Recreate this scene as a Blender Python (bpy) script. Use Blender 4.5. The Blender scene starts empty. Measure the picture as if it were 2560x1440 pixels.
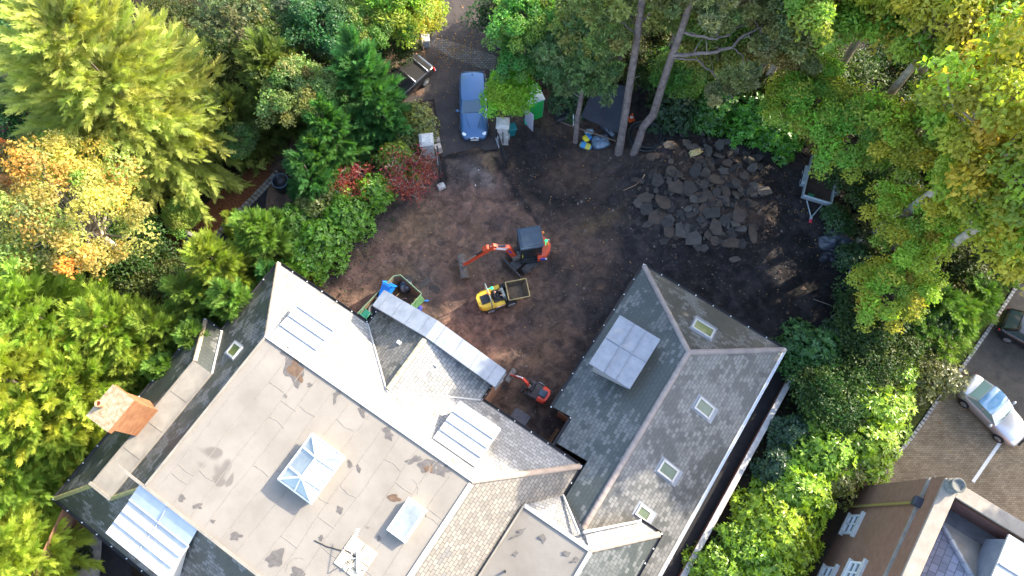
import bpy, math, random
import numpy as np
from mathutils import Vector, Matrix
R = math.radians
sc = bpy.context.scene
COL = sc.collection
# ------------------------------------------------------------------ camera
CAM_H, CAM_T, CAM_F = 40.0, R(19.0), 1750.0        # height, tilt off straight-down, focal length in photo pixels
cd = bpy.data.cameras.new('camera'); cam = bpy.data.objects.new('camera', cd); COL.objects.link(cam)
cam.location = (0, 0, CAM_H); cam.rotation_euler = (CAM_T, 0, 0)
cd.sensor_width = 36; cd.lens = 36*CAM_F/2560; cd.clip_end = 500; cd.clip_start = .5
sc.camera = cam
# ------------------------------------------------------------------ sky and sun
SUN_AZ, SUN_EL = R(28.0), R(29.0)                    # direction to the sun: angle from +X towards +Y, height
w = bpy.data.worlds.new('World'); sc.world = w; w.use_nodes = True
nt = w.node_tree; bg = nt.nodes['Background']
sky = nt.nodes.new('ShaderNodeTexSky'); sky.sky_type = 'NISHITA'; sky.sun_disc = False
sky.sun_elevation = SUN_EL; sky.sun_rotation = math.pi/2-SUN_AZ
sky.air_density = 1.0; sky.dust_density = 2.2; sky.ozone_density = .7
nt.links.new(sky.outputs[0], bg.inputs[0]); bg.inputs[1].default_value = .15
sd = bpy.data.lights.new('sun', 'SUN'); sun = bpy.data.objects.new('sun', sd); COL.objects.link(sun)
sd.energy = 2.6; sd.angle = R(.6); sd.color = (1.0, .885, .69)
sv = Vector((math.cos(SUN_AZ)*math.cos(SUN_EL), math.sin(SUN_AZ)*math.cos(SUN_EL), math.sin(SUN_EL)))
sun.rotation_euler = sv.to_track_quat('Z', 'Y').to_euler(); sun.location = sv*80
vs = sc.view_settings; vs.view_transform = 'Standard'; vs.look = 'None'; vs.exposure = 2.5; vs.gamma = 1.0
sc.render.engine = 'CYCLES'
cy = sc.cycles; cy.max_bounces = 6; cy.diffuse_bounces = 3; cy.glossy_bounces = 2; cy.transmission_bounces = 4
cy.transparent_max_bounces = 6; cy.use_denoising = True; cy.caustics_reflective = False; cy.caustics_refractive = False
cy.sample_clamp_indirect = 6
try: cy.denoiser = 'OPENIMAGEDENOISE'
except Exception: pass

# ------------------------------------------------------------------ surveying: image point + height -> place in the world
def at(u, v, z=0.0):
    dx = (u-1280)/CAM_F; dy = -(v-720)/CAM_F
    y = dy*math.cos(CAM_T)+math.sin(CAM_T); zz = dy*math.sin(CAM_T)-math.cos(CAM_T)
    t = (CAM_H-z)/-zz
    return Vector((dx*t, y*t, z))
def px(x, y, z=0.0):
    yc = y*np.cos(CAM_T)+(z-CAM_H)*np.sin(CAM_T); zc = -y*np.sin(CAM_T)+(z-CAM_H)*np.cos(CAM_T)
    return 1280+CAM_F*x/-zc, 720-CAM_F*yc/-zc
HA = R(-33.7)                                         # both houses stand on the same axes: a along the front, b outwards
E1 = Vector((math.cos(HA), math.sin(HA), 0)); E2 = Vector((-math.sin(HA), math.cos(HA), 0))
def hab(u, v, z):
    p = at(u, v, z); return p.dot(E1), p.dot(E2)
def hw(a, b, z=0.0): return E1*a+E2*b+Vector((0, 0, z))
def ang(p, q): return math.atan2(q[1]-p[1], q[0]-p[0])

# ------------------------------------------------------------------ object helpers
def tag(o, label=None, cat=None, group=None, kind=None):
    if label: o['label'] = label
    if cat: o['category'] = cat
    if group: o['group'] = group
    if kind: o['kind'] = kind
    return o
def thing(name, label, cat, loc=(0, 0, 0), rz=0.0, group=None):
    o = bpy.data.objects.new(name, None); COL.objects.link(o)
    o.empty_display_size = .3; o.location = loc; o.rotation_euler = (0, 0, rz)
    return tag(o, label, cat, group)
def dup(root, loc=None, rz=None, scale=None, label=None, group=None, color=None):
    r = root.copy(); COL.objects.link(r)
    if loc is not None: r.location = loc
    if rz is not None: r.rotation_euler = (0, 0, rz)
    if scale is not None: r.scale = scale if hasattr(scale, '__len__') else (scale,)*3
    if label: r['label'] = label
    if group: r['group'] = group
    for ch in list(root.children):
        c = ch.copy(); COL.objects.link(c); c.parent = r
        if color is not None and ch.name.startswith('crown'): c.color = (*color, 1)
        for g in ch.children:
            d = g.copy(); COL.objects.link(d); d.parent = c
    if color is not None: r.color = (*color, 1)
    return r

class MB:
    """collects shapes and links them as ONE mesh object"""
    def __init__(s): s.v = []; s.f = []; s.m = []; s.sm = []
    def add(s, vs, fs, m=0, smooth=False):
        o = len(s.v); s.v += [tuple(p) for p in vs]
        for f in fs: s.f.append([i+o for i in f]); s.m.append(m); s.sm.append(smooth)
        return s
    def poly(s, pts, m=0): return s.add(pts, [list(range(len(pts)))], m)
    def box(s, c, d, rz=0.0, m=0, ry=0.0, rx=0.0, bev=0.0, taper=1.0):
        hx, hy, hz = d[0]/2, d[1]/2, d[2]/2
        M = Matrix.Translation(c) @ Matrix.Rotation(rz, 4, 'Z') @ Matrix.Rotation(ry, 4, 'Y') @ Matrix.Rotation(rx, 4, 'X')
        if bev <= 0:
            vs = [M @ Vector((x*hx*(taper if z > 0 else 1), y*hy*(taper if z > 0 else 1), z*hz)) for z in (-1, 1) for x, y in ((-1, -1), (1, -1), (1, 1), (-1, 1))]
            return s.add(vs, [[3, 2, 1, 0], [4, 5, 6, 7], [0, 1, 5, 4], [1, 2, 6, 5], [2, 3, 7, 6], [3, 0, 4, 7]], m)
        b = min(bev, hx*.95, hy*.95, hz*.95)
        def ring(ix, iy, z, tp): return [M @ Vector((x*(hx*tp-ix), y*(hy*tp-iy), z)) for x, y in ((-1, -1), (1, -1), (1, 1), (-1, 1))]
        def oct_(z, inset, tp):
            X, Y = hx*tp-inset, hy*tp-inset; k = b*.7
            return [M @ Vector(p) for p in ((-X+k, -Y, z), (X-k, -Y, z), (X, -Y+k, z), (X, Y-k, z), (X-k, Y, z), (-X+k, Y, z), (-X, Y-k, z), (-X, -Y+k, z))]
        rs = [oct_(-hz, b, 1), oct_(-hz+b, 0, 1), oct_(hz-b, 0, taper), oct_(hz, b, taper)]
        s.loft(rs, m, True, cap=True, smooth=False); return s
    def loft(s, rings, m=0, closed=True, cap=False, smooth=True):
        n = len(rings[0]); vs = [p for r in rings for p in r]; fs = []
        for i in range(len(rings)-1):
            for j in range(n if closed else n-1):
                k = (j+1) % n
                fs.append([i*n+j, i*n+k, (i+1)*n+k, (i+1)*n+j])
        s.add(vs, fs, m, smooth)
        if cap:
            s.poly(list(reversed(rings[0])), m); s.poly(rings[-1], m)
        return s
    def tube(s, pts, rad, n=8, m=0, cap=True, smooth=True):
        pts = [Vector(p) for p in pts]
        if not hasattr(rad, '__len__'): rad = [rad]*len(pts)
        rings = []
        t0 = (pts[1]-pts[0]).normalized(); up = Vector((0, 0, 1)) if abs(t0.z) < .9 else Vector((1, 0, 0))
        x = t0.cross(up).normalized()
        for i, p in enumerate(pts):
            t = ((pts[min(i+1, len(pts)-1)]-pts[max(i-1, 0)])).normalized()
            x = (x-t*x.dot(t)).normalized(); y = t.cross(x)
            rings.append([p+(x*math.cos(q)+y*math.sin(q))*rad[i] for q in [2*math.pi*k/n for k in range(n)]])
        return s.loft(rings, m, True, cap, smooth)
    def cyl(s, p, q, r0, r1=None, n=16, m=0, smooth=True): return s.tube([p, q], [r0, r0 if r1 is None else r1], n, m, True, smooth)
    def lathe(s, prof, c=(0, 0, 0), n=20, m=0, axis='Z', smooth=True):
        rings = []
        for r, z in prof:
            ring = []
            for k in range(n):
                q = 2*math.pi*k/n; x, y = r*math.cos(q), r*math.sin(q)
                p = (x, y, z) if axis == 'Z' else ((x, z, y) if axis == 'Y' else (z, x, y))
                ring.append(Vector(p)+Vector(c))
            rings.append(ring)
        return s.loft(rings, m, True, True, smooth)
    def prism(s, pts, z0, z1, m=0):
        n = len(pts); lo = [(p[0], p[1], z0) for p in pts]; hi = [(p[0], p[1], z1) for p in pts]
        fs = [list(range(n-1, -1, -1)), list(range(n, 2*n))]+[[i, (i+1) % n, n+(i+1) % n, n+i] for i in range(n)]
        return s.add(lo+hi, fs, m)
    def ball(s, c, r, m=0, nu=12, nv=8):
        if not hasattr(r, '__len__'): r = (r, r, r)
        rings = []
        for i in range(nv+1):
            t = math.pi*(i/nv); q = max(.02, math.sin(t))
            rings.append([Vector((c[0]+r[0]*q*math.cos(2*math.pi*k/nu), c[1]+r[1]*q*math.sin(2*math.pi*k/nu), c[2]-r[2]*math.cos(t))) for k in range(nu)])
        return s.loft(rings, m, True, True, True)
    def build(s, name, mats, parent=None, off=(0, 0, 0), uv=False, loc=None):
        me = bpy.data.meshes.new(name)
        ox, oy, oz = off
        me.from_pydata([(p[0]-ox, p[1]-oy, p[2]-oz) for p in s.v], [], s.f)
        if not isinstance(mats, (list, tuple)): mats = [mats]
        for k in mats: me.materials.append(k)
        me.polygons.foreach_set('material_index', s.m); me.polygons.foreach_set('use_smooth', s.sm)
        if uv:
            L = me.uv_layers.new(name='UVMap').data
            for p in me.polygons:
                n = p.normal; u = Vector((0, 0, 1)).cross(n)
                u = Vector((1, 0, 0)) if u.length < .08 else u.normalized()
                v = n.cross(u)
                for li in p.loop_indices:
                    q = Vector(s.v[me.loops[li].vertex_index]); L[li].uv = (q.dot(u), q.dot(v))
        me.update()
        o = bpy.data.objects.new(name, me); COL.objects.link(o)
        if parent: o.parent = parent
        if loc is not None: o.location = loc
        return o
def npmesh(name, V, F, mat, col=None, parent=None, smooth=False, kind=None):
    me = bpy.data.meshes.new(name); V = np.asarray(V, np.float32); F = np.asarray(F, np.int32)
    k = F.shape[1]
    me.vertices.add(len(V)); me.vertices.foreach_set('co', V.ravel())
    me.loops.add(F.size); me.loops.foreach_set('vertex_index', F.ravel())
    me.polygons.add(len(F)); me.polygons.foreach_set('loop_start', np.arange(0, F.size, k, dtype=np.int32))
    me.polygons.foreach_set('loop_total', np.full(len(F), k, np.int32))
    me.polygons.foreach_set('use_smooth', np.full(len(F), smooth, bool))
    if col is not None:
        a = me.color_attributes.new('Col', 'FLOAT_COLOR', 'POINT'); c = np.ones((len(V), 4), np.float32); c[:, :3] = col
        a.data.foreach_set('color', c.ravel())
    me.materials.append(mat); me.update(calc_edges=True); me.validate()
    o = bpy.data.objects.new(name, me); COL.objects.link(o)
    if parent: o.parent = parent
    if kind: o['kind'] = kind
    return o

# ------------------------------------------------------------------ materials
MATS = {}
def mat(name, col, rough=.6, metal=0.0, spec=.4, noise=0.0, nscale=6.0, bump=0.0, bscale=30.0, emit=None, coat=0.0, trans=0.0, col2=None, detail=5):
    if name in MATS: return MATS[name]
    m = bpy.data.materials.new(name); m.use_nodes = True; MATS[name] = m
    N = m.node_tree; b = N.nodes['Principled BSDF']
    b.inputs['Roughness'].default_value = rough; b.inputs['Metallic'].default_value = metal
    b.inputs['Specular IOR Level'].default_value = spec; b.inputs['Base Color'].default_value = (*col, 1)
    if coat: b.inputs['Coat Weight'].default_value = coat; b.inputs['Coat Roughness'].default_value = .06
    if trans: b.inputs['Transmission Weight'].default_value = trans
    if emit: b.inputs['Emission Color'].default_value = (*emit[0], 1); b.inputs['Emission Strength'].default_value = emit[1]
    tc = N.nodes.new('ShaderNodeTexCoord')
    if noise or col2:
        t = N.nodes.new('ShaderNodeTexNoise'); t.inputs['Scale'].default_value = nscale; t.inputs['Detail'].default_value = detail
        t.inputs['Roughness'].default_value = .65
        N.links.new(tc.outputs['Object'], t.inputs['Vector'])
        r = N.nodes.new('ShaderNodeValToRGB'); e = r.color_ramp.elements
        e[0].position = .32; e[1].position = .68
        c2 = col2 if col2 else tuple(min(1, x*(1+noise)) for x in col)
        c1 = col if col2 else tuple(x*(1-noise) for x in col)
        e[0].color = (*c1, 1); e[1].color = (*c2, 1)
        N.links.new(t.outputs['Fac'], r.inputs['Fac']); N.links.new(r.outputs['Color'], b.inputs['Base Color'])
    if bump:
        t2 = N.nodes.new('ShaderNodeTexNoise'); t2.inputs['Scale'].default_value = bscale; t2.inputs['Detail'].default_value = 6
        N.links.new(tc.outputs['Object'], t2.inputs['Vector'])
        bp = N.nodes.new('ShaderNodeBump'); bp.inputs['Strength'].default_value = bump; bp.inputs['Distance'].default_value = .03
        N.links.new(t2.outputs['Fac'], bp.inputs['Height']); N.links.new(bp.outputs['Normal'], b.inputs['Normal'])
    return m
class NG:
    """small node-graph helper"""
    def __init__(s, name, rough=.7, spec=.3):
        s.m = bpy.data.materials.new(name); s.m.use_nodes = True; s.N = s.m.node_tree; s.b = s.N.nodes['Principled BSDF']
        s.b.inputs['Roughness'].default_value = rough; s.b.inputs['Specular IOR Level'].default_value = spec
        s.tc = s.N.nodes.new('ShaderNodeTexCoord')
    def link(s, a, b): s.N.links.new(a, b)
    def n(s, t, **k):
        o = s.N.nodes.new('ShaderNode'+t)
        for a, b in k.items(): setattr(o, a, b)
        return o
    def noise(s, scale, detail=5, rough=.6, vec=None, dist=0.0):
        t = s.n('TexNoise'); t.inputs['Scale'].default_value = scale; t.inputs['Detail'].default_value = detail
        t.inputs['Roughness'].default_value = rough; t.inputs['Distortion'].default_value = dist
        s.link(vec or s.tc.outputs['Object'], t.inputs['Vector']); return t.outputs['Fac']
    def ramp(s, fac, stops):
        r = s.n('ValToRGB'); e = r.color_ramp.elements
        while len(e) < len(stops): e.new(.5)
        for i, (p, c) in enumerate(stops):
            e[i].position = p; e[i].color = (*c, 1) if hasattr(c, '__len__') else (c, c, c, 1)
        s.link(fac, r.inputs['Fac']); return r.outputs['Color']
    def mix(s, fac, a, b, mode='MIX'):
        x = s.n('Mix', data_type='RGBA', blend_type=mode)
        for sock, val in ((x.inputs['Factor'], fac), (x.inputs[6], a), (x.inputs[7], b)):
            if hasattr(val, 'is_output') or hasattr(val, 'links'): s.link(val, sock)
            elif hasattr(val, '__len__'): sock.default_value = (*val, 1)
            else: sock.default_value = val
        return x.outputs[2]
    def math(s, op, a, b=0.0):
        x = s.n('Math', operation=op)
        for i, val in enumerate((a, b)):
            if hasattr(val, 'links'): s.link(val, x.inputs[i])
            else: x.inputs[i].default_value = val
        return x.outputs[0]
    def bump(s, h, strength=.4, dist=.03):
        bp = s.n('Bump'); bp.inputs['Strength'].default_value = strength; bp.inputs['Distance'].default_value = dist
        s.link(h, bp.inputs['Height']); s.link(bp.outputs['Normal'], s.b.inputs['Normal'])
    def out(s, col): s.link(col, s.b.inputs['Base Color']); MATS[s.m.name] = s.m; return s.m

def slate(name, pale, dark, wet=.5, rough=.42, bw=.30, rh=.20, moss=None, wetscale=.35):
    g = NG(name, rough, .45); uv = g.tc.outputs['UV']
    b = g.n('TexBrick'); g.link(uv, b.inputs['Vector']); b.offset = .5
    b.inputs['Scale'].default_value = 1; b.inputs['Brick Width'].default_value = bw; b.inputs['Row Height'].default_value = rh
    b.inputs['Mortar Size'].default_value = .014; b.inputs['Mortar Smooth'].default_value = .2; b.inputs['Bias'].default_value = 0
    b.inputs['Color1'].default_value = (0, 0, 0, 1); b.inputs['Color2'].default_value = (1, 1, 1, 1); b.inputs['Mortar'].default_value = (.5, .5, .5, 1)
    big = g.noise(wetscale, 4, .6, uv, .4); med = g.noise(2.2, 4, .6, uv)
    t = g.math('ADD', g.math('MULTIPLY', b.outputs['Color'], .24), g.math('MULTIPLY', big, 1.55))
    m = g.ramp(t, [(wet+.30, 0.0), (wet+.44, 1.0)])
    ck = g.mix(g.ramp(b.outputs['Color'], [(.1, 0.0), (.9, 1.0)]), tuple(x*.8 for x in pale), tuple(min(1, x*1.15) for x in pale))
    dk = g.mix(med, tuple(x*.7 for x in dark), tuple(x*1.4 for x in dark))
    c = g.mix(m, dk, ck)
    streak = g.n('Mapping'); g.link(uv, streak.inputs['Vector']); streak.inputs['Scale'].default_value = (2.6, .25, 1)
    c = g.mix(g.ramp(g.noise(1.0, 5, .65, streak.outputs['Vector']), [(.5, 0.0), (.75, .4)]), c, tuple(x*.55 for x in dark))
    if moss: c = g.mix(g.ramp(g.noise(1.1, 6, .7, uv), [(.55, 0.0), (.72, .55)]), c, moss)
    c = g.mix(g.math('MULTIPLY', b.outputs['Fac'], .75), c, (.02, .02, .024))
    g.bump(g.math('SUBTRACT', g.math('MULTIPLY', b.outputs['Color'], .35), b.outputs['Fac']), .5, .02)
    g.link(g.mix(m, (rough-.06,)*3, (rough+.02,)*3), g.b.inputs['Roughness'])
    return g.out(c)
def brickmat(name, c1, c2, mortar, bw=.22, rh=.075, mort=.01, rough=.85, dirt=None):
    g = NG(name, rough, .2); uv = g.tc.outputs['UV']
    b = g.n('TexBrick'); g.link(uv, b.inputs['Vector']); b.offset = .5
    b.inputs['Scale'].default_value = 1; b.inputs['Brick Width'].default_value = bw; b.inputs['Row Height'].default_value = rh
    b.inputs['Mortar Size'].default_value = mort; b.inputs['Color1'].default_value = (*c1, 1); b.inputs['Color2'].default_value = (*c2, 1); b.inputs['Mortar'].default_value = (*mortar, 1)
    c = b.outputs['Color']
    c = g.mix(g.ramp(g.noise(.9, 5, .65, uv), [(.4, 0.0), (.75, .55)]), c, dirt or tuple(x*.5 for x in c1))
    g.bump(g.math('MULTIPLY', b.outputs['Fac'], -1), .3, .01)
    return g.out(c)
# ================================================================== GROUND
rngG = np.random.default_rng(5)
def vnoise(x, y, scale, seed, octv=4, pers=.55):
    out = np.zeros_like(x, dtype=float); amp = 1.0; tot = 0
    for o in range(octv):
        g = np.random.default_rng(seed+o*17).random((256, 256))
        fx, fy = x/scale+1000, y/scale+1000; ix, iy = np.floor(fx).astype(int), np.floor(fy).astype(int)
        tx, ty = fx-ix, fy-iy; tx = tx*tx*(3-2*tx); ty = ty*ty*(3-2*ty)
        a, b = g[ix % 256, iy % 256], g[(ix+1) % 256, iy % 256]; c, d = g[ix % 256, (iy+1) % 256], g[(ix+1) % 256, (iy+1) % 256]
        out += amp*((a*(1-tx)+b*tx)*(1-ty)+(c*(1-tx)+d*tx)*ty); tot += amp; amp *= pers; scale /= 2
    return out/tot
def sstep(e0, e1, x):
    t = np.clip((x-e0)/(e1-e0), 0, 1); return t*t*(3-2*t)

g = NG('forest_floor', .95, .1)
c = g.ramp(g.noise(1.3, 7, .7), [(.3, (.012, .011, .009)), (.55, (.03, .022, .014)), (.75, (.055, .034, .018))])
g.bump(g.noise(9, 6, .7), .6, .06); M_FLOOR = g.out(c)
gm = MB(); gm.poly([(-160, -160, -.06), (160, -160, -.06), (160, 160, -.06), (-160, 160, -.06)])
tag(gm.build('ground', M_FLOOR), kind='structure')

# dug-up yard: one relief sheet with its soils
NX, NY = 420, 310
X, Y = np.meshgrid(np.linspace(-15.5, 25, NX), np.linspace(3.5, 32.5, NY), indexing='ij')
U, V = px(X, Y, 0.0)
n1 = vnoise(X, Y, 3.0, 11, 5); n2 = vnoise(X, Y, .9, 31, 4); n3 = vnoise(X, Y, 6.0, 77, 3); n4 = vnoise(X, Y, .35, 51, 3)
brown = np.array([.138, .090, .067]); red = np.array([.172, .102, .078]); tan = np.array([.175, .115, .06])
black = np.array([.0215, .019, .0195]); gry = np.array([.062, .054, .05])
C = brown[None, None, :]*(.72+.55*n2[..., None])
def lay(mask, col):
    global C
    m = np.clip(mask, 0, 1)[..., None]; C = C*(1-m)+np.asarray(col)*m
def blob(u, v, ru, rv, rot=0.0, soft=.5, k=.5):
    c_, s_ = math.cos(rot), math.sin(rot); du, dv = U-u, V-v
    x, y = (du*c_+dv*s_)/ru, (-du*s_+dv*c_)/rv
    return sstep(1+soft, 1-soft, np.sqrt(x*x+y*y)+(n1-.5)*k*2+(n2-.5)*k)
lay(blob(1190, 820, 130, 110, .5)*.8, red)
lay(blob(1215, 500, 120, 110, 0)*.6, red*.95)
lay(blob(900, 640, 110, 60, -.5)*.6, red*.9)
lay(blob(1020, 560, 90, 50, 0)*.4, tan)
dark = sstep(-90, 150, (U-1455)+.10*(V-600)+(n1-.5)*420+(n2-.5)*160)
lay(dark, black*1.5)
lay(blob(1370, 430, 105, 105)*.95, black*.8)
lay(blob(1330, 360, 70, 50)*.7, black*1.3)
lay(blob(1480, 520, 110, 90)*.7, black*1.1)
lay(blob(1430, 430, 62, 45)*.85, brown*.62)
lay(blob(1600, 390, 110, 50)*.5, gry*.9)
lay(blob(1420, 610, 130, 60, -.3)*.55, brown*.8)
lay(blob(1500, 560, 70, 22, -.5)*.5, tan*.8)
lay(blob(1460, 660, 80, 60, 0)*.5, brown*.8)
lay(blob(1750, 470, 190, 130)*.7, gry*.75)
lay(blob(1830, 560, 120, 130)*.6, brown*.55)
lay(blob(1700, 400, 110, 60)*.5, brown*.5)
lay(blob(1960, 660, 60, 40)*.55, brown*.55); lay(blob(1800, 640, 60, 30)*.6, red*.6)
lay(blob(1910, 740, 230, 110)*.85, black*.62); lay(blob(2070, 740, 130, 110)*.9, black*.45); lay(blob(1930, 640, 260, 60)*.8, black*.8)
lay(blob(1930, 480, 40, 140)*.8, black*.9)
lay(blob(850, 660, 60, 26, -.9)*.75, black*1.6); lay(blob(960, 560, 90, 24, -.7)*.6, black*1.8)
lay(blob(1000, 730, 42, 60, .3)*.75, tan*.75); lay(blob(1065, 720, 36, 60, -.5)*.6, gry*1.2); lay(blob(1085, 800, 26, 50)*.7, black*1.8)
lay(blob(1330, 1000, 120, 110)*.65, brown*.62); lay(blob(1300, 1050, 60, 50)*.5, gry); lay(blob(1400, 1060, 40, 50)*.8, black)
lay(blob(1140, 420, 60, 50)*.6, gry*1.3); lay(blob(1200, 445, 40, 20, .6)*.5, np.array([.3, .26, .24])*n2[..., None]*1.4)
lay(blob(1385, 770, 70, 60)*.4, gry); lay(blob(1390, 860, 50, 70)*.5, brown*.7)
lay(blob(1380, 290, 40, 45)*.4, tan*.7); lay(blob(1225, 400, 16, 30)*.6, tan*1.2)  # first patch: a dapple of sunlight painted as paler soil
lay(blob(1425, 300, 50, 30)*.6, brown)
for (u0, v0, u1, v1, wd) in ((1240, 400, 1290, 480, 7), (1290, 480, 1345, 560, 5), (1100, 400, 1160, 385, 6), (1160, 385, 1240, 372, 7), (1108, 400, 1108, 470, 8)):
    du, dv = u1-u0, v1-v0; t = np.clip(((U-u0)*du+(V-v0)*dv)/(du*du+dv*dv), 0, 1)
    d = np.hypot(U-u0-t*du, V-v0-t*dv)+(n2-.5)*16; lay(sstep(wd*1.6, wd*.6, d)*.85, black)
C = C*.98
n5 = vnoise(X, Y, 1.6, 211, 5, .65); n6 = vnoise(X, Y, .55, 317, 4, .6)
lay(sstep(.56, .68, n5)*.5, black*2.0); lay(sstep(.60, .72, n6)*.4, black*2.2); lay(sstep(.60, .74, vnoise(X, Y, 2.3, 401, 5, .6))*.35*(1-dark), tan*.8)
lay(blob(880, 600, 110, 34, -.85)*.7, black*1.5); lay(blob(820, 690, 34, 60, .4)*.7, black*1.4)
C = C*(.7+.6*n4[..., None])
# faint wheel and track ruts
rut = np.zeros_like(X)
for (p0, p1, wd) in (((1345, 690), (1500, 480), 46), ((1080, 800), (1340, 560), 60), ((1270, 900), (1500, 720), 60), ((1060, 470), (1250, 650), 60), ((1180, 420), (1260, 640), 60), ((1400, 1000), (1330, 760), 60), ((1480, 640), (1900, 720), 60), ((1100, 660), (900, 620), 60), ((1500, 600), (1580, 420), 50)):
    a, b = at(*p0), at(*p1); dx, dy = b.x-a.x, b.y-a.y; L = math.hypot(dx, dy)
    s_ = ((X-a.x)*dx+(Y-a.y)*dy)/L; q = (-(X-a.x)*dy+(Y-a.y)*dx)/L
    rut += np.exp(-((np.abs(q+.3*np.sin(s_*.8))-.55)/.2)**2)*np.where((s_ > 0) & (s_ < L), 1, 0)*(.5+.5*np.sin(s_*2*math.pi/.17))
Z = .1+(n1-.5)*.30+(n2-.5)*.20+(n4-.5)*.09+.055*rut-.05*np.clip(np.abs(rut), 0, 1)
mound = 1.0*np.exp(-(((U-1755)/190)**2+((V-490)/150)**2)**1.6)+.35*np.exp(-(((U-1820)/80)**2+((V-600)/60)**2))
Z = Z+mound*(.8+.5*n2)
Z -= .05*np.exp(-(((U-1290)/70)**2+((V-690)/50)**2))
edge = np.minimum(np.minimum(X+15.5, 25-X), np.minimum(Y-3.5, 32.5-Y)); Z = Z*sstep(0, 2, edge)+.05
cx, cyy = U, V                                        # flatten where the drive, the wing and the parking meet the yard
drive_m = sstep(30, 0, np.maximum(np.abs(U-1170)-85, V-385)); Z = Z*(1-drive_m)-.05*drive_m
A_, B_ = X*math.cos(HA)+Y*math.sin(HA), -X*math.sin(HA)+Y*math.cos(HA)
far_r = sstep(7.2, 8.2, A_)*sstep(17.5, 16.0, B_)+sstep(12.0, 13.0, A_); Z = Z*(1-np.clip(far_r, 0, 1))-.08*np.clip(far_r, 0, 1)
def yard_z(x, y):
    i = np.clip((x+15.5)/40.5*(NX-1), 0, NX-1.001); j = np.clip((y-3.5)/29*(NY-1), 0, NY-1.001)
    i0, j0 = int(i), int(j); ti, tj = i-i0, j-j0
    return float((Z[i0, j0]*(1-ti)+Z[i0+1, j0]*ti)*(1-tj)+(Z[i0, j0+1]*(1-ti)+Z[i0+1, j0+1]*ti)*tj)
idx = np.arange(NX*NY).reshape(NX, NY)
F = np.stack([idx[:-1, :-1], idx[1:, :-1], idx[1:, 1:], idx[:-1, 1:]], -1).reshape(-1, 4)
g = NG('yard_soil', .92, .18)
at_ = g.n('Attribute', attribute_name='Col')
c = g.mix(1.0, at_.outputs['Color'], g.ramp(g.noise(1.3, 7, .68, dist=1.0), [(.30, (.42, .42, .42)), (.5, (.95, .95, .95)), (.70, (1.6, 1.5, 1.4))]), 'MULTIPLY')
c = g.mix(g.ramp(g.noise(26, 4, .6), [(.72, 0.0), (.80, .15)]), c, (.2, .15, .115))
c = g.mix(g.ramp(g.noise(1.7, 6, .7, dist=1.2), [(.56, 0.0), (.66, .42)]), c, (.03, .025, .024))
g.bump(g.math('ADD', g.noise(6, 8, .72), g.math('MULTIPLY', g.noise(32, 3), .25)), 1.0, .12); M_SOIL = g.out(c)
o = npmesh('yard_soil', np.stack([X, Y, Z], -1).reshape(-1, 3), F, M_SOIL, C.reshape(-1, 3), smooth=True, kind='structure')

def sheet(name, pts, z, m, uv=False, sub=0):
    b = MB(); b.poly([(p[0], p[1], z) for p in pts]); return tag(b.build(name, m, uv=uv), kind='structure')
g = NG('old_asphalt', .9, .2)
c = g.ramp(g.noise(1.2, 7, .7), [(.3, (.036, .032, .032)), (.55, (.06, .05, .047)), (.75, (.088, .07, .06))])
c = g.mix(g.ramp(g.noise(45, 3), [(.6, 0.0), (.75, .4)]), c, (.16, .14, .12))
g.bump(g.noise(60, 4), .4, .02); M_ASPH = g.out(c)
g = NG('fresh_asphalt', .85, .3); c = g.ramp(g.noise(3, 6, .7), [(.3, (.012, .012, .014)), (.7, (.026, .024, .026))]); g.bump(g.noise(70, 3), .4, .015); M_TAR = g.out(c)
dl = [at(1098, -160), at(1262, -160), at(1268, 0), at(1240, 120), at(1226, 200), at(1236, 300), at(1240, 372)]
dl = [at(u, v) for u, v in ((1090, -160), (1300, -160), (1275, 0), (1250, 110), (1238, 200), (1240, 300), (1243, 374), (1215, 378), (1190, 368), (1160, 380), (1130, 384), (1104, 396), (1100, 330), (1085, 250), (1030, 260), (940, 300), (930, 250), (1000, 170), (1075, 110), (1090, 40))]
sheet('driveway', dl, .075, M_ASPH)
g = NG('granite_setts', .7, .35)
b = g.n('TexBrick'); g.link(g.tc.outputs['Object'], b.inputs['Vector']); b.inputs['Scale'].default_value = 1; b.inputs['Brick Width'].default_value = .24; b.inputs['Row Height'].default_value = .15
b.inputs['Mortar Size'].default_value = .022; b.inputs['Color1'].default_value = (.11, .095, .088, 1); b.inputs['Color2'].default_value = (.2, .175, .15, 1); b.inputs['Mortar'].default_value = (.03, .025, .022, 1)
c = g.mix(g.ramp(g.noise(1.5, 5), [(.4, 0.0), (.7, .7)]), b.outputs['Color'], (.05, .042, .036))
g.bump(g.math('MULTIPLY', b.outputs['Fac'], -1), .7, .03); M_SETT = g.out(c)
sheet('sett_strip', [at(u, v) for u, v in ((1075, 112), (1095, 95), (1242, 142), (1236, 178), (1200, 172), (1120, 142))], .082, M_SETT)
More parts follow.
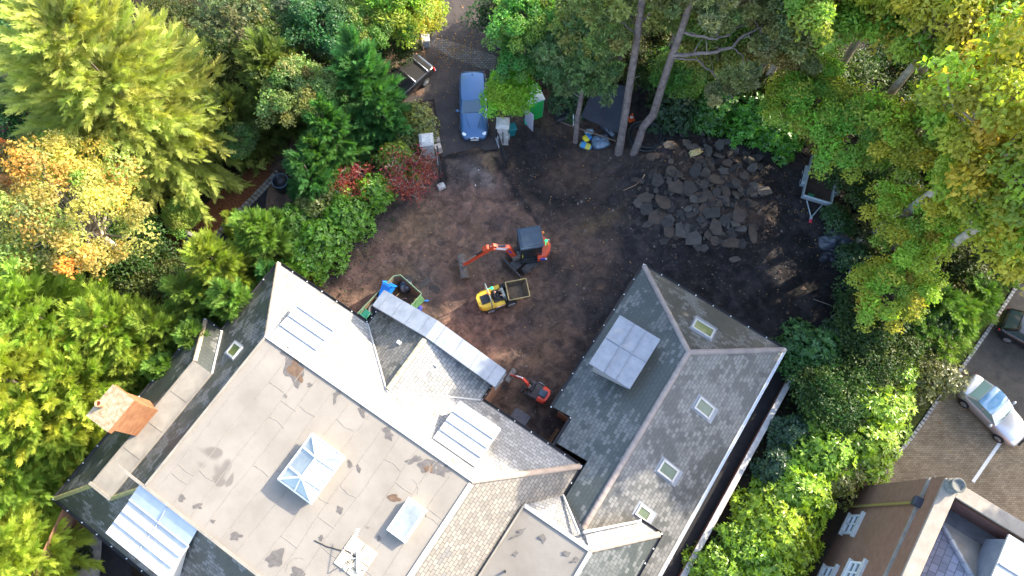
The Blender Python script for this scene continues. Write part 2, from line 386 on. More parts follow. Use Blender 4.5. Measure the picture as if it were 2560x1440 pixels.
# lane behind the trees on the left: bed of bark, kerb of setts, dark tarmac
g = NG('bark_mulch', .95, .1); c = g.ramp(g.noise(9, 8, .75), [(.3, (.05, .022, .012)), (.5, (.15, .06, .03)), (.72, (.3, .13, .06))]); g.bump(g.noise(20, 6, .7), 1, .05); M_BARK = g.out(c)
sheet('bark_bed', [at(u, v) for u, v in ((420, 700), (400, 600), (500, 520), (600, 440), (680, 350), (780, 270), (880, 200), (960, 190), (900, 260), (820, 330), (735, 395), (640, 500), (520, 620), (450, 720))], -.02, M_BARK)
sheet('lane', [at(u, v) for u, v in ((200, 980), (330, 830), (450, 700), (520, 620), (640, 500), (735, 395), (810, 330), (900, 260), (960, 280), (900, 360), (800, 450), (700, 560), (600, 670), (480, 790), (360, 900), (240, 1040))], -.01, M_TAR)
kl = [(330, 840), (450, 700), (512, 622), (575, 555), (640, 490), (690, 437), (720, 410), (760, 380), (815, 335)]
kb = MB(); rk = random.Random(3)
pts = [at(u, v) for u, v in kl]
for i in range(len(pts)-1):
    a, b2 = pts[i], pts[i+1]; L = (b2-a).length; n = int(L/.26); d = (b2-a).normalized(); q = Vector((-d.y, d.x, 0))
    for k in range(n):
        for s in (-.12, .12):
            p = a+d*((k+.5)*L/n)+q*s; kb.box((p.x, p.y, .02), (.22, .2, .1+rk.random()*.02), ang(a, b2)+rk.uniform(-.05, .05), bev=.02)
tag(kb.build('lane_kerb', mat('sett_stone', (.21, .2, .185), .8, noise=.35, nscale=3, bump=.4)), kind='structure')
# lawn and bare bed, far left
g = NG('lawn_grass', .9, .15); c = g.ramp(g.noise(6, 7, .7), [(.3, (.012, .03, .008)), (.7, (.03, .06, .014))]); g.bump(g.noise(60, 3), .7, .04); M_LAWN = g.out(c)
sheet('lawn', [at(u, v) for u, v in ((-200, 180), (150, 200), (300, 420), (150, 640), (-200, 600))], -.03, M_LAWN)
sheet('bare_bed', [at(u, v) for u, v in ((-120, 60), (60, 60), (60, 190), (-120, 200))], -.025, mat('bed_soil', (.06, .035, .03), .95, noise=.4, bump=.6))
# neighbour's parking court
M_PAVE = brickmat('block_paving', (.18, .138, .09), (.27, .215, .145), (.06, .047, .03), .21, .105, .008, .8, (.075, .055, .03))
g = NG('court_asphalt', .9, .2); c = g.ramp(g.noise(1.5, 6, .7), [(.3, (.05, .045, .04)), (.7, (.1, .088, .075))]); g.bump(g.noise(50, 3), .5, .02); M_COURT = g.out(c)
court = [hw(a, b) for a, b in ((15.2, 13.5), (16.0, 16.5), (16.35, 19), (16.9, 22.3), (17.3, 25.2), (17.7, 28.8), (36, 30), (36, 8), (15.2, 8))]
sheet('parking_court', [court[i] for i in (3, 4, 5, 6)]+[hw(36, 20.2), hw(17, 20.2)], .015, M_COURT)
sheet('paved_court', [court[0], court[1], court[2], hw(16.6, 20.2), hw(36, 20.2), court[7], court[8]], .012, M_PAVE, uv=True)
kb = MB()
kp = [hw(a, b) for a, b in ((15.25, 13.3), (16.0, 16.5), (16.35, 19), (16.9, 22.3), (17.3, 25.2), (17.7, 28.8))]
for i in range(len(kp)-1):
    a, b2 = kp[i], kp[i+1]; L = (b2-a).length; n = int(L/.23); d = (b2-a).normalized()
    for k in range(n):
        p = a+d*((k+.5)*L/n); kb.box((p.x, p.y, .03), (.2, .2, .1+rk.random()*.02), ang(a, b2)+rk.uniform(-.06, .06), bev=.02)
tag(kb.build('court_kerb', mat('court_sett', (.34, .33, .31), .8, noise=.3, nscale=3, bump=.3)), kind='structure')
g = NG('verge_grass', .95, .1); c = g.ramp(g.noise(8, 7, .7), [(.3, (.035, .05, .012)), (.7, (.1, .11, .03))]); g.bump(g.noise(60, 3), .8, .05); M_VERGE = g.out(c)
sheet('verge', [hw(a, b) for a, b in ((14.0, 12.5), (15.1, 13.4), (15.85, 16.5), (16.2, 19), (16.75, 22.3), (17.15, 25.2), (17.5, 28.8), (16.4, 29), (16.1, 25.2), (15.7, 22.3), (15, 18.5))], .018, M_VERGE)
lp = [at(2432, 1205), at(2510, 1092)]
lm = MB(); d = (lp[1]-lp[0]).normalized(); q = Vector((-d.y, d.x, 0))*.09
lm.poly([lp[0]-q+Vector((0, 0, .02)), lp[0]+q+Vector((0, 0, .02)), lp[1]+q+Vector((0, 0, .02)), lp[1]-q+Vector((0, 0, .02))])
tag(lm.build('bay_line', mat('road_paint', (.62, .62, .6), .8, noise=.15, nscale=12)), kind='structure')
# path between the wing and the boundary wall, patio at lower left
sheet('side_path', [hw(a, b) for a, b in ((6.9, 17), (8.6, 17), (8.6, -6), (6.9, -6))], .11, M_TAR)
M_PATIO = mat('patio_stone', (.36, .33, .29), .9, noise=.35, nscale=2.5, bump=.4, bscale=8)
sheet('patio', [at(u, v) for u, v in ((215, 1330), (255, 1340), (250, 1560), (60, 1560), (170, 1400))], .02, M_PATIO)
sheet('patio_asphalt', [at(u, v) for u, v in ((258, 1330), (330, 1330), (330, 1560), (240, 1560))], .03, M_TAR)
# ================================================================== MAIN HOUSE  (built in a, b, height)
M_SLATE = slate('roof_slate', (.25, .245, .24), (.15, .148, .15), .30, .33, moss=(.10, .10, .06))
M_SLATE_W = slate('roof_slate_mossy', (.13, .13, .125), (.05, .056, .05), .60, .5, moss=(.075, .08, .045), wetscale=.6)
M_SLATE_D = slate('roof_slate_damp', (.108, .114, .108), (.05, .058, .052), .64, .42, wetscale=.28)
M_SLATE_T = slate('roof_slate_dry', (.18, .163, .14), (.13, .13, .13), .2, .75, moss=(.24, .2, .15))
g = NG('roof_felt', .85, .25)
c = g.ramp(g.noise(.5, 6, .6), [(.3, (.168, .150, .128)), (.5, (.196, .177, .153)), (.75, (.224, .204, .178))])
pud = g.ramp(g.noise(.42, 3, .45, dist=.6), [(.69, 0.0), (.705, .75)])
c = g.mix(pud, c, (.105, .093, .084))
c = g.mix(g.ramp(g.noise(3.5, 6, .7), [(.55, 0.0), (.8, .3)]), c, (.135, .112, .09))
g.bump(g.noise(2.2, 5, .6, dist=.8), .25, .05); M_FELT = g.out(c)
M_LEAD = mat('lead_sheet', (.15, .17, .20), .42, spec=.5, col2=(.22, .24, .275), nscale=2.2, bump=.08, bscale=6)
M_LEADP = mat('lead_pale', (.36, .36, .355), .42, spec=.55, col2=(.48, .48, .47), nscale=1.6, bump=.08, bscale=6)
M_LEADD = mat('lead_dull', (.165, .15, .128), .6, col2=(.24, .22, .185), nscale=1.3, bump=.15, bscale=9)
M_RIDGE = mat('ridge_clay', (.30, .22, .16), .8, col2=(.42, .32, .24), nscale=2, bump=.3, bscale=20)
M_RIDGED = mat('ridge_clay_grey', (.20, .17, .16), .8, col2=(.30, .25, .22), nscale=2, bump=.3, bscale=20)
M_GUT = mat('gutter_black', (.02, .02, .022), .4)
M_CLIP = mat('gutter_clip', (.7, .72, .75), .4)
M_BRICK = brickmat('red_brick', (.26, .115, .06), (.33, .155, .085), (.22, .18, .145), .22, .075, .01)
M_WHITE = mat('white_paint', (.70, .70, .69), .4, spec=.5)
M_OFFW = mat('offwhite_trim', (.42, .41, .385), .6, noise=.12, nscale=4)
M_GLASS = mat('window_glass', (.055, .075, .08), .08, spec=.9, coat=.4)
M_GLASSG = mat('rooflight_glass', (.13, .15, .05), .12, spec=.7, col2=(.2, .21, .09), nscale=1.2)
M_GLASSB = mat('lantern_glass', (.13, .155, .165), .07, spec=1.0, col2=(.27, .29, .27), nscale=.9, coat=.3)
M_DARK = mat('dark_void', (.012, .012, .014), .8)
P = .8466
ZE, ZF = 2.8, 6.0
HO = (-9.0, -3.5, 0)                                  # the house's own origin in a, b
UP, KU = .70, .9802                                   # the house stands higher than the wing
house = thing('house', 'large slate roofed house with a beige felt flat roof and two white rooflights', 'house', hw(HO[0]*KU, HO[1]*KU, UP), HA)
house.scale = (KU, KU, 1)
def hb(mb, name, m, parent=None, uv=False): return mb.build(name, m, parent or house, off=HO, uv=uv)
A0, A0b, A1, B0, B1 = -19.0, -20.2, 1.23, -11.7, 4.5       # eaves
FA0, FA1, FB0, FB1 = -15.26, -2.76, -7.92, .72            # flat roof
BX = -16.0                                            # southern limit, out of frame
SA0, SA1, ZS = -18.26, -17.05, 4.44                   # terrace strip on the west bay
# walls
wb = MB()
for q in ([(A0+.45, .2), (A0+.45, B1-.45), (A1-.45, B1-.45), (A1-.45, BX), (A0b+2, BX), (A0b+.45, B0+.45), (A0b+.45, -.8), (A0+.45, -.8)],):
    n = len(q)
    for i in range(n):
        p, r = q[i], q[(i+1) % n]; wb.poly([(p[0], p[1], -1), (r[0], r[1], -1), (r[0], r[1], 2.75), (p[0], p[1], 2.75)][::-1])
hb(wb, 'wall', M_BRICK, uv=True)
# north-east slope (sunlit)
s = MB(); s.poly([(A0, B1, ZE), (FA0, FB1, ZF), (FA1, FB1, ZF), (A1, B1, ZE)][::-1]); ne = hb(s, 'roof_slope', M_SLATE, uv=True)
# north-west slope
s = MB()
s.poly([(A0, B1, ZE), (A0, -.3, ZE), (SA1, -2.3, ZS), (SA1, -9.7, ZS), (FA0, FB0, ZF), (FA0, FB1, ZF)])
s.poly([(A0b, -.34, ZE), (A0b, B0, ZE), (SA0, -9.76, ZS), (SA0, -2.3, ZS)])
s.poly([(A0b, -.34, ZE), (SA0, -2.3, ZS), (SA1, -2.3, ZS), (A0, -.3, ZE)][::-1])
nw = hb(s, 'roof_slope', M_SLATE_W, uv=True); nw['label'] = 'damp mossy slope along the hedge'
# south-west slope
s = MB(); s.poly([(A0b, B0, ZE), (-4.5, B0, ZE), (-4.5, FB0, ZF), (FA0, FB0, ZF), (SA1, -9.72, ZS), (SA0, -9.76, ZS)]); hb(s, 'roof_slope', M_SLATE_W, uv=True)
# south-east slope: dry and pale
s = MB(); s.poly([(A1, B1, ZE), (FA1, FB1, ZF), (FA1, -9, ZF), (A1, -9, ZE)][::-1]); se = hb(s, 'roof_slope', M_SLATE_T, uv=True); se['label'] = 'dry pale buff slate slope beside the white parapet'
# flat roof with raised felt seams
s = MB(); s.poly([(FA0, FB0, ZF), (FA1, FB0, ZF), (FA1, FB1, ZF), (FA0, FB1, ZF)]); fr = hb(s, 'flat_roof', M_FELT)
s = MB(); rr = random.Random(8)
for k in range(12):
    a = FA0+.55+k*1.0+rr.uniform(-.08, .08); pts = []
    for j in range(13): pts.append((a+rr.uniform(-.025, .025)+.05*math.sin(j*.7+k), FB0+.15+j*(FB1-FB0-.3)/12, ZF+.005))
    s.tube(pts, .013, 6, smooth=True)
    for j in range(2): 
        b = rr.uniform(FB0+1, FB1-1); s.tube([(a, b, ZF+.004), (a+.5, b+rr.uniform(-.1, .1), ZF+.004), (a+.98, b, ZF+.004)], .014, 4)
for k in range(4):                                   # wrinkles in the felt
    a, b = rr.uniform(FA0+1, FA1-1), rr.uniform(FB0+1, FB1-.6); q = rr.uniform(0, 6.28); L = rr.uniform(.4, 1.1)
    s.tube([(a+math.cos(q+j*.35)*L*j/4, b+math.sin(q+j*.35)*L*j/4, ZF+.004) for j in range(5)], [.006, .014, .016, .013, .006], 6)
hb(s, 'felt_seam', mat('felt_seam', (.205, .19, .168), .85, noise=.2))
# stains where water stands on the felt
def stain(mb, a, b, r, seed, m=0, z=None, el=1.0, rot=0.0):
    q = random.Random(seed); n = 22; ph = [q.uniform(0, 6.28) for _ in range(5)]; am = [q.uniform(.05, .28) for _ in range(5)]; pts = []
    for k in range(n):
        t = 2*math.pi*k/n; rr_ = r*(1+sum(am[j]*math.sin((j+2)*t+ph[j]) for j in range(5))*.8)
        x, y = rr_*math.cos(t), rr_*math.sin(t)*el
        pts.append((a+x*math.cos(rot)-y*math.sin(rot), b+x*math.sin(rot)+y*math.cos(rot), (z or ZF)+.004))
    mb.poly(pts, m)
s = MB()
M_STAIN = mat('damp_stain', (.09, .08, .072), .55, spec=.5, noise=.25, nscale=5); M_RUST = mat('silt_stain', (.10, .062, .038), .7, noise=.35, nscale=4)
for i, (u, v, r, el, rt, m) in enumerate(((735, 925, .75, .6, -.5, 0), (740, 925, .5, .7, -.5, 1), (715, 880, .35, .6, .3, 0), (843, 985, .22, .4, .8, 0), (838, 995, .3, .3, -1, 0), (775, 963, .12, 1, 0, 0), (714, 990, .1, .8, 0, 0), (905, 1030, .3, .4, -.4, 0), (970, 1083, .35, .55, -.3, 0),
        (1035, 1150, .38, .4, 1.0, 0), (1070, 1165, .42, .8, .5, 0), (1072, 1172, .22, .8, .5, 1), (1105, 1175, .32, .8, .2, 0), (985, 1245, .26, .7, .5, 1), (875, 1160, .2, .5, -.4, 0), (897, 1172, .18, .5, -.6, 0), (455, 1245, .2, .6, -.3, 0), (495, 1265, .22, .5, .6, 0), (533, 1303, .1, .8, 0, 0),
        (590, 1340, .25, .7, .4, 0), (690, 1395, .42, .8, 1.0, 0), (803, 1345, .12, .9, .4, 0), (850, 1275, .14, 1.2, .4, 0), (745, 1435, .35, .7, .5, 0), (948, 1345, .15, .5, -.5, 0), (1062, 1285, .12, .5, -.5, 0))):
    a, b = hab(u, v, ZF); s = MB(); stain(s, a, b, r, i+3, 0, ZF+.003*(1+m)+.0004*i, el, rt); hb(s, 'damp_stain', [M_STAIN, M_RUST][m])
# parapet cappings
s = MB()
s.box(((FA0+FA1)/2, FB1+.06, ZF+.04), (FA1-FA0+.2, .18, .1)); s.box((FA1+.07, -4.2, ZF+.04), (.24, 9.6, .1)); hb(s, 'roof_edging', M_OFFW)
s = MB(); s.box((FA0-.05, (FB0+FB1)/2, ZF+.03), (.12, FB1-FB0, .08)); s.box(((FA0-3.5)/2-1.5, FB0-.05, ZF+.03), (12.4, .12, .08)); hb(s, 'roof_kerb', M_LEADD)
# terrace strip on the bay
s = MB(); s.box(((SA0+SA1)/2, -6.0, ZS), (SA1-SA0+.12, 7.4, .14)); s.box(((SA0+SA1)/2, -9.68, ZS+.08), (SA1-SA0+.2, .14, .16)); s.box((SA1-.0, -6.0, ZS+.09), (.09, 7.3, .06)); s.box((SA0+.02, -6.0, ZS+.08), (.06, 7.3, .05))
for b in (-4.1, -5.9, -7.5): s.box(((SA0+SA1)/2, b, ZS+.075), (SA1-SA0, .03, .03))
hb(s, 'lead_terrace', M_LEADD)
# ridge tiles on hips
def ridge(mb, p, q, r=.13, step=.42, sink=.03):
    p, q = Vector(p), Vector(q); d = (q-p); L = d.length; d.normalize(); n = max(1, int(L/step)); x = d.cross(Vector((0, 0, 1))).normalized(); y = x.cross(d)
    for k in range(n):
        a, b = p+d*(k*L/n+.008), p+d*((k+1)*L/n-.008); r0, r1 = r*1.05, r*.95
        mb.loft([[c_+(x*math.cos(t)*rr_*1.15+y*(math.sin(t)*rr_-sink)) for t in [math.pi*j/7 for j in range(8)]] for c_, rr_ in ((a, r0), (b, r1))], 0, False)
        mb.poly([a+(x*math.cos(t)*r0*1.15+y*(math.sin(t)*r0-sink)) for t in [math.pi*j/7 for j in range(8)]]); mb.poly([b+(x*math.cos(t)*r1*1.15+y*(math.sin(t)*r1-sink)) for t in [math.pi*j/7 for j in range(7, -1, -1)]])
s = MB(); ridge(s, (A0, B1, ZE), (FA0, FB1, ZF)); o = hb(s, 'ridge_tiles', M_RIDGE)
s = MB(); ridge(s, (A1, B1, ZE), (FA1, FB1, ZF)); o = hb(s, 'ridge_tiles', M_RIDGE)
s = MB(); ridge(s, (A0b, -.34, ZE), (SA0, -2.3, ZS), .11); o = hb(s, 'ridge_tiles', M_RIDGE)
s = MB(); ridge(s, (A0b, B0, ZE), (SA0, -9.76, ZS), .1); o = hb(s, 'ridge_tiles', mat('ridge_mossy', (.2, .19, .1), .9, col2=(.32, .29, .1), nscale=6, bump=.4)); o['label'] = 'yellow mossy hip tiles'
s = MB(); ridge(s, (SA1, -9.7, ZS), (FA0, FB0, ZF), .1); o = hb(s, 'ridge_tiles', mat('ridge_mossy', (.2, .19, .1), .9, col2=(.32, .29, .1), nscale=6, bump=.4)); o['label'] = 'yellow mossy hip tiles'
# gutters with bright clips
def gutter(mb, p, q, clips=1.0, r=.075):
    p, q = Vector(p), Vector(q); d = (q-p).normalized(); x = d.cross(Vector((0, 0, 1))).normalized()
    mb.loft([[c_+x*(r*math.cos(t))+Vector((0, 0, r*math.sin(t))) for t in [math.pi+math.pi*j/6 for j in range(7)]] for c_ in (p, q)], 0, False)
    mb.tube([p+x*r, q+x*r], .014, 5, 0); mb.tube([p-x*r, q-x*r], .014, 5, 0)
    n = int((q-p).length/clips)
    for k in range(n+1): c_ = p+d*((q-p).length*k/max(1, n)); mb.box(c_+Vector((0, 0, .03)), (.055, .055, .05), HA*0, 1)
s = MB(); gutter(s, (A0-.06, B1+.07, ZE-.02), (-12.7, B1+.07, ZE-.02)); o = hb(s, 'gutter', [M_GUT, M_CLIP])
s = MB(); gutter(s, (-4.95, B1+.07, ZE-.02), (A1+.06, B1+.07, ZE-.02)); o = hb(s, 'gutter', [M_GUT, M_CLIP])
s = MB(); gutter(s, (A0-.07, B1, ZE-.02), (A0-.07, -.3, ZE-.02)); o = hb(s, 'gutter', [M_GUT, M_CLIP])
s = MB(); gutter(s, (A0b-.07, -.3, ZE-.02), (A0b-.07, B0, ZE-.02)); o = hb(s, 'gutter', [M_GUT, M_CLIP])
s = MB(); gutter(s, (A0b, -.27, ZE-.02), (A0, -.27, ZE-.02), .6); o = hb(s, 'gutter', [M_GUT, M_CLIP])
s = MB(); gutter(s, (A0b-.05, B0-.07, ZE-.02), (-8, B0-.07, ZE-.02)); o = hb(s, 'gutter', [M_GUT, M_CLIP])
s = MB(); gutter(s, (A1+.07, B1, ZE-.02), (A1+.07, 2.6, ZE-.02), .8); o = hb(s, 'gutter', [M_GUT, M_CLIP])
# lead valley by the bay
s = MB(); s.tube([(A0, -.3, ZE+.03), (SA1, -2.3, ZS+.03)], .07, 5); hb(s, 'valley_lead', M_OFFW)
# lead-roofed dormers on the sunny slope
def dormer(a0, a1, b0, b1, z0, z1, zb, m, nroll=3, across=True, name='dormer', lab=None, cheek=M_OFFW, over=.08):
    """flat lead roof from (b0,z0) at the slope to (b1,z1) at its front, front wall down to zb"""
    s = MB(); c = MB(); sg = 1 if b1 > b0 else -1
    ro = MB(); t = .09
    pts = [(a0-over, b0, z0), (a1+over, b0, z0), (a1+over, b1+sg*over, z1), (a0-over, b1+sg*over, z1)]
    lo = [(p[0], p[1], p[2]-t) for p in pts]; F_ = [[0, 1, 2, 3], [7, 6, 5, 4]]+[[i, 4+i, 4+(i+1) % 4, (i+1) % 4] for i in range(4)]
    if sg < 0: F_ = [f[::-1] for f in F_]
    ro.add(pts+lo, [f[::-1] for f in F_] if False else F_)
    for k in range(nroll):
        f = (k+1)/(nroll+1)
        if across:
            b = b0+(b1-b0)*f; z = z0+(z1-z0)*f; ro.box(((a0+a1)/2, b, z+.04), (a1-a0+2*over-.06, .07, .12), bev=.02)
        else:
            a = a0+(a1-a0)*f; ro.tube([(a, b0, z0+.025), (a, b1+sg*over*.6, z1+.025)], .03, 6)
    # body: cheeks and front
    c.poly([(a0, b0, z0-t), (a0, b1, z1-t), (a0, b1, zb)]); c.poly([(a1, b0, z0-t), (a1, b1, zb), (a1, b1, z1-t)])
    c.poly([(a0, b1, zb), (a0, b1, z1-t), (a1, b1, z1-t), (a1, b1, zb)])
    d = hb(c, name, cheek); 
    if lab: d['label'] = lab
    rf = ro.build('dormer_roof', m, d, off=HO)
    wv = MB(); fw = (a1-a0)
    for k in range(2):
        x0, x1 = a0+fw*(.08+.46*k), a0+fw*(.46+.46*k)
        wv.box(((x0+x1)/2, b1+sg*.02, (zb+.15+z1-t-.12)/2), (x1-x0, .04, z1-t-zb-.27))
    wv.build('dormer_window', M_GLASS, d, off=HO)
    return d
dormer(-15.25, -12.95, 1.0, 3.55, 5.72, 5.25, 3.65, M_LEADP, 3)
dormer(-5.42, -3.1, 1.35, 3.5, 5.55, 5.2, 3.7, M_LEADP, 3)
# big dormer on the south-west slope: two pitches of lead
dd = dormer(-15.62, -12.08, -8.9, -10.6, 5.55, 5.35, 3.75, M_LEADP, 2)
s = MB(); a0, a1 = -15.7, -12.0
s.poly([(a0, -8.9, 5.62), (a1, -8.9, 5.62), (a1-.0, -8.0, 6.0), (a0+.1, -8.0, 6.0)]); s.tube([(a0, -8.9, 5.63), (a1, -8.9, 5.63)], .045, 6); s.tube([(-13.85, -8.95, 5.63), (-13.85, -8.05, 6.0)], .03, 6); s.tube([(-13.85, -8.9, 5.59), (-13.85, -10.65, 5.38)], .03, 6)
s.poly([(a0, -8.9, 5.62), (a0+.1, -8.0, 6.0), (a0+.3, -8.3, 5.2)]); s.poly([(a1, -8.9, 5.62), (a1-.3, -8.3, 5.2), (a1, -8.0, 6.0)])
s.build('dormer_roof', mat('lead_shade_blue', (.3, .33, .37), .33, spec=.7, col2=(.4, .43, .47), nscale=1.6, bump=.06, bscale=5), dd, off=HO)  # shade and sky reflection on the steeper pitch painted as bluer lead
# cross gable on the front: two slate pitches, lead-covered verge
GR, GZ, GB = -8.9, 4.95, 6.2                           # ridge line, ridge height, front
vb = FB1+(ZF-GZ)/P
s = MB()
s.poly([(GR, vb, GZ), (-12.55, B1, ZE), (-12.55, GB-.3, ZE), (GR, GB-.3, GZ)]); g1 = hb(s, 'gable_slope', slate('roof_slate_gable', (.18, .165, .14), (.09, .085, .072), .48, .5, moss=(.13, .12, .05)), uv=True)
s = MB(); s.poly([(GR, vb, GZ), (GR, GB-.3, GZ), (-5.0, GB-.3, ZE), (-5.0, B1, ZE)]); g2 = hb(s, 'gable_slope', slate('roof_slate_mid', (.25, .245, .23), (.12, .12, .125), .36, .5), uv=True)
s = MB(); ridge(s, (GR, vb+.1, GZ+.02), (GR, GB-1.0, GZ+.02), .13); hb(s, 'ridge_tiles', mat('ridge_lichen', (.38, .31, .15), .9, col2=(.45, .4, .3), nscale=5, bump=.4))
s = MB(); kz = (GZ-ZE)/(GR+12.55)
for a_, b_ in ((-12.62, GR), (GR, -4.62)):
    def zz(a): return GZ+.1-(abs(a-GR)*(kz if a < GR else (GZ-ZE)/(-5.0-GR)))*(.50 if True else 1)
    s.poly([(a_, 5.32, zz(a_)), (b_, 5.32, zz(b_)), (b_, 6.38, zz(b_)), (a_, 6.38, zz(a_))])
    for e in (5.32, 6.38): s.poly([(a_, e, zz(a_)-1.0 if e > 6 else zz(a_)-.3), (b_, e, zz(b_)-1.0 if e > 6 else zz(b_)-.3), (b_, e, zz(b_)), (a_, e, zz(a_))][::(1 if e < 6 else -1)])
    for k in range(4):
        a = a_+(b_-a_)*(k+.5)/4; s.tube([(a, 5.33, zz(a)+.012), (a, 6.37, zz(a)+.012)], .016, 5)
for a_ in (-12.62, -4.62): s.poly([(a_, 5.32, ZE), (a_, 6.38, ZE), (a_, 6.38, zz(a_)), (a_, 5.32, zz(a_))][::(-1 if a_ < -8 else 1)])
o = hb(s, 'gable_lead', M_LEAD)
s = MB(); s.poly([(-12.3, 6.2, -1), (-4.9, 6.2, -1), (-4.9, 6.2, 2.9), (GR, 6.2, 4.3), (-12.3, 6.2, 2.9)][::-1]); s.poly([(-4.9, 4.0, -1), (-4.9, 6.2, -1), (-4.9, 6.2, 2.9), (-4.9, 4.0, 2.9)][::-1]); s.poly([(-12.3, 4.0, -1), (-12.3, 6.2, -1), (-12.3, 6.2, 2.9), (-12.3, 4.0, 2.9)]); hb(s, 'wall', M_BRICK, uv=True)
for a_ in (-12.55, -5.0): s = MB(); s.tube([(a_, B1-.02, ZE+.03), (GR, vb, GZ+.03)], .06, 5); hb(s, 'valley_lead', M_OFFW)
for u, v in ((998, 858), (1090, 913)): a, b = hab(u, v, 4.2); s = MB(); s.box((a, b, 4.1), (.26, .2, .6), bev=.03); hb(s, 'roof_vent', M_OFFW)
s = MB(); gutter(s, (-4.93, B1, ZE-.02), (-4.93, 5.3, ZE-.02), .4); o = hb(s, 'gutter', [M_GUT, M_CLIP])
s = MB(); gutter(s, (-12.62, B1, ZE-.02), (-12.62, 5.3, ZE-.02), .4); o = hb(s, 'gutter', [M_GUT, M_CLIP])
# chimney with one pot
ch = MB(); ca, cb = -18.62, -5.98
ch.box((ca, cb, 5.0), (1.15, 1.55, 3.6)); ch.box((ca, cb, 6.72), (1.3, 1.7, .16)); ch.box((ca, cb, 6.95), (1.42, 1.82, .3), taper=.96)
cho = hb(ch, 'chimney', brickmat('chimney_brick', (.22, .075, .03), (.30, .13, .055), (.22, .16, .1), dirt=(.13, .045, .02)), uv=True)
s = MB(); s.box((ca, cb, 7.13), (1.36, 1.76, .06), m=0); s.build('chimney_cap', mat('lichen_mortar', (.17, .125, .06), .95, col2=(.32, .27, .2), nscale=5, bump=.6, bscale=14), cho, off=HO)
s = MB(); s.lathe([(.17, 7.12), (.15, 7.4), (.17, 7.42), (.17, 7.5), (.12, 7.5), (.11, 7.3)], (ca-.42, cb-.1, 0), 14); s.build('chimney_pot', mat('clay_pot', (.5, .24, .12), .8, noise=.2), cho, off=HO)
s = MB(); s.tube([(ca+.62, cb+.8, 3.95), (ca+.62, cb-.8, 3.95)], .05, 5); s.build('flashing', M_LEAD, cho, off=HO)
# rooflights (opening windows) in slopes
def rooflight(parent, off, c, wdt, hgt, az, pitch, glass=M_GLASSG, frame=M_OFFW):
    """centre c, slope falls towards az (radians in the house frame)"""
    n = Vector((math.sin(pitch)*math.cos(az), math.sin(pitch)*math.sin(az), math.cos(pitch))); v = Vector((-math.cos(pitch)*math.cos(az), -math.cos(pitch)*math.sin(az), math.sin(pitch))); u = v.cross(n)
    c = Vector(c); f = MB()
    def bar(p, q, w_, h_):
        d = (q-p).normalized(); x = d.cross(n)*w_/2
        f.add([p-x, q-x, q+x, p+x, p-x+n*h_, q-x+n*h_, q+x+n*h_, p+x+n*h_], [[3, 2, 1, 0], [4, 5, 6, 7], [0, 1, 5, 4], [1, 2, 6, 5], [2, 3, 7, 6], [3, 0, 4, 7]])
    W, H_ = u*wdt/2, v*hgt/2
    for p, q in ((-W-H_, W-H_), (W-H_, W+H_), (W+H_, -W+H_), (-W+H_, -W-H_)):
        d = (q-p).normalized()*.055; bar(c+p-d, c+q+d-d, .095, .09)
    o = f.build('skylight', frame, parent, off=off)
    ap = MB(); k_ = .13; ap.add([c-W*(1+k_/wdt*2)-H_*1.0-v*.32+n*.012, c+W*(1+k_/wdt*2)-H_-v*.32+n*.012, c+W*(1+k_/wdt*2)+H_+v*.16+n*.012, c-W*(1+k_/wdt*2)+H_+v*.16+n*.012], [[0, 1, 2, 3]]); ap.build('lead_apron', M_LEAD, o, off=off)
    gl = MB(); gl.add([c-W-H_+n*.05, c+W-H_+n*.05, c+W+H_+n*.05, c-W+H_+n*.05], [[0, 1, 2, 3]]); gl.build('glass', glass, o, off=off)
    return o
rooflight(house, HO, (-16.8, -.7, 2.8+P*(19.0-16.8)), .65, 1.05, math.pi, math.atan(P))
# glass roof lantern, hipped, white bars
def lantern(a0, a1, b0, b1, z, hk, hr, name):
    c = MB(); c.box(((a0+a1)/2, (b0+b1)/2, z+hk/2), (a1-a0, b1-b0, hk), bev=.02); k = hb(c, name, M_WHITE)
    k['label'] = 'white framed glass roof lantern with hipped panes on the flat roof'
    am = (a0+a1)/2; o = .08; a0, a1, b0, b1 = a0-o, a1+o, b0-o, b1+o; hw_ = (a1-a0)/2; zt = z+hk+hr; zb = z+hk+.01; hw_ = .72
    r0, r1 = (am, b0+hw_, zt), (am, b1-hw_, zt); cs = [(a0, b0, zb), (a1, b0, zb), (a1, b1, zb), (a0, b1, zb)]
    gl = MB(); gl.poly([cs[0], cs[1], r0]); gl.poly([cs[1], cs[2], r1, r0]); gl.poly([cs[2], cs[3], r1]); gl.poly([cs[3], cs[0], r0, r1]); gl.build('glass', M_GLASSB, k, off=HO)
    br = MB(); T = .045
    for p, q in ((cs[0], r0), (cs[1], r0), (cs[2], r1), (cs[3], r1), (r0, r1), (cs[0], cs[1]), (cs[1], cs[2]), (cs[2], cs[3]), (cs[3], cs[0]), ((am, b0, zb), r0), ((am, b1, zb), r1), ((a0, b0+hw_, zb), r0), ((a1, b0+hw_, zb), r0), ((a0, b1-hw_, zb), r1), ((a1, b1-hw_, zb), r1)):
        br.tube([Vector(p)+Vector((0, 0, .02)), Vector(q)+Vector((0, 0, .02))], T, 4, smooth=False)
    br.build('glazing_bar', M_WHITE, k, off=HO)
lantern(-10.12, -8.32, -4.1, -1.78, ZF, .5, .5, 'roof_lantern')
c = MB(); c.box((-4.2, -2.33, ZF+.16), (1.0, 1.66, .32), bev=.02); c.box((-4.2, -2.33, ZF+.36), (1.06, 1.72, .08), bev=.02); k = hb(c, 'skylight', M_WHITE); k['label'] = 'flat white framed box rooflight standing on the felt'
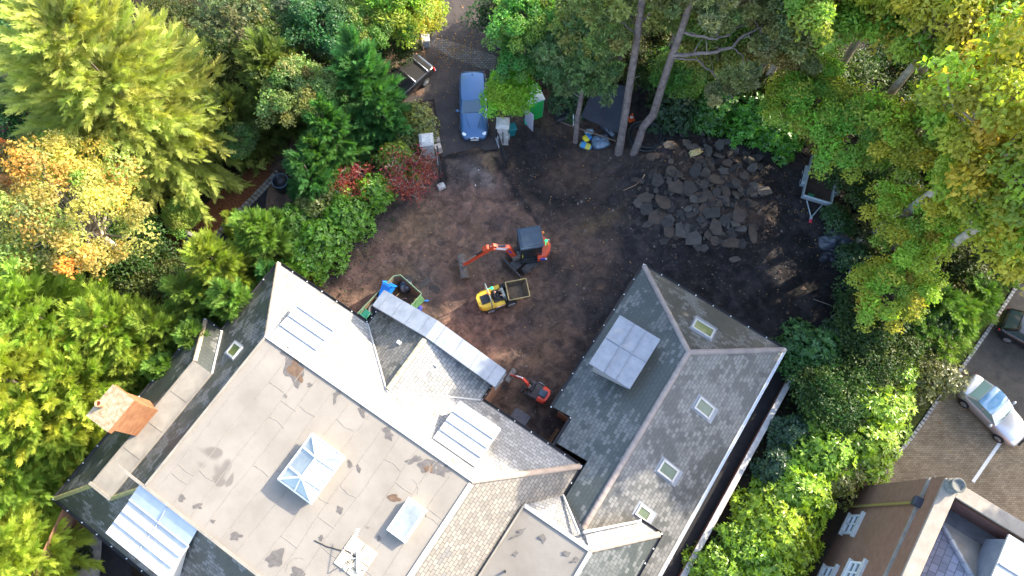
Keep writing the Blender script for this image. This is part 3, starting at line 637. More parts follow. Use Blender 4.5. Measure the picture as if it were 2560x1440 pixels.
s = MB(); s.poly([(-4.6, -3.05, ZF+.405), (-3.8, -3.05, ZF+.405), (-3.8, -1.61, ZF+.405), (-4.6, -1.61, ZF+.405)]); s.build('glass', M_GLASSB, k, off=HO)
# south-east corner: lower felt roof and its hipped slopes over the wing
def z2(a): return 4.05+(a+.1)/(3.65)*.85
s = MB(); s.poly([(-.1, 1.24, z2(-.1)), (-.1, -9, z2(-.1)), (3.55, -9, z2(3.55)), (3.55, 1.24, z2(3.55))]); hb(s, 'flat_roof', M_FELT)
s = MB()
for i, (u, v, r, el, rt, m) in enumerate(((1305, 1330, .4, .3, 1.1, 0), (1360, 1350, .3, .5, -.3, 0), (1290, 1385, .12, 1, 0, 0), (1420, 1385, .25, .5, .5, 0), (1440, 1400, .2, .6, .9, 0))):
    a, b = hab(u, v, 4.5); s = MB(); stain(s, a, b, r, i+60, 0, z2(a)+.012, el, rt); hb(s, 'damp_stain', M_STAIN)
s = MB(); s.poly([(-.15, 1.24, z2(-.1)), (3.55, 1.24, z2(3.55)), (6.2, 3.83, 3.4), (5.1, 3.83, 3.35), (2.9, 1.9, 4.5), (1.2, 2.75, 2.85)]); hb(s, 'roof_slope', M_SLATE, uv=True)
s = MB(); s.poly([(3.55, 1.24, z2(3.55)), (3.55, -9, z2(3.55)), (6.2, -9, 3.4), (6.2, 3.83, 3.4)]); hb(s, 'roof_slope', M_SLATE_D, uv=True)
s = MB(); s.poly([(6.15, 3.7, 3.36), (6.15, -9, 3.36), (6.15, -9, 1.2), (6.15, 3.7, 1.2)]); s.poly([(2.9, 1.8, 4.4), (5.1, 3.7, 3.3), (6.15, 3.7, 3.36), (6.15, 3.7, 1.2), (5.1, 3.7, 1.2), (2.9, 1.8, 2.0)]); hb(s, 'upper_wall', M_BRICK, uv=True)
s = MB(); ridge(s, (6.2, 3.83, 3.4), (3.55, 1.24, z2(3.55)), .13); hb(s, 'ridge_tiles', M_RIDGE)
s = MB(); s.box((1.72, 1.26, z2(1.72)+.02), (3.75, .2, .12), ry=-math.atan(.85/3.65)); s.box((3.62, -4, z2(3.6)+.03), (.18, 10.4, .12)); hb(s, 'roof_edging', M_OFFW)
s = MB(); s.box((-.12, -4, z2(-.1)+.03), (.1, 10.5, .16)); hb(s, 'roof_kerb', M_LEADD)
for p_, q_ in (((5.1, 3.86, 3.42), (2.9, 1.75, 4.85)), ((1.25, 2.8, 2.95), (2.75, 1.6, 4.85))): s = MB(); s.tube([p_, q_], .07, 5); hb(s, 'valley_lead', M_OFFW)
s = MB(); gutter(s, (6.28, 3.9, 3.36), (6.28, -9, 3.36), .8); o = hb(s, 'gutter', [M_GUT, M_CLIP])
s = MB(); gutter(s, (5.1, 3.92, 3.33), (6.25, 3.92, 3.36), .6); o = hb(s, 'gutter', [M_GUT, M_CLIP])
s = MB(); a, b = hab(1262, 1430, 5.0); s.tube([(a, b, z2(a)), (a, b, z2(a)+.55)], .06, 10); hb(s, 'vent_pipe', M_GUT)

# aerial, slabs and cable lying on the flat roof
a, b = hab(890, 1395, ZF+UP)
t = thing('roof_aerial', 'white television aerial and fittings weighted by paving slabs on the felt roof', 'aerial', hw(a, b, ZF+UP), HA)
for dx, dy in ((-.36, -.36), (.36, -.36), (-.36, .36), (.36, .36)):
    s = MB(); s.box((dx, dy, .03), (.68, .68, .06), bev=.012); s.build('paving_slab', mat('mossy_slab', (.42, .33, .22), .9, col2=(.55, .48, .36), nscale=4, bump=.4), t)
s = MB(); s.tube([(.0, .0, .06), (0, 0, .75)], .03, 8); s.build('mast', M_LEAD, t)
s = MB(); p, q = Vector((-.05, -.1, .7)), Vector((-.55, 1.1, .78)); s.tube([p, q], .018, 6)
for k in range(12):
    c_ = p+(q-p)*(.25+.75*k/11); d = Vector((1, .42, 0)).normalized(); s.tube([c_-d*.1, c_+d*.1], .008, 4)
s.build('aerial_boom', M_WHITE, t)
s = MB(); s.box((.2, -.05, .13), (.9, .16, .12), -.9, bev=.03); s.box((.35, .32, .1), (.5, .1, .08), .6, bev=.02); s.box((-.05, -.45, .1), (.45, .13, .09), .9, bev=.02); s.build('bracket', M_WHITE, t)
s = MB(); s.tube([(0, .02, .1), (-.3, .1, .08), (-.7, -.1, .03), (-1.4, -.35, .02), (-2.0, -.45, .02)], .02, 5); s.tube([(0, 0, .3), (-.25, -.3, .12), (.3, -.4, .1), (.6, -.2, .08)], .018, 5); s.build('cable', M_GUT, t)

# ================================================================== GARAGE WING
WO = (2.8, 9, 0); ZR = 4.9
wing = thing('garage_wing', 'long single storey slate roofed wing with four rooflights beside the yard', 'outbuilding', hw(WO[0]*1.0165, WO[1]*1.0165, -.6), HA)
wing.scale = (1.0165, 1.0165, 1)
def wbd(mb, name, m, parent=None, uv=False): return mb.build(name, m, parent or wing, off=WO, uv=uv)
L0, L1, LB1, LB0, RB = -1.6, 7.2, 15.93, -6, 12.2
s = MB(); q = [(L0+.4, 6.6), (L0+.4, LB1-.4), (L1-.35, LB1-.4), (L1-.35, LB0), (.0, LB0), (.0, 6.6)]
for i in range(len(q)):
    p, r = q[i], q[(i+1) % len(q)]; s.poly([(p[0], p[1], -.2), (r[0], r[1], -.2), (r[0], r[1], 2.75), (p[0], p[1], 2.75)])
wbd(s, 'wall', M_BRICK, uv=True)
s = MB(); s.poly([(L0, LB1, ZE), (2.8, RB, ZR), (2.8, 1.55, ZR), (1.36, 1.55, ZR-.477*1.44), (1.36, 4.75, ZR-.477*1.44), (-.42, 4.75, ZE+.56), (-.42, 6.3, ZE+.56), (L0, 6.3, ZE)][::-1])
s.poly([(1.36, 4.75, ZR-.687), (1.36, 1.55, ZR-.687), (1.36, 1.55, 1.5), (1.36, 4.75, 1.5)])
wbd(s, 'roof_slope', M_SLATE_D, uv=True)
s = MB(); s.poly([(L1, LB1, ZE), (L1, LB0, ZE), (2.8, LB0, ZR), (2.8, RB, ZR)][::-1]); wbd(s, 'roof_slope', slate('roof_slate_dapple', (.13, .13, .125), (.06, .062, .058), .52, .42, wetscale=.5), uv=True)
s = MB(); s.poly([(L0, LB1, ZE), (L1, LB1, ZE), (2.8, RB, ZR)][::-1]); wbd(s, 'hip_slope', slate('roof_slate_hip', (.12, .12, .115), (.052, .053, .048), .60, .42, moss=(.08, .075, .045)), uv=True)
s = MB(); ridge(s, (L0, LB1, ZE), (2.8, RB, ZR)); o = wbd(s, 'ridge_tiles', M_RIDGED)
s = MB(); ridge(s, (L1, LB1, ZE), (2.8, RB, ZR)); o = wbd(s, 'ridge_tiles', M_RIDGED)
s = MB(); ridge(s, (2.8, RB, ZR), (2.8, 1.7, ZR)); o = wbd(s, 'ridge_tiles', M_RIDGED)
s = MB(); gutter(s, (L0-.07, LB1+.05, ZE-.02), (L0-.07, 6.25, ZE-.02)); o = wbd(s, 'gutter', [M_GUT, M_CLIP])
s = MB(); gutter(s, (L0, LB1+.07, ZE-.02), (L1, LB1+.07, ZE-.02)); o = wbd(s, 'gutter', [M_GUT, M_CLIP])
s = MB(); gutter(s, (-.5, 6.25, ZE-.02+.5), (-.5, 4.5, ZE+.48)); o = wbd(s, 'gutter', [M_GUT, M_CLIP])
s = MB(); gutter(s, (L1+.07, LB1+.07, ZE-.02), (L1+.07, LB0, ZE-.02)); o = wbd(s, 'gutter', [mat('gutter_pale', (.62, .63, .65), .35), M_CLIP]); o['label'] = 'pale grey gutter along the boundary path'
for b, wd, hg in ((10.4, .62, 1.0), (6.62, .62, 1.0), (4.2, .5, .72)):
    rooflight(wing, WO, (4.95, b, ZR-.477*(4.95-2.8)), wd, hg, 0, math.atan(.477), mat('rooflight_glass_dark', (.06, .085, .035), .15, spec=.7, col2=(.1, .12, .06), nscale=1.3))
rooflight(wing, WO, (2.9, 14.1, ZE+(LB1-14.1)/(LB1-RB)*(ZR-ZE)), 1.1, .75, math.pi/2, math.atan((ZR-ZE)/(LB1-RB)))
# lead dormer above the yard
c = MB(); ro = MB(); x0, x1, y0, y1, zt, zb_ = -1.05, 1.12, 8.95, 11.85, 4.75, 3.0
ro.box(((x0+x1)/2, (y0+y1)/2, zt+.16), (x1-x0+.25, y1-y0+.2, .1), ry=-.03)
for f in (.36, .68): ro.tube([(x0+(x1-x0)*f, y0-.05, zt+.23), (x0+(x1-x0)*f, y1+.05, zt+.23)], .03, 6)
ro.tube([(x0-.1, (y0+y1)/2+.1, zt+.22), (x1+.1, (y0+y1)/2+.1, zt+.24)], .035, 6)
c.box(((x0+x1)/2+.1, (y0+y1)/2, (zt+.1+zb_)/2), (x1-x0-.1, y1-y0-.12, zt+.1-zb_))
d = wbd(c, 'dormer', M_OFFW); wbd(ro, 'dormer_roof', M_LEAD, d)
s = MB(); s.box((x0+.12, (y0+y1)/2, (zt+zb_)/2+.2), (.04, y1-y0-.5, .9)); wbd(s, 'dormer_window', M_GLASS, d)
s = MB(); s.box((-.9, 6.33, 1.3), (.7, .06, 2.3)); wbd(s, 'boarded_end', M_BRICK, uv=True); mat('cedar_board', (.16, .085, .045), .8, noise=.25, nscale=7)

# boundary wall along the path
s = MB()
s.box((8.72, 5, .2), (.24, 22, .8)); bw_ = MB(); bw_.box((8.72, 5, .64), (.32, 22.1, .09), bev=.02)
t = thing('boundary_wall', 'low brick boundary wall with a pale coping beside the dark side path', 'wall', hw(8.72, 5), HA)
s.build('brickwork', M_BRICK, t, off=(8.72, 5, 0), uv=True); bw_.build('coping', mat('coping_stone', (.42, .4, .38), .85, noise=.25, nscale=3, bump=.2), t, off=(8.72, 5, 0))

# ================================================================== NEIGHBOUR'S HOUSE
NO = (20, 8, 0); ZN = 8.0; NA, NB = 14.72, 12.48
nb = thing('brick_house', 'tall red brick house with a stone parapet and lead box dormer, lower right', 'house', hw(NO[0], NO[1]), HA)
def nbd(mb, name, m, parent=None, uv=False): return mb.build(name, m, parent or nb, off=NO, uv=uv)
M_NBRICK = brickmat('pink_brick', (.19, .085, .05), (.27, .13, .082), (.20, .155, .12), .22, .075, .01, dirt=(.2, .11, .06))
M_STONE = mat('parapet_stone', (.19, .165, .135), .85, col2=(.27, .24, .2), nscale=1.5, bump=.2, bscale=12)
s = MB(); s.poly([(NA, NB, 0), (NA, -14, 0), (NA, -14, ZN), (NA, NB, ZN)][::-1]); s.poly([(NA, NB, 0), (34, NB, 0), (34, NB, ZN), (NA, NB, ZN)]); nbd(s, 'wall', M_NBRICK, uv=True)
s = MB(); s.box((NA-.04, -.8, 6.9), (.12, 26.5, .14)); s.box((25, NB+.04, 6.9), (20.4, .14, .2)); nbd(s, 'string_course', mat('string_stone', (.22, .2, .17), .85, noise=.2, nscale=3))
s = MB(); s.box((NA+.32, -.9, ZN+.06), (.66, 26.6, .14), bev=.02); s.box((25.36, NB-.32, ZN+.055), (20.0, .66, .14), bev=.02); nbd(s, 'parapet', M_STONE)
s = MB(); s.poly([(NA+.72, NB-.72, ZN), (34, NB-.72, ZN), (34, NB-.72, 6.6), (NA+.72, NB-.72, 6.6)]); s.poly([(NA+.72, NB-.72, ZN), (NA+.72, -14, ZN), (NA+.72, -14, 6.6), (NA+.72, NB-.72, 6.6)][::-1]); nbd(s, 'inner_wall', mat('dark_brick', (.12, .06, .05), .9, noise=.3, nscale=5), uv=True)
s = MB(); s.poly([(NA+.72, NB-.72, 6.6), (34, NB-.72, 6.6), (34, NB-1.6, 6.7), (NA+1.4, NB-1.6, 6.7)][::-1]); nbd(s, 'box_gutter', mat('gutter_lead', (.1, .1, .105), .6, noise=.3, nscale=2))
s = MB(); s.poly([(NA+.74, NB-1.2, 6.62), (NA+.74, -14, 6.62), (NA+7, -14, 9.5), (NA+5.6, NB-6.2, 9.3)]); nbd(s, 'roof_slope', slate('neighbour_slate', (.17, .18, .225), (.10, .105, .13), .30, .45, .38, .3), uv=True)
s = MB(); s.poly([(NA+1.0, NB-1.4, 6.72), (NA+5.6, NB-6.2, 9.3), (34, NB-6.2, 9.3), (34, NB-1.4, 6.72)][::-1]); nbd(s, 'roof_slope', mat('stone_slope', (.16, .15, .13), .8, col2=(.24, .225, .2), nscale=1.2, bump=.2), uv=True)
s = MB(); ridge(s, (NA+1.0, NB-1.4, 6.75), (NA+5.6, NB-6.2, 9.35), .12, .5); nbd(s, 'ridge_tiles', M_LEAD)
s = MB(); c_ = (NA+.32, NB-.3, 0); s.lathe([(.33, ZN+.1), (.33, ZN+.28), (.27, ZN+.32), (.24, ZN+.46), (.30, ZN+.56), (.32, ZN+.68), (.28, ZN+.72), (.22, ZN+.6), (.05, ZN+.58)], c_, 20); nbd(s, 'finial', mat('weathered_stone', (.09, .095, .09), .9, col2=(.18, .18, .165), nscale=6, bump=.5))
s = MB(); pb = 11.1
s.tube([(NA-.14, pb, 0), (NA-.14, pb, 6.9)], .07, 8); nbd(s, 'downpipe', mat('pipe_ochre', (.22, .17, .05), .5))
s = MB(); s.box((NA-.16, pb, 7.0), (.34, .4, .36), bev=.03, taper=1.15); nbd(s, 'rainwater_head', mat('rain_head', (.03, .035, .05), .5))
def nwin(b, z, wd, hg):
    s = MB(); 
    for y_, w2 in ((b-wd/2, .09), (b+wd/2, .09), (b, .06)): s.box((NA-.05, y_, z), (.16, w2, hg+.1))
    for zz_, h2 in ((z-hg/2, .09), (z+hg/2, .09), (z, .05)): s.box((NA-.053, b, zz_), (.15, wd+.08, h2))
    o = nbd(s, 'window', M_WHITE)
    g_ = MB(); g_.poly([(NA-.03, b-wd/2, z-hg/2), (NA-.03, b-wd/2, z+hg/2), (NA-.03, b+wd/2, z+hg/2), (NA-.03, b+wd/2, z-hg/2)]); nbd(g_, 'pane', M_GLASS, o)
    l_ = MB(); l_.box((NA-.06, b, z+hg/2+.17), (.2, wd+.45, .22), bev=.02); nbd(l_, 'lintel', M_OFFW, o)
    l_ = MB(); l_.box((NA-.09, b, z-hg/2-.1), (.26, wd+.3, .1), bev=.02); nbd(l_, 'sill', M_OFFW, o)
nwin(10.05, 1.35, 1.0, 1.1); nwin(7.0, 1.3, 1.0, 1.1); nwin(7.4, 3.9, 1.05, 1.1)
# lead box dormer at the frame's corner
s = MB(); a, b = hab(2545, 1410, 8.6); s.box((a+.4, b-.4, 7.9), (2.2, 2.2, 1.6)); d = nbd(s, 'dormer', M_LEAD)
s = MB(); s.box((a+.4, b-.4, 8.76), (2.5, 2.5, .1)); nbd(s, 'dormer_roof', M_LEADP, d); s = MB(); s.tube([(a-.8, b-.5, 8.84), (a+1.6, b-.5, 8.84)], .05, 6); nbd(s, 'lead_roll', M_LEAD, d)
# ================================================================== FOLIAGE
def leafmat(name, trans=.3, rough=.5, spec=.25):
    m = bpy.data.materials.new(name); m.use_nodes = True; N = m.node_tree; b = N.nodes['Principled BSDF']; out = N.nodes['Material Output']
    a = N.nodes.new('ShaderNodeAttribute'); a.attribute_name = 'Col'; oi = N.nodes.new('ShaderNodeObjectInfo')
    mx = N.nodes.new('ShaderNodeMix'); mx.data_type = 'RGBA'; mx.blend_type = 'MULTIPLY'; mx.inputs['Factor'].default_value = 1
    N.links.new(a.outputs['Color'], mx.inputs[6]); N.links.new(oi.outputs['Color'], mx.inputs[7])
    N.links.new(mx.outputs[2], b.inputs['Base Color']); b.inputs['Roughness'].default_value = rough; b.inputs['Specular IOR Level'].default_value = spec
    tr = N.nodes.new('ShaderNodeBsdfTranslucent'); m2 = N.nodes.new('ShaderNodeMix'); m2.data_type = 'RGBA'; m2.blend_type = 'MULTIPLY'; m2.inputs['Factor'].default_value = 1
    N.links.new(mx.outputs[2], m2.inputs[6]); m2.inputs[7].default_value = (1.45, 1.6, .6, 1)
    N.links.new(m2.outputs[2], tr.inputs['Color'])
    s = N.nodes.new('ShaderNodeMixShader'); s.inputs[0].default_value = trans
    N.links.new(b.outputs[0], s.inputs[1]); N.links.new(tr.outputs[0], s.inputs[2]); N.links.new(s.outputs[0], out.inputs['Surface'])
    return m
M_LEAF = leafmat('leaf', .42, .45, .3); M_NEEDLE = leafmat('needle', .32, .6, .2); M_GLOSSY = leafmat('glossy_leaf', .3, .32, .5)
M_BARK1 = mat('tree_bark', (.13, .10, .08), .9, noise=.4, nscale=5, bump=.8, bscale=14)
M_BARKP = mat('pale_bark', (.34, .29, .23), .85, noise=.3, nscale=5, bump=.5, bscale=14)
g = NG('pine_bark', .9, .15); c = g.ramp(g.noise(3.2, 7, .7), [(.3, (.085, .066, .062)), (.55, (.19, .15, .135)), (.75, (.29, .23, .20))]); g.bump(g.noise(13, 6, .75), 1, .05); M_PINEB = g.out(c)

def unit(v): return v/np.maximum(1e-9, np.linalg.norm(v, axis=-1, keepdims=True))
def rdir(rng, n, zmin=-1.0):
    z = rng.uniform(zmin, 1, n); t = rng.uniform(0, 2*np.pi, n); q = np.sqrt(np.maximum(0, 1-z*z)); return np.stack([q*np.cos(t), q*np.sin(t), z], -1)
def leafquads(P_, Nn, size, aspect, rng, fold=.12, T=None):
    """one folded rhombic leaf per point; returns verts, quads"""
    n = len(P_); Nn = unit(Nn)
    if T is None: T = rng.normal(size=(n, 3))
    T = unit(T-Nn*np.sum(T*Nn, -1, keepdims=True)); S = np.cross(Nn, T); sz = size[:, None]
    a = P_; b = P_+T*sz*.45+S*sz*aspect*.5-Nn*sz*fold; c = P_+T*sz; d = P_+T*sz*.45-S*sz*aspect*.5-Nn*sz*fold
    V = np.stack([a, b, c, d], 1).reshape(-1, 3); Fq = np.arange(4*n).reshape(n, 4); return V, Fq
class Fol:
    def __init__(s, seed): s.rng = np.random.default_rng(seed); s.V = []; s.F = []; s.C = []; s.n = 0
    def put(s, V, F, col):
        s.V.append(V); s.F.append(F+s.n); s.C.append(col); s.n += len(V)
    def leaves(s, P_, Nn, size, aspect, colmul, T=None, fold=.12):
        V, F = leafquads(P_, Nn, size, aspect, s.rng, fold, T); s.put(V, F, np.repeat(colmul, 4, 0))
    def mesh(s, name, m, parent): return npmesh(name, np.concatenate(s.V), np.concatenate(s.F), m, np.concatenate(s.C), parent)
def tint(rng, n, lo=.75, hi=1.25): return rng.uniform(lo, hi, n)[:, None]*np.ones((1, 3))
def clumps(f, cents, rads, per, size, aspect, ccol, flat=.75, up=.45, inner=.35, jit=.55):
    rng = f.rng; n = len(cents)
    k = np.repeat(np.arange(n), per); m = len(k)
    d = unit(rdir(rng, m, -.45)+np.array([0, 0, .12])); r = rng.uniform(inner, 1, m)**.6
    # sub-lumps so that a clump's outline is ragged
    d2 = d*np.array([1, 1, flat]); lump = 1+.28*np.sin(d[:, 0]*5+k)*np.sin(d[:, 1]*5+k*1.7)
    P_ = cents[k]+d2*(rads[k]*r*lump)[:, None]
    Nn = d*.55+np.array([0, 0, up])+rng.normal(size=(m, 3))*jit
    col = ccol[k]*tint(rng, m, .8, 1.22)
    f.leaves(P_, Nn, size*rng.uniform(.7, 1.3, m), aspect, col, fold=.1)
def orange(rng, col, frac, c=(1.18, .84, .7)):
    q = rng.random(len(col)) < frac; col[q] = col[q]*np.array(c); return col
def limbs(mb, base, cents, r0, seed, frac=.5, n=6):
    q = random.Random(seed)
    for c in cents:
        if q.random() > frac: continue
        b = Vector(base)+Vector((q.uniform(-.1, .1), q.uniform(-.1, .1), q.uniform(-1.2, .8))); c = Vector(c); mid = (b+c)/2+Vector((q.uniform(-.35, .35), q.uniform(-.35, .35), q.uniform(.1, .5)))
        m1 = b.lerp(mid, .55)+Vector((q.uniform(-.15, .15), q.uniform(-.15, .15), .05)); r = r0*q.uniform(.2, .42)
        mb.tube([b, m1, mid, mid.lerp(c, .6)+Vector((q.uniform(-.15, .15), q.uniform(-.15, .15), 0)), c], [r, r*.8, r*.6, r*.4, r*.15], n)
PROTO = {}
HIDE = []
def proto(name, trunk_mb, fol, fm, bark, cat='tree'):
    t = thing(name, None, None); 
    trunk_mb.build('trunk', bark, t); fol.mesh('crown', fm, t)
    t['category'] = cat; return t
def broadleaf(name, seed, Rr, H, n=70, per=330, leaf=.17, rc=1.0, orng=.06, gap=.0, bark=None, limbfrac=.5, squash=.62, trunk_r=.2, aspect=.6):
    f = Fol(seed); rng = f.rng
    zc = H-Rr*squash*1.05
    d = rdir(rng, n, -.35); lob = 1+.16*np.sin(3*np.arctan2(d[:, 1], d[:, 0])+seed)+.1*np.sin(5*np.arctan2(d[:, 1], d[:, 0])+2*seed)
    r = (rng.uniform(.3, 1, n)**.42)*lob
    c = d*np.array([Rr, Rr, Rr*squash])*r[:, None]*.86+np.array([0, 0, zc])
    rads = rc*rng.uniform(.65, 1.25, n)
    cc = tint(rng, n, .72, 1.28); cc *= np.stack([rng.uniform(.72, 1.5, n), rng.uniform(.9, 1.12, n), rng.uniform(.8, 1.1, n)], -1); cc = orange(rng, cc, orng)
    clumps(f, c, rads, per, leaf, aspect, cc)
    mb = MB(); mb.tube([(0, 0, -.3), (.05, 0, H*.2), (-.05, .06, zc*.7), (0, 0, zc)], [trunk_r*1.4, trunk_r, trunk_r*.8, trunk_r*.5], 9)
    limbs(mb, (0, 0, zc*.75), c, trunk_r, seed, limbfrac)
    return proto(name, mb, f, M_LEAF, bark or M_BARK1)
def frond(nb=9):
    """narrow feathery spray along +x, length 1: short pointed blades either side of a stalk, a sharp tip"""
    V = []
    def rh(p, d, L, w_):
        p = np.array(p); d = np.array(d); d = d/np.linalg.norm(d); s = np.array([-d[1], d[0], 0])
        V.extend([p, p+d*L*.3+s*w_, p+d*L, p+d*L*.3-s*w_])
    for i in range(nb):
        x = .04+.76*i/nb; L = (.30*(1-x)**.8+.07)*(.65+.7*((i*37) % 10)/10); z = -.10*x*x
        for sg in (1, -1): rh((x+.025*sg, 0, z), (.80, sg*.66, -.15+.35*((i*29+sg*3) % 7)/7), L, .024)
    rh((0, 0, 0), (1, 0, -.06), .8, .02); rh((.66, 0, -.05), (1, .06, -.1), .40, .028)
    return np.array(V)
FR = frond(9); FRS = frond(5)
def frames(D, rng, roll=.5):
    D = unit(D); up = np.tile(np.array([0, 0, 1.]), (len(D), 1))+rng.normal(size=D.shape)*roll
    Yv = unit(np.cross(up, D)); Zv = np.cross(D, Yv); return np.stack([D, Yv, Zv], -1)
def sprays(f, P_, D, L, col, tmpl=None, roll=.45, wid=1.0):
    tmpl = FR if tmpl is None else tmpl; M = frames(D, f.rng, roll)
    t = tmpl*np.array([1, wid, 1]); V = np.einsum('nij,kj->nki', M, t)*L[:, None, None]+P_[:, None, :]
    n, k = len(P_), len(t)
    f.put(V.reshape(-1, 3), np.arange(n*k).reshape(-1, 4), np.repeat(col, k, 0))
def conifer(name, seed, Rr, H, nb=110, per=14, L=.85, shape=.8, z0=.08, el=(.0, 1.0), roll=.4, droop=.0, var=.25, yel=0.0, tip=.3, wid=1.0, trunk_r=.16):
    f = Fol(seed); rng = f.rng; mb = MB()
    t = z0+(1-z0)*(1-np.sqrt(rng.random(nb)))*.97; az = np.arange(nb)*2.39996+rng.normal(size=nb)*.3
    lobe = 1+.12*np.sin(3*az+seed)+.1*rng.normal(size=nb)
    Rt = Rr*(1-t)**shape*lobe; ea = el[0]+(el[1]-el[0])*t+rng.normal(size=nb)*.1
    bd = np.stack([np.cos(az)*np.cos(ea), np.sin(az)*np.cos(ea), np.sin(ea)], -1); org = np.stack([np.zeros(nb), np.zeros(nb), t*H], -1)
    bl = np.maximum(.5, Rt/np.maximum(.35, np.cos(ea)))
    k = np.repeat(np.arange(nb), per); m = len(k); s = .28+.72*np.tile((np.arange(per)+.5)/per, nb)+rng.normal(size=m)*.03
    side = np.where(np.arange(m) % 2 == 0, 1, -1)*rng.uniform(.35, 1.0, m)*(1.15-.8*s)
    sd = unit(np.cross(bd, np.array([0, 0, 1.])+1e-6))
    P_ = org[k]+bd[k]*(bl[k]*s)[:, None]+np.array([0, 0, -1.])*(droop*bl[k]*s*s)[:, None]
    D = bd[k]+sd[k]*side[:, None]+rng.normal(size=(m, 3))*.26+np.array([0, 0, .12-droop*.9])
    bc = tint(rng, nb, 1-var, 1+var); bc = bc*np.stack([1+yel*rng.normal(size=nb)*.5, np.ones(nb), np.ones(nb)], -1)
    col = bc[k]*tint(rng, m, .85, 1.15)*(1+tip*(s-.7))[:, None]
    sprays(f, P_, D, L*rng.uniform(.7, 1.25, m)*(1.1-.35*s)*np.clip(bl[k]/Rr+.55, .6, 1.1), col, None, roll, wid)
    mb.tube([(0, 0, -.3), (.03, 0, H*.3), (0, .03, H*.6), (0, 0, H*.82)], [trunk_r*1.3, trunk_r, trunk_r*.5, .02], 8)
    for i in [q for q in range(0, nb, 3) if t[q] < .45]: mb.tube([org[i], org[i]+bd[i]*bl[i]*.5-np.array([0, 0, droop*bl[i]*.25]), org[i]+bd[i]*bl[i]*.95-np.array([0, 0, droop*bl[i]*.9])], [.035, .02, .006], 4)
    return proto(name, mb, f, M_NEEDLE, M_BARK1)
def tufts(f, cents, rads, per, nl, ccol, L=.26, w_=.05):
    rng = f.rng; k = np.repeat(np.arange(len(cents)), per); m = len(k)
    d = rdir(rng, m, -.35); P_ = cents[k]+d*np.array([1, 1, .6])*(rads[k]*rng.uniform(.35, 1, m)**.5)[:, None]
    ax = unit(d*.7+np.array([0, 0, .55])+rng.normal(size=(m, 3))*.35); col = ccol[k]*tint(rng, m, .75, 1.3)
    kk = np.repeat(np.arange(m), nl); q = len(kk)
    T = unit(ax[kk]*.55+rng.normal(size=(q, 3))*.62); Nn = rng.normal(size=(q, 3))
    f.leaves(P_[kk], Nn, L*rng.uniform(.7, 1.25, q), w_/L*1.6, col[kk]*tint(rng, q, .85, 1.15), T, .02)
def pinecrown(f, cents, rads, per=26, nl=13, var=.22):
    n = len(cents); cc = tint(f.rng, n, 1-var, 1+var)*np.stack([f.rng.uniform(.75, 1.2, n), f.rng.uniform(1, 1.12, n), f.rng.uniform(.9, 1.3, n)], -1)
    tufts(f, cents, rads, per, nl, cc)
def pine(name, seed, Rr, H, n=46, squash=.45, trunk_r=.2):
    f = Fol(seed); rng = f.rng; zc = H-Rr*squash
    d = rdir(rng, n, -.5); c = d*np.array([Rr, Rr, Rr*squash])*(rng.uniform(.25, 1, n)**.5)[:, None]+np.array([0, 0, zc])
    pinecrown(f, c, rng.uniform(.55, 1.05, n)); mb = MB()
    mb.tube([(0, 0, -.3), (.1, 0, H*.3), (-.06, .1, H*.6), (0, 0, zc)], [trunk_r*1.3, trunk_r, trunk_r*.85, trunk_r*.6], 10); limbs(mb, (0, 0, zc-.6), c, trunk_r*.8, seed, .6)
    return proto(name, mb, f, M_NEEDLE, M_PINEB)
def laurel(name, seed, Rr, H, n=420, leaf=.2, aspect=.36, per=9, squash=None, lumps=14):
    """dense dome of leaf rosettes over lumps"""
    f = Fol(seed); rng = f.rng
    lc = rdir(rng, lumps, .0)*np.array([Rr, Rr, H])*np.array([.62, .62, .62]); lr = rng.uniform(.34, .5, lumps)*Rr
    lc = np.vstack([lc, [[0, 0, H*.45]]]); lr = np.append(lr, Rr*.62)
    k = rng.integers(0, len(lc), n); d = unit(rdir(rng, n, -.25)); P_ = lc[k]+d*np.array([1, 1, .9])*lr[k][:, None]*rng.uniform(.86, 1.06, n)[:, None]
    P_[:, 2] = np.maximum(P_[:, 2], .15)
    ax = unit(d+np.array([0, 0, .6])+rng.normal(size=(n, 3))*.25); kk = np.repeat(np.arange(n), per); m = len(kk)
    rnd = rng.normal(size=(m, 3)); T = unit(np.cross(ax[kk], rnd)); inc = rng.uniform(.05, .75, m)[:, None]
    T2 = unit(T*(1-inc)+ax[kk]*inc); Nn = ax[kk]-T*.3
    lc_ = tint(rng, len(lc), .82, 1.18); young = (rng.random(n) < .3)
    rc = lc_[k]*tint(rng, n, .78, 1.22); rc[young] *= np.array([1.35, 1.22, .9])
    f.leaves(P_[kk]+T2*.02, Nn, leaf*rng.uniform(.7, 1.25, m), aspect, rc[kk]*tint(rng, m, .85, 1.15), T2, .05)
    # darker leaves inside so the dome is not hollow
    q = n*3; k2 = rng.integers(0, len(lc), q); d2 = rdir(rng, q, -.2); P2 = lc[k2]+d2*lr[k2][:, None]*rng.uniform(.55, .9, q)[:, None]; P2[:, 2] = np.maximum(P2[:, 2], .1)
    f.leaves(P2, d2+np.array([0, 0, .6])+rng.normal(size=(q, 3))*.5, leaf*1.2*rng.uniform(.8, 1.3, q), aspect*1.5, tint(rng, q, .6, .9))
    mb = MB()
    for j in range(5): mb.tube([(0, 0, -.2), tuple(lc[j]*np.array([.4, .4, .5])), tuple(lc[j])], [.07, .05, .02], 5)
    return proto(name, mb, f, M_GLOSSY, M_BARK1, 'shrub')
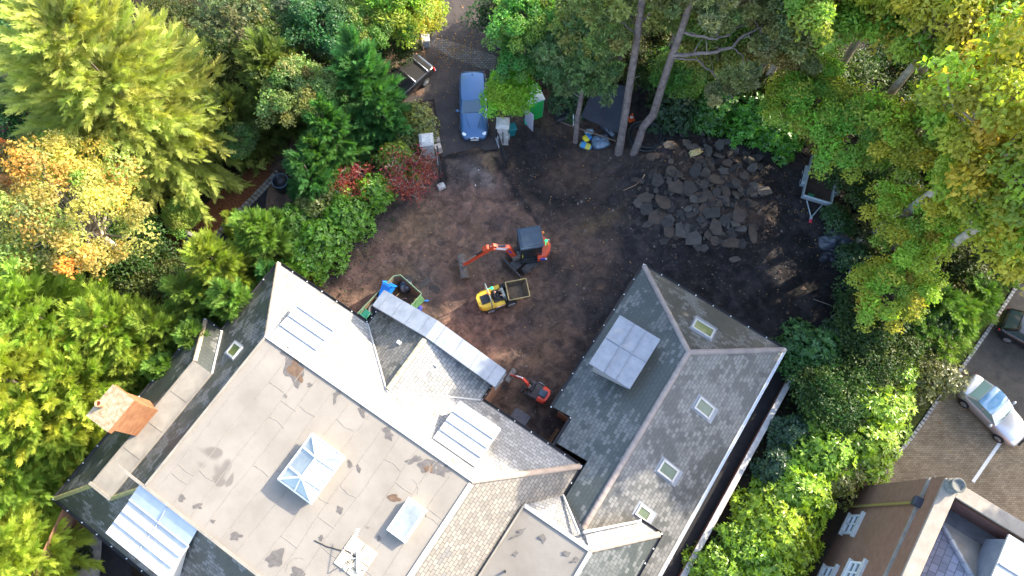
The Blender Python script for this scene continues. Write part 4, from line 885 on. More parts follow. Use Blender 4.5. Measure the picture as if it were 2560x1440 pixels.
def sparse(name, seed, Rr, H, nb=14, per=46, leaf=.13, bark=None, lcols=((.25, .055, .035), (.33, .085, .045), (.21, .035, .05))):
    """open twiggy shrub whose leaves leave the branches in sight"""
    f = Fol(seed); rng = f.rng; mb = MB(); tips = []
    q = random.Random(seed)
    for i in range(nb):
        a = i*2.4+q.uniform(-.3, .3); r = Rr*q.uniform(.45, 1); h = H*q.uniform(.55, 1); e = Vector((r*math.cos(a), r*math.sin(a), h)); m1 = e*.5+Vector((q.uniform(-.15, .15), q.uniform(-.15, .15), .2))
        mb.tube([(0, 0, -.1), m1, e], [.04, .028, .01], 5)
        for j in range(5):
            p0 = m1.lerp(e, j/5); e2 = p0+Vector((q.uniform(-.5, .5), q.uniform(-.5, .5), q.uniform(.05, .5)))*(Rr/1.5); mb.tube([p0, (p0+e2)/2+Vector((0, 0, .05)), e2], [.018, .013, .006], 4); tips.append(e2)
    c = np.array([tuple(t) for t in tips]); n = len(c); k = np.repeat(np.arange(n), per); m = len(k)
    P_ = c[k]+rng.normal(size=(m, 3))*.13*Rr; cols = np.array(lcols)[rng.integers(0, len(lcols), n)]
    f.leaves(P_, rng.normal(size=(m, 3))*.6+np.array([0, 0, .8]), leaf*rng.uniform(.6, 1.3, m), .6, cols[k]*tint(rng, m, .7, 1.3))
    return proto(name, mb, f, M_LEAF, bark or M_BARKP, 'shrub')

OAK1 = broadleaf('broadleaf_tree', 1, 4.2, 12.5, 96, 230, .22, .85, .06, bark=M_BARKP, limbfrac=.45)
OAKW = broadleaf('oak_tree', 2, 4.6, 14.5, 112, 210, .25, .82, .08, bark=M_BARKP, limbfrac=.7, squash=.95, trunk_r=.3)
OAKV = broadleaf('oak_tree', 7, 4.3, 14.5, 105, 210, .25, .82, .06, bark=M_BARKP, limbfrac=.6, squash=.95, trunk_r=.26)
OAK3 = broadleaf('broadleaf_tree', 3, 3.0, 9.0, 72, 210, .20, .70, .04)
SMALL = broadleaf('broadleaf_tree', 4, 1.9, 4.6, 40, 300, .15, .65, .02, trunk_r=.1)
MAPLE = broadleaf('maple_tree', 5, 4.4, 10.5, 88, 230, .18, .82, .08, bark=M_BARKP, limbfrac=.95, trunk_r=.24)
UNDER = broadleaf('understorey_bush', 6, 2.6, 3.4, 46, 230, .17, .85, .0, trunk_r=.1, squash=.5)
GOLD = conifer('golden_cypress', 11, 6.6, 15.5, 460, 44, .95, .62, .05, (.05, .85), .6, .05, .2, .12, .35)
LEY1 = conifer('cypress_tree', 12, 2.1, 8.5, 150, 34, .80, .7, .03, (.2, 1.15), .6, .0, .25, .1, .5)
LEY2 = conifer('cypress_tree', 13, 1.7, 6.0, 125, 30, .72, .75, .03, (.25, 1.15), .6, .0, .25, .1, .5)
THUJA = conifer('thuja_tree', 14, 3.3, 10.0, 270, 40, .78, .6, .04, (.15, 1.0), .6, .02, .25, .12, .45)
PINE1 = pine('pine_tree', 21, 3.0, 14.0, 46); PINE2 = pine('pine_tree', 22, 2.3, 10.0, 30, .5, .15)
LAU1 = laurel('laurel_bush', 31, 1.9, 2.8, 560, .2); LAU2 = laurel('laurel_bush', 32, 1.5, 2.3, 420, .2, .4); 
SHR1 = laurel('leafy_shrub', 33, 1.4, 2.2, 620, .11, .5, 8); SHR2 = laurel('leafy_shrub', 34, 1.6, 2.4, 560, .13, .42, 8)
RED1 = sparse('red_leaved_shrub', 41, 1.6, 2.1, 15, 24); 
ALLP = [OAK1, OAKW, OAKV, OAK3, SMALL, MAPLE, UNDER, GOLD, LEY1, LEY2, THUJA, PINE1, PINE2, LAU1, LAU2, SHR1, SHR2, RED1]
PH = {id(OAK1): 9.6, id(OAKW): 9.9, id(OAKV): 10.2, id(OAK3): 7.0, id(SMALL): 3.4, id(MAPLE): 7.7, id(UNDER): 2.0, id(GOLD): 7.0, id(LEY1): 5.0, id(LEY2): 3.4, id(THUJA): 5.6, id(PINE1): 12.6, id(PINE2): 8.8, id(LAU1): 1.5, id(LAU2): 1.3, id(SHR1): 1.2, id(SHR2): 1.3, id(RED1): 1.3}
USED = set(); rt = random.Random(77)
BRIGHT = 1.5
def plant(p, u, v, s, color, label, group=None, z=None, base=False, rz=None, sz=None, name=None, lean=(0, 0)):
    """(u, v): where the middle of the crown (or, with base, the foot) is seen"""
    zc = 0 if base else PH[id(p)]*(sz or s); b = at(u, v, zc); b.z = z or 0.0
    if p in (OAK1, OAK3, OAKW, OAKV, SMALL): color = (color[0]*1.36, color[1]*1.62, color[2]*1.6)
    if p in (LAU1, LAU2) and color[1] > .1: color = (color[0]*1.15, color[1]*1.3, color[2])
    if p is not RED1: color = tuple(x*BRIGHT for x in color)
    r = rt.uniform(0, 6.28) if rz is None else rz; scl = (s, s, sz or s)
    if id(p) not in USED:
        USED.add(id(p)); o = p; o.location = b; o.rotation_euler = (0, 0, r); o.scale = scl; o['label'] = label
        if group: o['group'] = group
        for c in o.children:
            if c.name.startswith('crown'): c.color = (*color, 1)
    else: 
        o = dup(p, b, r, scl, label, None, color)
        if 'group' in o.keys(): del o['group']
        if group: o['group'] = group
    if lean[0]:
        d = R(lean[1]); o.rotation_euler = (Matrix.Rotation(R(lean[0]), 3, Vector((-math.sin(d), math.cos(d), 0))) @ Matrix.Rotation(r, 3, 'Z')).to_euler()
    if name: o.name = name
    return o
# ================================================================== PLANTING (u, v = where the crown shows)
YEL = (.20, .195, .030); GOLDC = (.215, .235, .055); GRN = (.045, .085, .018); DGRN = (.022, .05, .018); BLUE = (.045, .075, .035); OAKC = (.13, .15, .02); OAKG = (.10, .135, .02)
LIME = (.115, .165, .018); LAUR = (.06, .125, .014); OLIVE = (.075, .085, .025); LEYC = (.07, .12, .022); LEYB = (.035, .10, .028); PINEC = (.085, .12, .045); AUT = (.235, .235, .065)
plant(GOLD, 300, 238, .9, GOLDC, 'huge golden cypress with feathery sprays, biggest tree at upper left', rz=.4)
plant(MAPLE, 175, 540, 1.0, AUT, 'yellow and orange autumn maple with bare pale twigs showing, left edge')
plant(MAPLE, 25, 430, .62, (.26, .19, .06), 'small orange autumn maple at the left edge above the bigger one')
# left: thuja wood
for i, (u, v, s, c, l) in enumerate((
    (110, 800, 1.0, (.10, .15, .02), 'thuja below the autumn maple, green in its upper half'),
    (290, 830, .72, (.12, .16, .022), 'yellow-green thuja between the maple and the roof hedge'),
    (50, 960, 1.05, (.17, .19, .025), 'bright lime thuja at the left edge level with the chimney'),
    (215, 960, .7, (.13, .17, .022), 'thuja just above the brick chimney'),
    (100, 1060, .75, (.115, .155, .022), 'thuja just left of the brick chimney'),
    (-25, 1210, .8, (.09, .14, .022), 'thuja at the left edge beside the house corner'),
    (85, 1165, .5, (.08, .135, .022), 'small thuja touching the west eaves'),
    (-45, 1395, .9, (.15, .185, .024), 'bright thuja in the bottom left corner'),
    (-80, 1080, 1.0, (.14, .18, .024), 'lime thuja cut by the left edge'),
    (-60, 720, 1.0, (.06, .11, .03), 'dark green thuja under the maple at the left edge'))):
    plant(THUJA, u, v, s, tuple(x*1.35 for x in c), l, 'thuja trees left of the house')
for i, (u, v, s, c, l) in enumerate((
    (650, 590, .75, LEYC, 'young cypress nearest the gate arm, with long pale tips'),
    (680, 690, .6, LEYB, 'small cypress tucked against the north corner of the roof'),
    (545, 660, .85, (.12, .15, .022), 'yellow tipped cypress below the gate arm'),
    (480, 745, .9, (.085, .135, .024), 'cypress in the middle of the row along the west eaves'),
    (590, 760, .7, (.07, .125, .024), 'cypress close to the eaves, right of the middle of the row'),
    (400, 830, .9, (.10, .145, .022), 'cypress in the row near the bay roof corner'),
    (500, 850, .6, (.07, .12, .024), 'small cypress in the notch beside the bay roof'),
    (340, 920, .8, (.11, .15, .022), 'cypress in the row right of the chimney top'),
    (420, 930, .55, (.07, .125, .024), 'low cypress brushing the bay eaves'),
    (590, 560, .5, (.13, .16, .022), 'slender yellow cypress shoot by the lane kerb'))):
    plant(LEY1 if i % 2 == 0 else LEY2, u, v, s, tuple(x*1.2 for x in c), l, 'young cypresses along the west eaves')
for i, (u, v, s, c, l) in enumerate((
    (905, 200, 1.0, LEYB, 'dark green cypress beside the black pickup'),
    (960, 290, .75, LEYB, 'cypress with drooping tips left of the gate pillar'),
    (820, 320, .8, (.045, .115, .028), 'fresh green cypress above the small one by the lane'),
    (770, 430, .85, LEYB, 'fresh green cypress overhanging the lane'),
    (790, 390, .6, (.055, .12, .026), 'cypress behind the red shrub'),
    (700, 560, .55, (.06, .12, .026), 'cypress by the laurel hedge end'))):
    plant((LEY1, LEY2)[i % 2], u, v, s, c, l, 'dark green cypresses by the drive')
# shrubs left of the drive and the laurel hedge by the house
for i, (p, u, v, s, c, l) in enumerate((
    (SHR1, 1042, 295, 1.15, (.12, .135, .028), 'golden green shrub beside the estate car'),
    (SHR1, 1010, 330, 1.0, (.10, .125, .028), 'golden green shrub behind the left gate pillar'),
    (SHR2, 985, 395, 1.0, (.11, .165, .02), 'lime green shrub above the red leaves'),
    (LAU1, 860, 540, .9, LAUR, 'laurel in the hedge below the red shrubs'),
    (LAU2, 930, 470, .95, (.08, .15, .016), 'bright laurel between the two red shrubs'),
    (LAU1, 800, 600, 1.0, LAUR, 'laurel in the middle of the hedge by the yard'),
    (LAU2, 745, 630, 1.0, (.05, .115, .014), 'laurel at the house end of the hedge'),
    (LAU1, 730, 560, .9, (.06, .12, .02), 'laurel behind the hedge near the lane'),
    (LAU2, 850, 495, .75, (.07, .13, .018), 'small laurel behind the left red shrub'),
    (SHR2, 790, 500, 1.1, (.10, .125, .03), 'yellowish shrub between the cypress and the laurels'),
    (LAU2, 770, 665, .8, (.05, .12, .014), 'lowest laurel of the hedge by the roof corner'))):
    plant(p, u, v, s, c, l, 'shrubs between the lane and the yard')
plant(RED1, 1022, 440, 1.2, (1, 1, 1), 'scarlet leaved shrub with bare pale branches by the gate rail')
plant(RED1, 885, 455, .9, (1, .8, .8), 'thin red leaved shrub with few leaves, left of the scarlet one')
# top left and top centre
for (p, u, v, s, c, l) in (
    (THUJA, 690, 200, .75, (.075, .10, .022), 'dull green cypress right of the golden one'),
    (THUJA, 590, 300, .6, (.085, .105, .022), 'olive cypress half hidden behind the golden one'),
    (OAK3, 740, 230, .8, OLIVE, 'olive leaved small tree above the bark bed'),
    (OAK3, 590, 345, .5, (.035, .055, .016), 'dark small tree between the golden cypress and the lane'),
    (PINE2, 580, 30, .8, (.10, .105, .05), 'grey green pine at the top edge right of the golden cypress'),
    (PINE2, 745, 20, .62, (.10, .12, .075), 'blue grey pine at the top edge beside a dark gap'),
    (OAK1, 60, 60, .8, DGRN, 'dark shaded tree in the top left corner'),
    (THUJA, 120, 60, .8, (.03, .075, .025), 'dark green conifer behind the golden cypress'),
    (OAK3, 800, 60, .8, DGRN, 'dark tree beside the top of the drive'),
    (OAK3, 890, 90, .7, (.06, .085, .018), 'green tree behind the black pickup'),
    (SMALL, 860, 250, .8, (.06, .085, .02), 'small tree at the edge of the bark bed'),
    (SMALL, 455, 540, .6, (.075, .11, .02), 'small leafy tree above the white gate wall')):
    plant(p, u, v, s, c, l)
plant(OAK3, 975, 105, .95, (.095, .125, .016), 'green tree with yellow flecks leaning over the drive at the top', base=True, sz=.8, lean=(14, 340))
plant(SMALL, 1040, 30, 1.1, (.14, .14, .018), 'yellow leaved young tree beside the drive at the top')
# right of the drive
for (p, u, v, s, c, l) in (
    (OAK3, 1318, 50, .85, (.06, .105, .02), 'green tree right of the drive at the top edge'),
    (OAK3, 1312, 140, .66, (.04, .085, .02), 'dense green tree beside the small white post'),
    (SMALL, 1277, 232, .92, (.085, .155, .014), 'round bright green tree beside the estate car'),
    (SHR2, 1418, 225, 1.1, (.03, .075, .025), 'dark bush behind the portable toilet'),
    (SMALL, 1690, 190, .9, (.05, .09, .018), 'bushy tree behind the tall leaning pine'),
    (LAU1, 1690, 262, 1.0, DGRN, 'dark bush behind the coiled pipe'),
    (LAU1, 1800, 250, 1.2, (.035, .10, .014), 'laurel above the long plank'),
    (LAU1, 1880, 280, 1.2, (.045, .125, .014), 'deep green laurel above the rubble heap'),
    (LAU2, 1950, 330, 1.2, (.045, .115, .014), 'laurel at the right end of the rubble heap'),
    (OAK3, 1790, 90, .9, (.10, .105, .028), 'olive tree behind the bare pine boughs'),
    (OAK3, 1950, 90, .9, (.10, .09, .03), 'brown flecked tree in the upper right wood')):
    plant(p, u, v, s, c, l)
for (p, u, v, s, sz, c, l, ln) in (
    (PINE2, 1450, 245, .85, .8, (.15, .155, .045), 'golden green pine right of the drive', (0, 0)),
    (PINE2, 1385, 250, .8, .66, (.11, .15, .055), 'grey green pine above the portable toilet', (0, 0)),
    (PINE2, 1400, 235, .5, .42, (.065, .115, .05), 'small blue green pine behind the portable toilet', (0, 0)),
    (PINE2, 1530, 235, .95, .9, (.14, .15, .045), 'olive pine left of the tall straight trunk', (0, 0)),
    (PINE1, 1764, 215, .9, 1.05, (.13, .14, .05), 'tall pine behind the bare boughs, top in shade', (0, 0)),
    (PINE1, 1650, 200, .9, .9, (.15, .15, .05), 'broad pine at the top edge behind the twin trunks', (0, 0)),
    (PINE2, 1810, 265, .9, 1.1, (.15, .14, .055), 'brownish pine right of the bare boughs', (0, 0)),
    (OAKW, 2150, 612, 1.05, 1.42, (.15, .14, .02), 'golden oak with a pale leaning trunk above the tarpaulin', (3, 320)),
    (OAKV, 2128, 345, 1.0, 1.12, (.14, .135, .02), 'yellow oak behind the trailer, reaching the top right', (0, 0)),
    (OAKV, 2040, 250, .95, 1.02, OAKC, 'oak with a yellow top at the upper right', (0, 0)),
    (OAK3, 2000, 305, .85, .8, (.11, .14, .02), 'oak leaning over the right end of the rubble', (24, 225)),
    (OAK3, 2145, 385, .95, .8, OAKG, 'oak leaning over the trailer', (30, 210)),
    (OAK3, 2200, 470, 1.0, .9, (.165, .16, .022), 'oak with orange flecks right of the trailer', (8, 200)),
    (OAKV, 2245, 700, .95, 1.1, (.15, .155, .02), 'tall oak at the right edge above the conifer hedge', (0, 0)),
    (OAK3, 2205, 650, .9, .75, (.155, .16, .02), 'yellow green oak right of the tarpaulin heap', (10, 180)),
    (OAK3, 2215, 800, .75, .62, (.15, .155, .02), 'small oak hanging over the dark yard corner', (22, 170)),
    (OAKW, 2290, 470, 1.0, 1.05, (.08, .085, .02), 'oak cut off by the right edge near the top', (0, 0)),
    (OAK3, 2330, 600, 1.1, 1.0, (.15, .14, .02), 'yellow tree cut off by the right edge', (0, 0)),
    (OAKV, 2060, 130, .9, 1.1, (.09, .10, .02), 'tall oak at the top edge behind the others', (0, 0)),
    (OAKW, 1905, 150, .9, 1.0, (.10, .10, .03), 'olive oak at the top edge right of the pines', (0, 0)),
    (OAK3, 2400, 665, 1.35, 1.85, (.12, .12, .02), 'tall oak by the verge, mostly outside the right edge', (0, 0)),
    (OAKV, 2240, 250, .95, 1.0, (.12, .145, .02), 'oak in the middle of the right hand wood', (0, 0))):
    plant(p, u, v, s, c, l, 'oaks in the right hand wood' if p in (OAKW, OAKV, OAK3) else 'pines along the top edge', base=True, sz=sz, lean=ln)
for i, (p, u, v, s, c, l) in enumerate((
    (LAU1, 2036, 872, 1.12, (.03, .085, .018), 'round dark green bush at the corner of the wing roof'),
    (LAU2, 2120, 850, 1.1, DGRN, 'dark bush behind the round one'),
    (SHR1, 2100, 545, .9, (.03, .07, .02), 'dark shrub below the trailer'),
    (SHR1, 2150, 640, .9, (.03, .065, .02), 'dark shrub beside the tarpaulin heap'),
    (SHR2, 2335, 935, 1.35, OLIVE, 'olive shrub beside the silver car'),
    (SHR2, 2275, 868, 1.0, (.085, .105, .022), 'pale flecked shrub above the lime hedge'),
    (LAU1, 2240, 930, 1.1, LIME, 'lime green bush at the top of the bright hedge'),
    (LAU1, 2150, 950, 1.0, (.07, .12, .016), 'green bush right of the round dark one'),
    (LAU1, 2200, 1020, 1.3, (.13, .18, .018), 'bright bush in the hedge level with the silver car'),
    (LAU2, 2095, 1040, 1.15, (.10, .155, .018), 'bright bush on the inner side of the hedge'),
    (LAU1, 2070, 1130, 1.2, (.11, .165, .018), 'lime bush halfway down the hedge'),
    (LAU1, 2165, 1110, 1.2, (.14, .185, .018), 'lime bush beside the paved court'),
    (SHR2, 2105, 1185, 1.15, (.11, .12, .03), 'olive patch in the hedge by the brick house'),
    (LAU2, 1990, 1085, .95, (.028, .062, .03), 'blue green bush by the boundary wall'),
    (LAU2, 1948, 1160, .9, (.03, .065, .03), 'lower blue green bush by the boundary wall'),
    (LAU1, 2000, 1228, 1.1, (.11, .17, .016), 'bright lime bush at the end of the blue green ones'),
    (LAU1, 2005, 1240, 1.15, (.13, .18, .016), 'lime bush against the brick house'),
    (LAU1, 1945, 1310, 1.15, (.15, .19, .016), 'yellow lime bush in the lower hedge'),
    (LAU1, 1965, 1345, 1.2, (.165, .195, .016), 'yellowest bush, beside the lower windows'),
    (LAU1, 1885, 1372, 1.0, (.11, .165, .016), 'lime bush nearest the boundary wall at the bottom'),
    (LAU2, 1935, 1428, 1.3, (.13, .18, .016), 'lime bush at the bottom edge'),
    (LAU1, 1806, 1438, .95, (.10, .155, .016), 'green bush in the bottom corner by the coping'))):
    plant(p, u, v, s, c, l, 'bushes of the hedge between the two houses')
for i, (u, v, s, c, l) in enumerate((
    (2320, 760, .65, (.06, .12, .018), 'hedge conifer left of the verge, below the oaks'),
    (2375, 795, .6, (.09, .155, .018), 'bright hedge conifer beside the black car'),
    (2430, 735, .55, (.075, .14, .018), 'hedge conifer nearest the verge'),
    (2510, 640, .55, (.08, .14, .018), 'hedge conifer at the right edge'),
    (2335, 868, .5, (.10, .165, .018), 'bright hedge conifer above the silver car'),
    (2290, 825, .55, (.06, .12, .02), 'hedge conifer above the pale flecked shrub'))):
    plant(THUJA, u, v, s, c, l, 'conifer hedge along the parking court', sz=s*.55)
for (p, u, v, s, sz, l) in ((OAK1, 3120, 730, 1.2, 1.15, 'tree far beyond the parking court, nearest the bottom'), (OAK1, 3150, 470, 1.2, 1.15, 'tree far beyond the parking court, farthest up'), (OAKW, 2880, 960, 1.2, 1.25, 'tree shading the brick house, outside the right edge'), (OAK1, 1755, 35, 1.0, 1.0, 'green tree at the top edge behind the olive one'), (OAKV, 1885, 255, .9, 1.05, 'tall oak behind the laurels above the rubble')):
    plant(p, u, v, s, (.10, .13, .022), l, base=True, sz=sz)
# shaded understorey that closes the gaps
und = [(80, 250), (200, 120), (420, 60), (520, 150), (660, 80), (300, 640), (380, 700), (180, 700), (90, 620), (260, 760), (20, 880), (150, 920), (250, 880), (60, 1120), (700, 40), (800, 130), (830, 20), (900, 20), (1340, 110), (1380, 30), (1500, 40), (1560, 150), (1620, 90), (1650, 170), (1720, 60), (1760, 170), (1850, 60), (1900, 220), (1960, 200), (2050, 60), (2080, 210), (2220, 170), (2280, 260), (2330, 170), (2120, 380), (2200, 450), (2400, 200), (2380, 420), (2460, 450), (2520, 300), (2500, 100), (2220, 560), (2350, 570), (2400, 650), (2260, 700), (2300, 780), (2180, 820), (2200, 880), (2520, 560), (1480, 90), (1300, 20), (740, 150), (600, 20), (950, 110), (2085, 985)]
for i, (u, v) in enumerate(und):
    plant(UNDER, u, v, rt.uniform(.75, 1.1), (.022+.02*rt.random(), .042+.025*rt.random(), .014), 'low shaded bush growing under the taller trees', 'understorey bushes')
for p in ALLP:
    if id(p) not in USED: raise SystemExit('unused tree kind '+p.name)
# ================================================================== THE PINES IN THE YARD
def big_pine(name, label, trunk, rads, boughs, clp, col, seed, nl=13, per=24):
    b = at(trunk[0][0], trunk[0][1], 0); t = thing(name, label, 'tree', b)
    L_ = lambda u, v, z: at(u, v, z)-b
    mb = MB(); tp = [L_(*q) for q in trunk]; tp[0].z -= .3; pts = []; rr_ = []
    for i in range(len(tp)-1):
        for k in range(4): pts.append(tp[i].lerp(tp[i+1], k/4)+Vector((math.sin(i*4+k)*.02, math.cos(i*3+k)*.02, 0))); rr_.append(rads[i]+(rads[i+1]-rads[i])*k/4)
    pts.append(tp[-1]); rr_.append(rads[-1]); rr_[0] *= 1.35; rr_[1] *= 1.08
    mb.tube(pts, rr_, 14); mb.build('trunk', M_PINEB, t)
    for bg_, r0 in boughs:
        m = MB(); bp = [L_(*q) for q in bg_]; n = len(bp); fine = []
        for i in range(n-1):
            for k in range(3): fine.append(bp[i].lerp(bp[i+1], k/3)+Vector((math.sin(i*7+k*2.1), math.cos(i*5+k*1.7), math.sin(i+k))).normalized()*.05*(1 if i+k else 0))
        fine.append(bp[-1]); N_ = len(fine); m.tube(fine, [r0*(1-.8*i/N_) for i in range(N_)], 7)
        q = random.Random(len(fine)*7+int(r0*1000))
        for i in range(3, N_-1, 2):
            p = fine[i]; d = Vector((q.uniform(-1, 1), q.uniform(-1, 1), q.uniform(-.2, .6))).normalized()*q.uniform(.5, 1.2); m.tube([p, p+d*.5+Vector((0, 0, .08)), p+d], [r0*.3, r0*.2, .008], 5)
        m.build('bough', M_PINEB, t)
    f = Fol(seed); c = np.array([tuple(L_(*q[:3])) for q in clp]); r = np.array([q[3] for q in clp])
    off = f.rng.normal(size=(len(c), 5, 3))*r[:, None, None]*.75; c2 = np.concatenate([c, (c[:, None, :]+off).reshape(-1, 3)]); r2 = np.concatenate([r, np.repeat(r*.75, 5)])
    pinecrown(f, c2, r2, per, nl); o = f.mesh('crown', M_NEEDLE, t); o.color = (*[x*BRIGHT for x in col], 1); return t
big_pine('pine_tree', 'tall straight pine, left trunk of the pair beside the coiled pipe', [(1545, 392, 0), (1566, 268, 3.5), (1590, 110, 8.0), (1606, 0, 11.3), (1625, -190, 15)], [.25, .225, .205, .18, .08],
    [([(1592, 90, 8.6), (1560, 60, 9.2), (1520, 50, 9.6)], .06), ([(1598, 60, 9.6), (1640, 20, 10.4), (1660, -20, 11)], .06), ([(1570, 200, 5.2), (1600, 190, 5.5)], .03)],
    [(1520, 60, 9.6, .7), (1480, 30, 10, .7), (1560, 20, 10.5, .7), (1540, 110, 8.6, .5), (1640, 10, 10.6, .7), (1500, 100, 9, .5), (1600, -60, 12.5, .9), (1660, -40, 11.5, .7), (1620, -150, 14, 1.0), (1560, -90, 13, .9), (1680, -120, 13, .9), (1450, -10, 10.5, .7)], (.15, .155, .05), 91)
big_pine('pine_tree', 'leaning pine with long bare boughs, right trunk of the pair by the coiled pipe', [(1578, 402, 0), (1608, 318, 1.9), (1632, 288, 3.0), (1680, 140, 7.6), (1722, 20, 10.8), (1770, -170, 14.5)], [.27, .235, .235, .205, .17, .07],
    [([(1682, 138, 7.8), (1730, 137, 8.2), (1790, 130, 8.6), (1830, 118, 8.9), (1858, 88, 9.3), (1898, 70, 9.6), (1950, 80, 9.7)], .13), ([(1697, 78, 9.2), (1745, 92, 9.4), (1790, 98, 9.5), (1822, 88, 9.7), (1852, 62, 9.9)], .085), ([(1684, 146, 7.6), (1740, 150, 7.7), (1775, 176, 7.5), (1805, 212, 7.2), (1845, 258, 6.8)], .06),
     ([(1714, 30, 10.4), (1760, 5, 10.8), (1810, -10, 11)], .07), ([(1830, 118, 8.9), (1856, 140, 8.9), (1858, 170, 8.7)], .035), ([(1790, 98, 9.5), (1795, 70, 9.8), (1790, 55, 10)], .03), ([(1720, 20, 10.7), (1690, -5, 11.2)], .05)],
    [(1950, 85, 9.7, .6), (2000, 70, 9.7, .65), (1985, 110, 9.3, .6), (2040, 60, 9.6, .5), (1920, 40, 10, .55), (1845, 40, 10.2, .5), (1800, 20, 10.8, .6), (1870, 180, 8.4, .5), (1840, 200, 8.2, .5), (1790, 225, 7, .4), (1770, 20, 11, .6), (1690, -30, 12, .8), (1740, -60, 12.5, .9), (1800, -80, 12, .9), (1770, -150, 14, 1.0), (1690, 0, 11.2, .5), (1910, 120, 9, .5)], (.155, .15, .06), 92)
big_pine('pine_tree', 'slim pine with a short bare trunk beside the cement sacks', [(1437, 362, 0), (1443, 300, 1.9), (1452, 245, 3.6), (1462, 150, 6.2), (1470, 60, 8.2)], [.165, .15, .14, .1, .04],
    [([(1452, 245, 3.7), (1410, 215, 4.2), (1385, 190, 4.6)], .05), ([(1455, 220, 4.2), (1500, 200, 4.6), (1520, 180, 4.9)], .05), ([(1458, 180, 5.4), (1430, 140, 5.9), (1415, 120, 6)], .04)],
    [(1450, 215, 4.4, .55), (1490, 215, 4.6, .55), (1515, 180, 4.9, .6), (1410, 205, 4.4, .55), (1385, 180, 4.7, .5), (1430, 165, 5.4, .6), (1475, 160, 5.6, .6), (1510, 130, 6, .6), (1410, 130, 6, .6), (1460, 100, 7, .7), (1440, 60, 7.6, .7), (1500, 80, 7.2, .6), (1470, 20, 8.4, .7), (1525, 215, 4.2, .4)], (.10, .14, .055), 93)
# ================================================================== VEHICLES
M_TYRE = mat('tyre_rubber', (.02, .02, .021), .85, noise=.2); M_RIM = mat('alloy_rim', (.5, .51, .53), .3, metal=.8); M_CHROME = mat('chrome', (.75, .76, .78), .12, metal=1.0)
M_LAMPR = mat('tail_lamp_red', (.5, .02, .02), .25, spec=.6); M_LAMPW = mat('headlamp_clear', (.75, .78, .82), .12, spec=.8); M_BLK = mat('black_plastic', (.018, .018, .02), .5); M_PLATE = mat('number_plate', (.75, .75, .72), .5)
M_CARGL = mat('car_glass', (.025, .07, .10), .05, spec=1.0, coat=.8); M_CARGLD = mat('car_glass_dark', (.012, .016, .018), .06, spec=.8)
def wheel(parent, x, y, r=.33, w=.22, side=1):
    t = MB(); t.lathe([(r*.62, -w/2), (r*.94, -w/2), (r, -w*.32), (r, w*.32), (r*.94, w/2), (r*.62, w/2)], (0, 0, 0), 20, 0, 'Y')
    o = t.build('wheel', M_TYRE, parent, loc=(x, y, r))
    m = MB(); m.lathe([(.02, side*w*.52), (r*.6, side*w*.5), (r*.66, side*w*.42)], (0, 0, 0), 20, 0, 'Y')
    for k in range(5):
        a = 2*math.pi*k/5; m.box((math.cos(a)*r*.34, side*w*.53, math.sin(a)*r*.34), (r*.6, .02, r*.14), 0, 0, -a)
    m.build('rim', M_RIM, o); return o
def body_loft(stations, n=9):
    """stations: x, half width, sill height, shoulder height, crown"""
    mb = MB(); rings = []
    for x, w, z0, z1, cr in stations:
        h = z1-z0
        half = [(w*.80, z0), (w*.95, z0+.06*h), (w*.99, z0+.30*h), (w, z0+.58*h), (w*.965, z0+.84*h), (w*.90, z1-.02), (w*.74, z1+cr*.45), (w*.45, z1+cr*.85), (0, z1+cr)]
        ring = [Vector((x, y, z)) for y, z in half]+[Vector((x, -y, z)) for y, z in reversed(half[:-1])]
        rings.append(ring)
    mb.loft(rings, 0, True, True, True); return mb
def glasspane(parent, q, m, name, inset=.1, lift=.006, up=None):
    q = [Vector(p) for p in q]; c = sum(q, Vector())/4; n = (q[1]-q[0]).cross(q[3]-q[0]).normalized()
    s = MB(); s.add([c+(p-c)*(1-inset)+n*lift for p in q], [[0, 1, 2, 3]]); return s.build(name, m, parent)
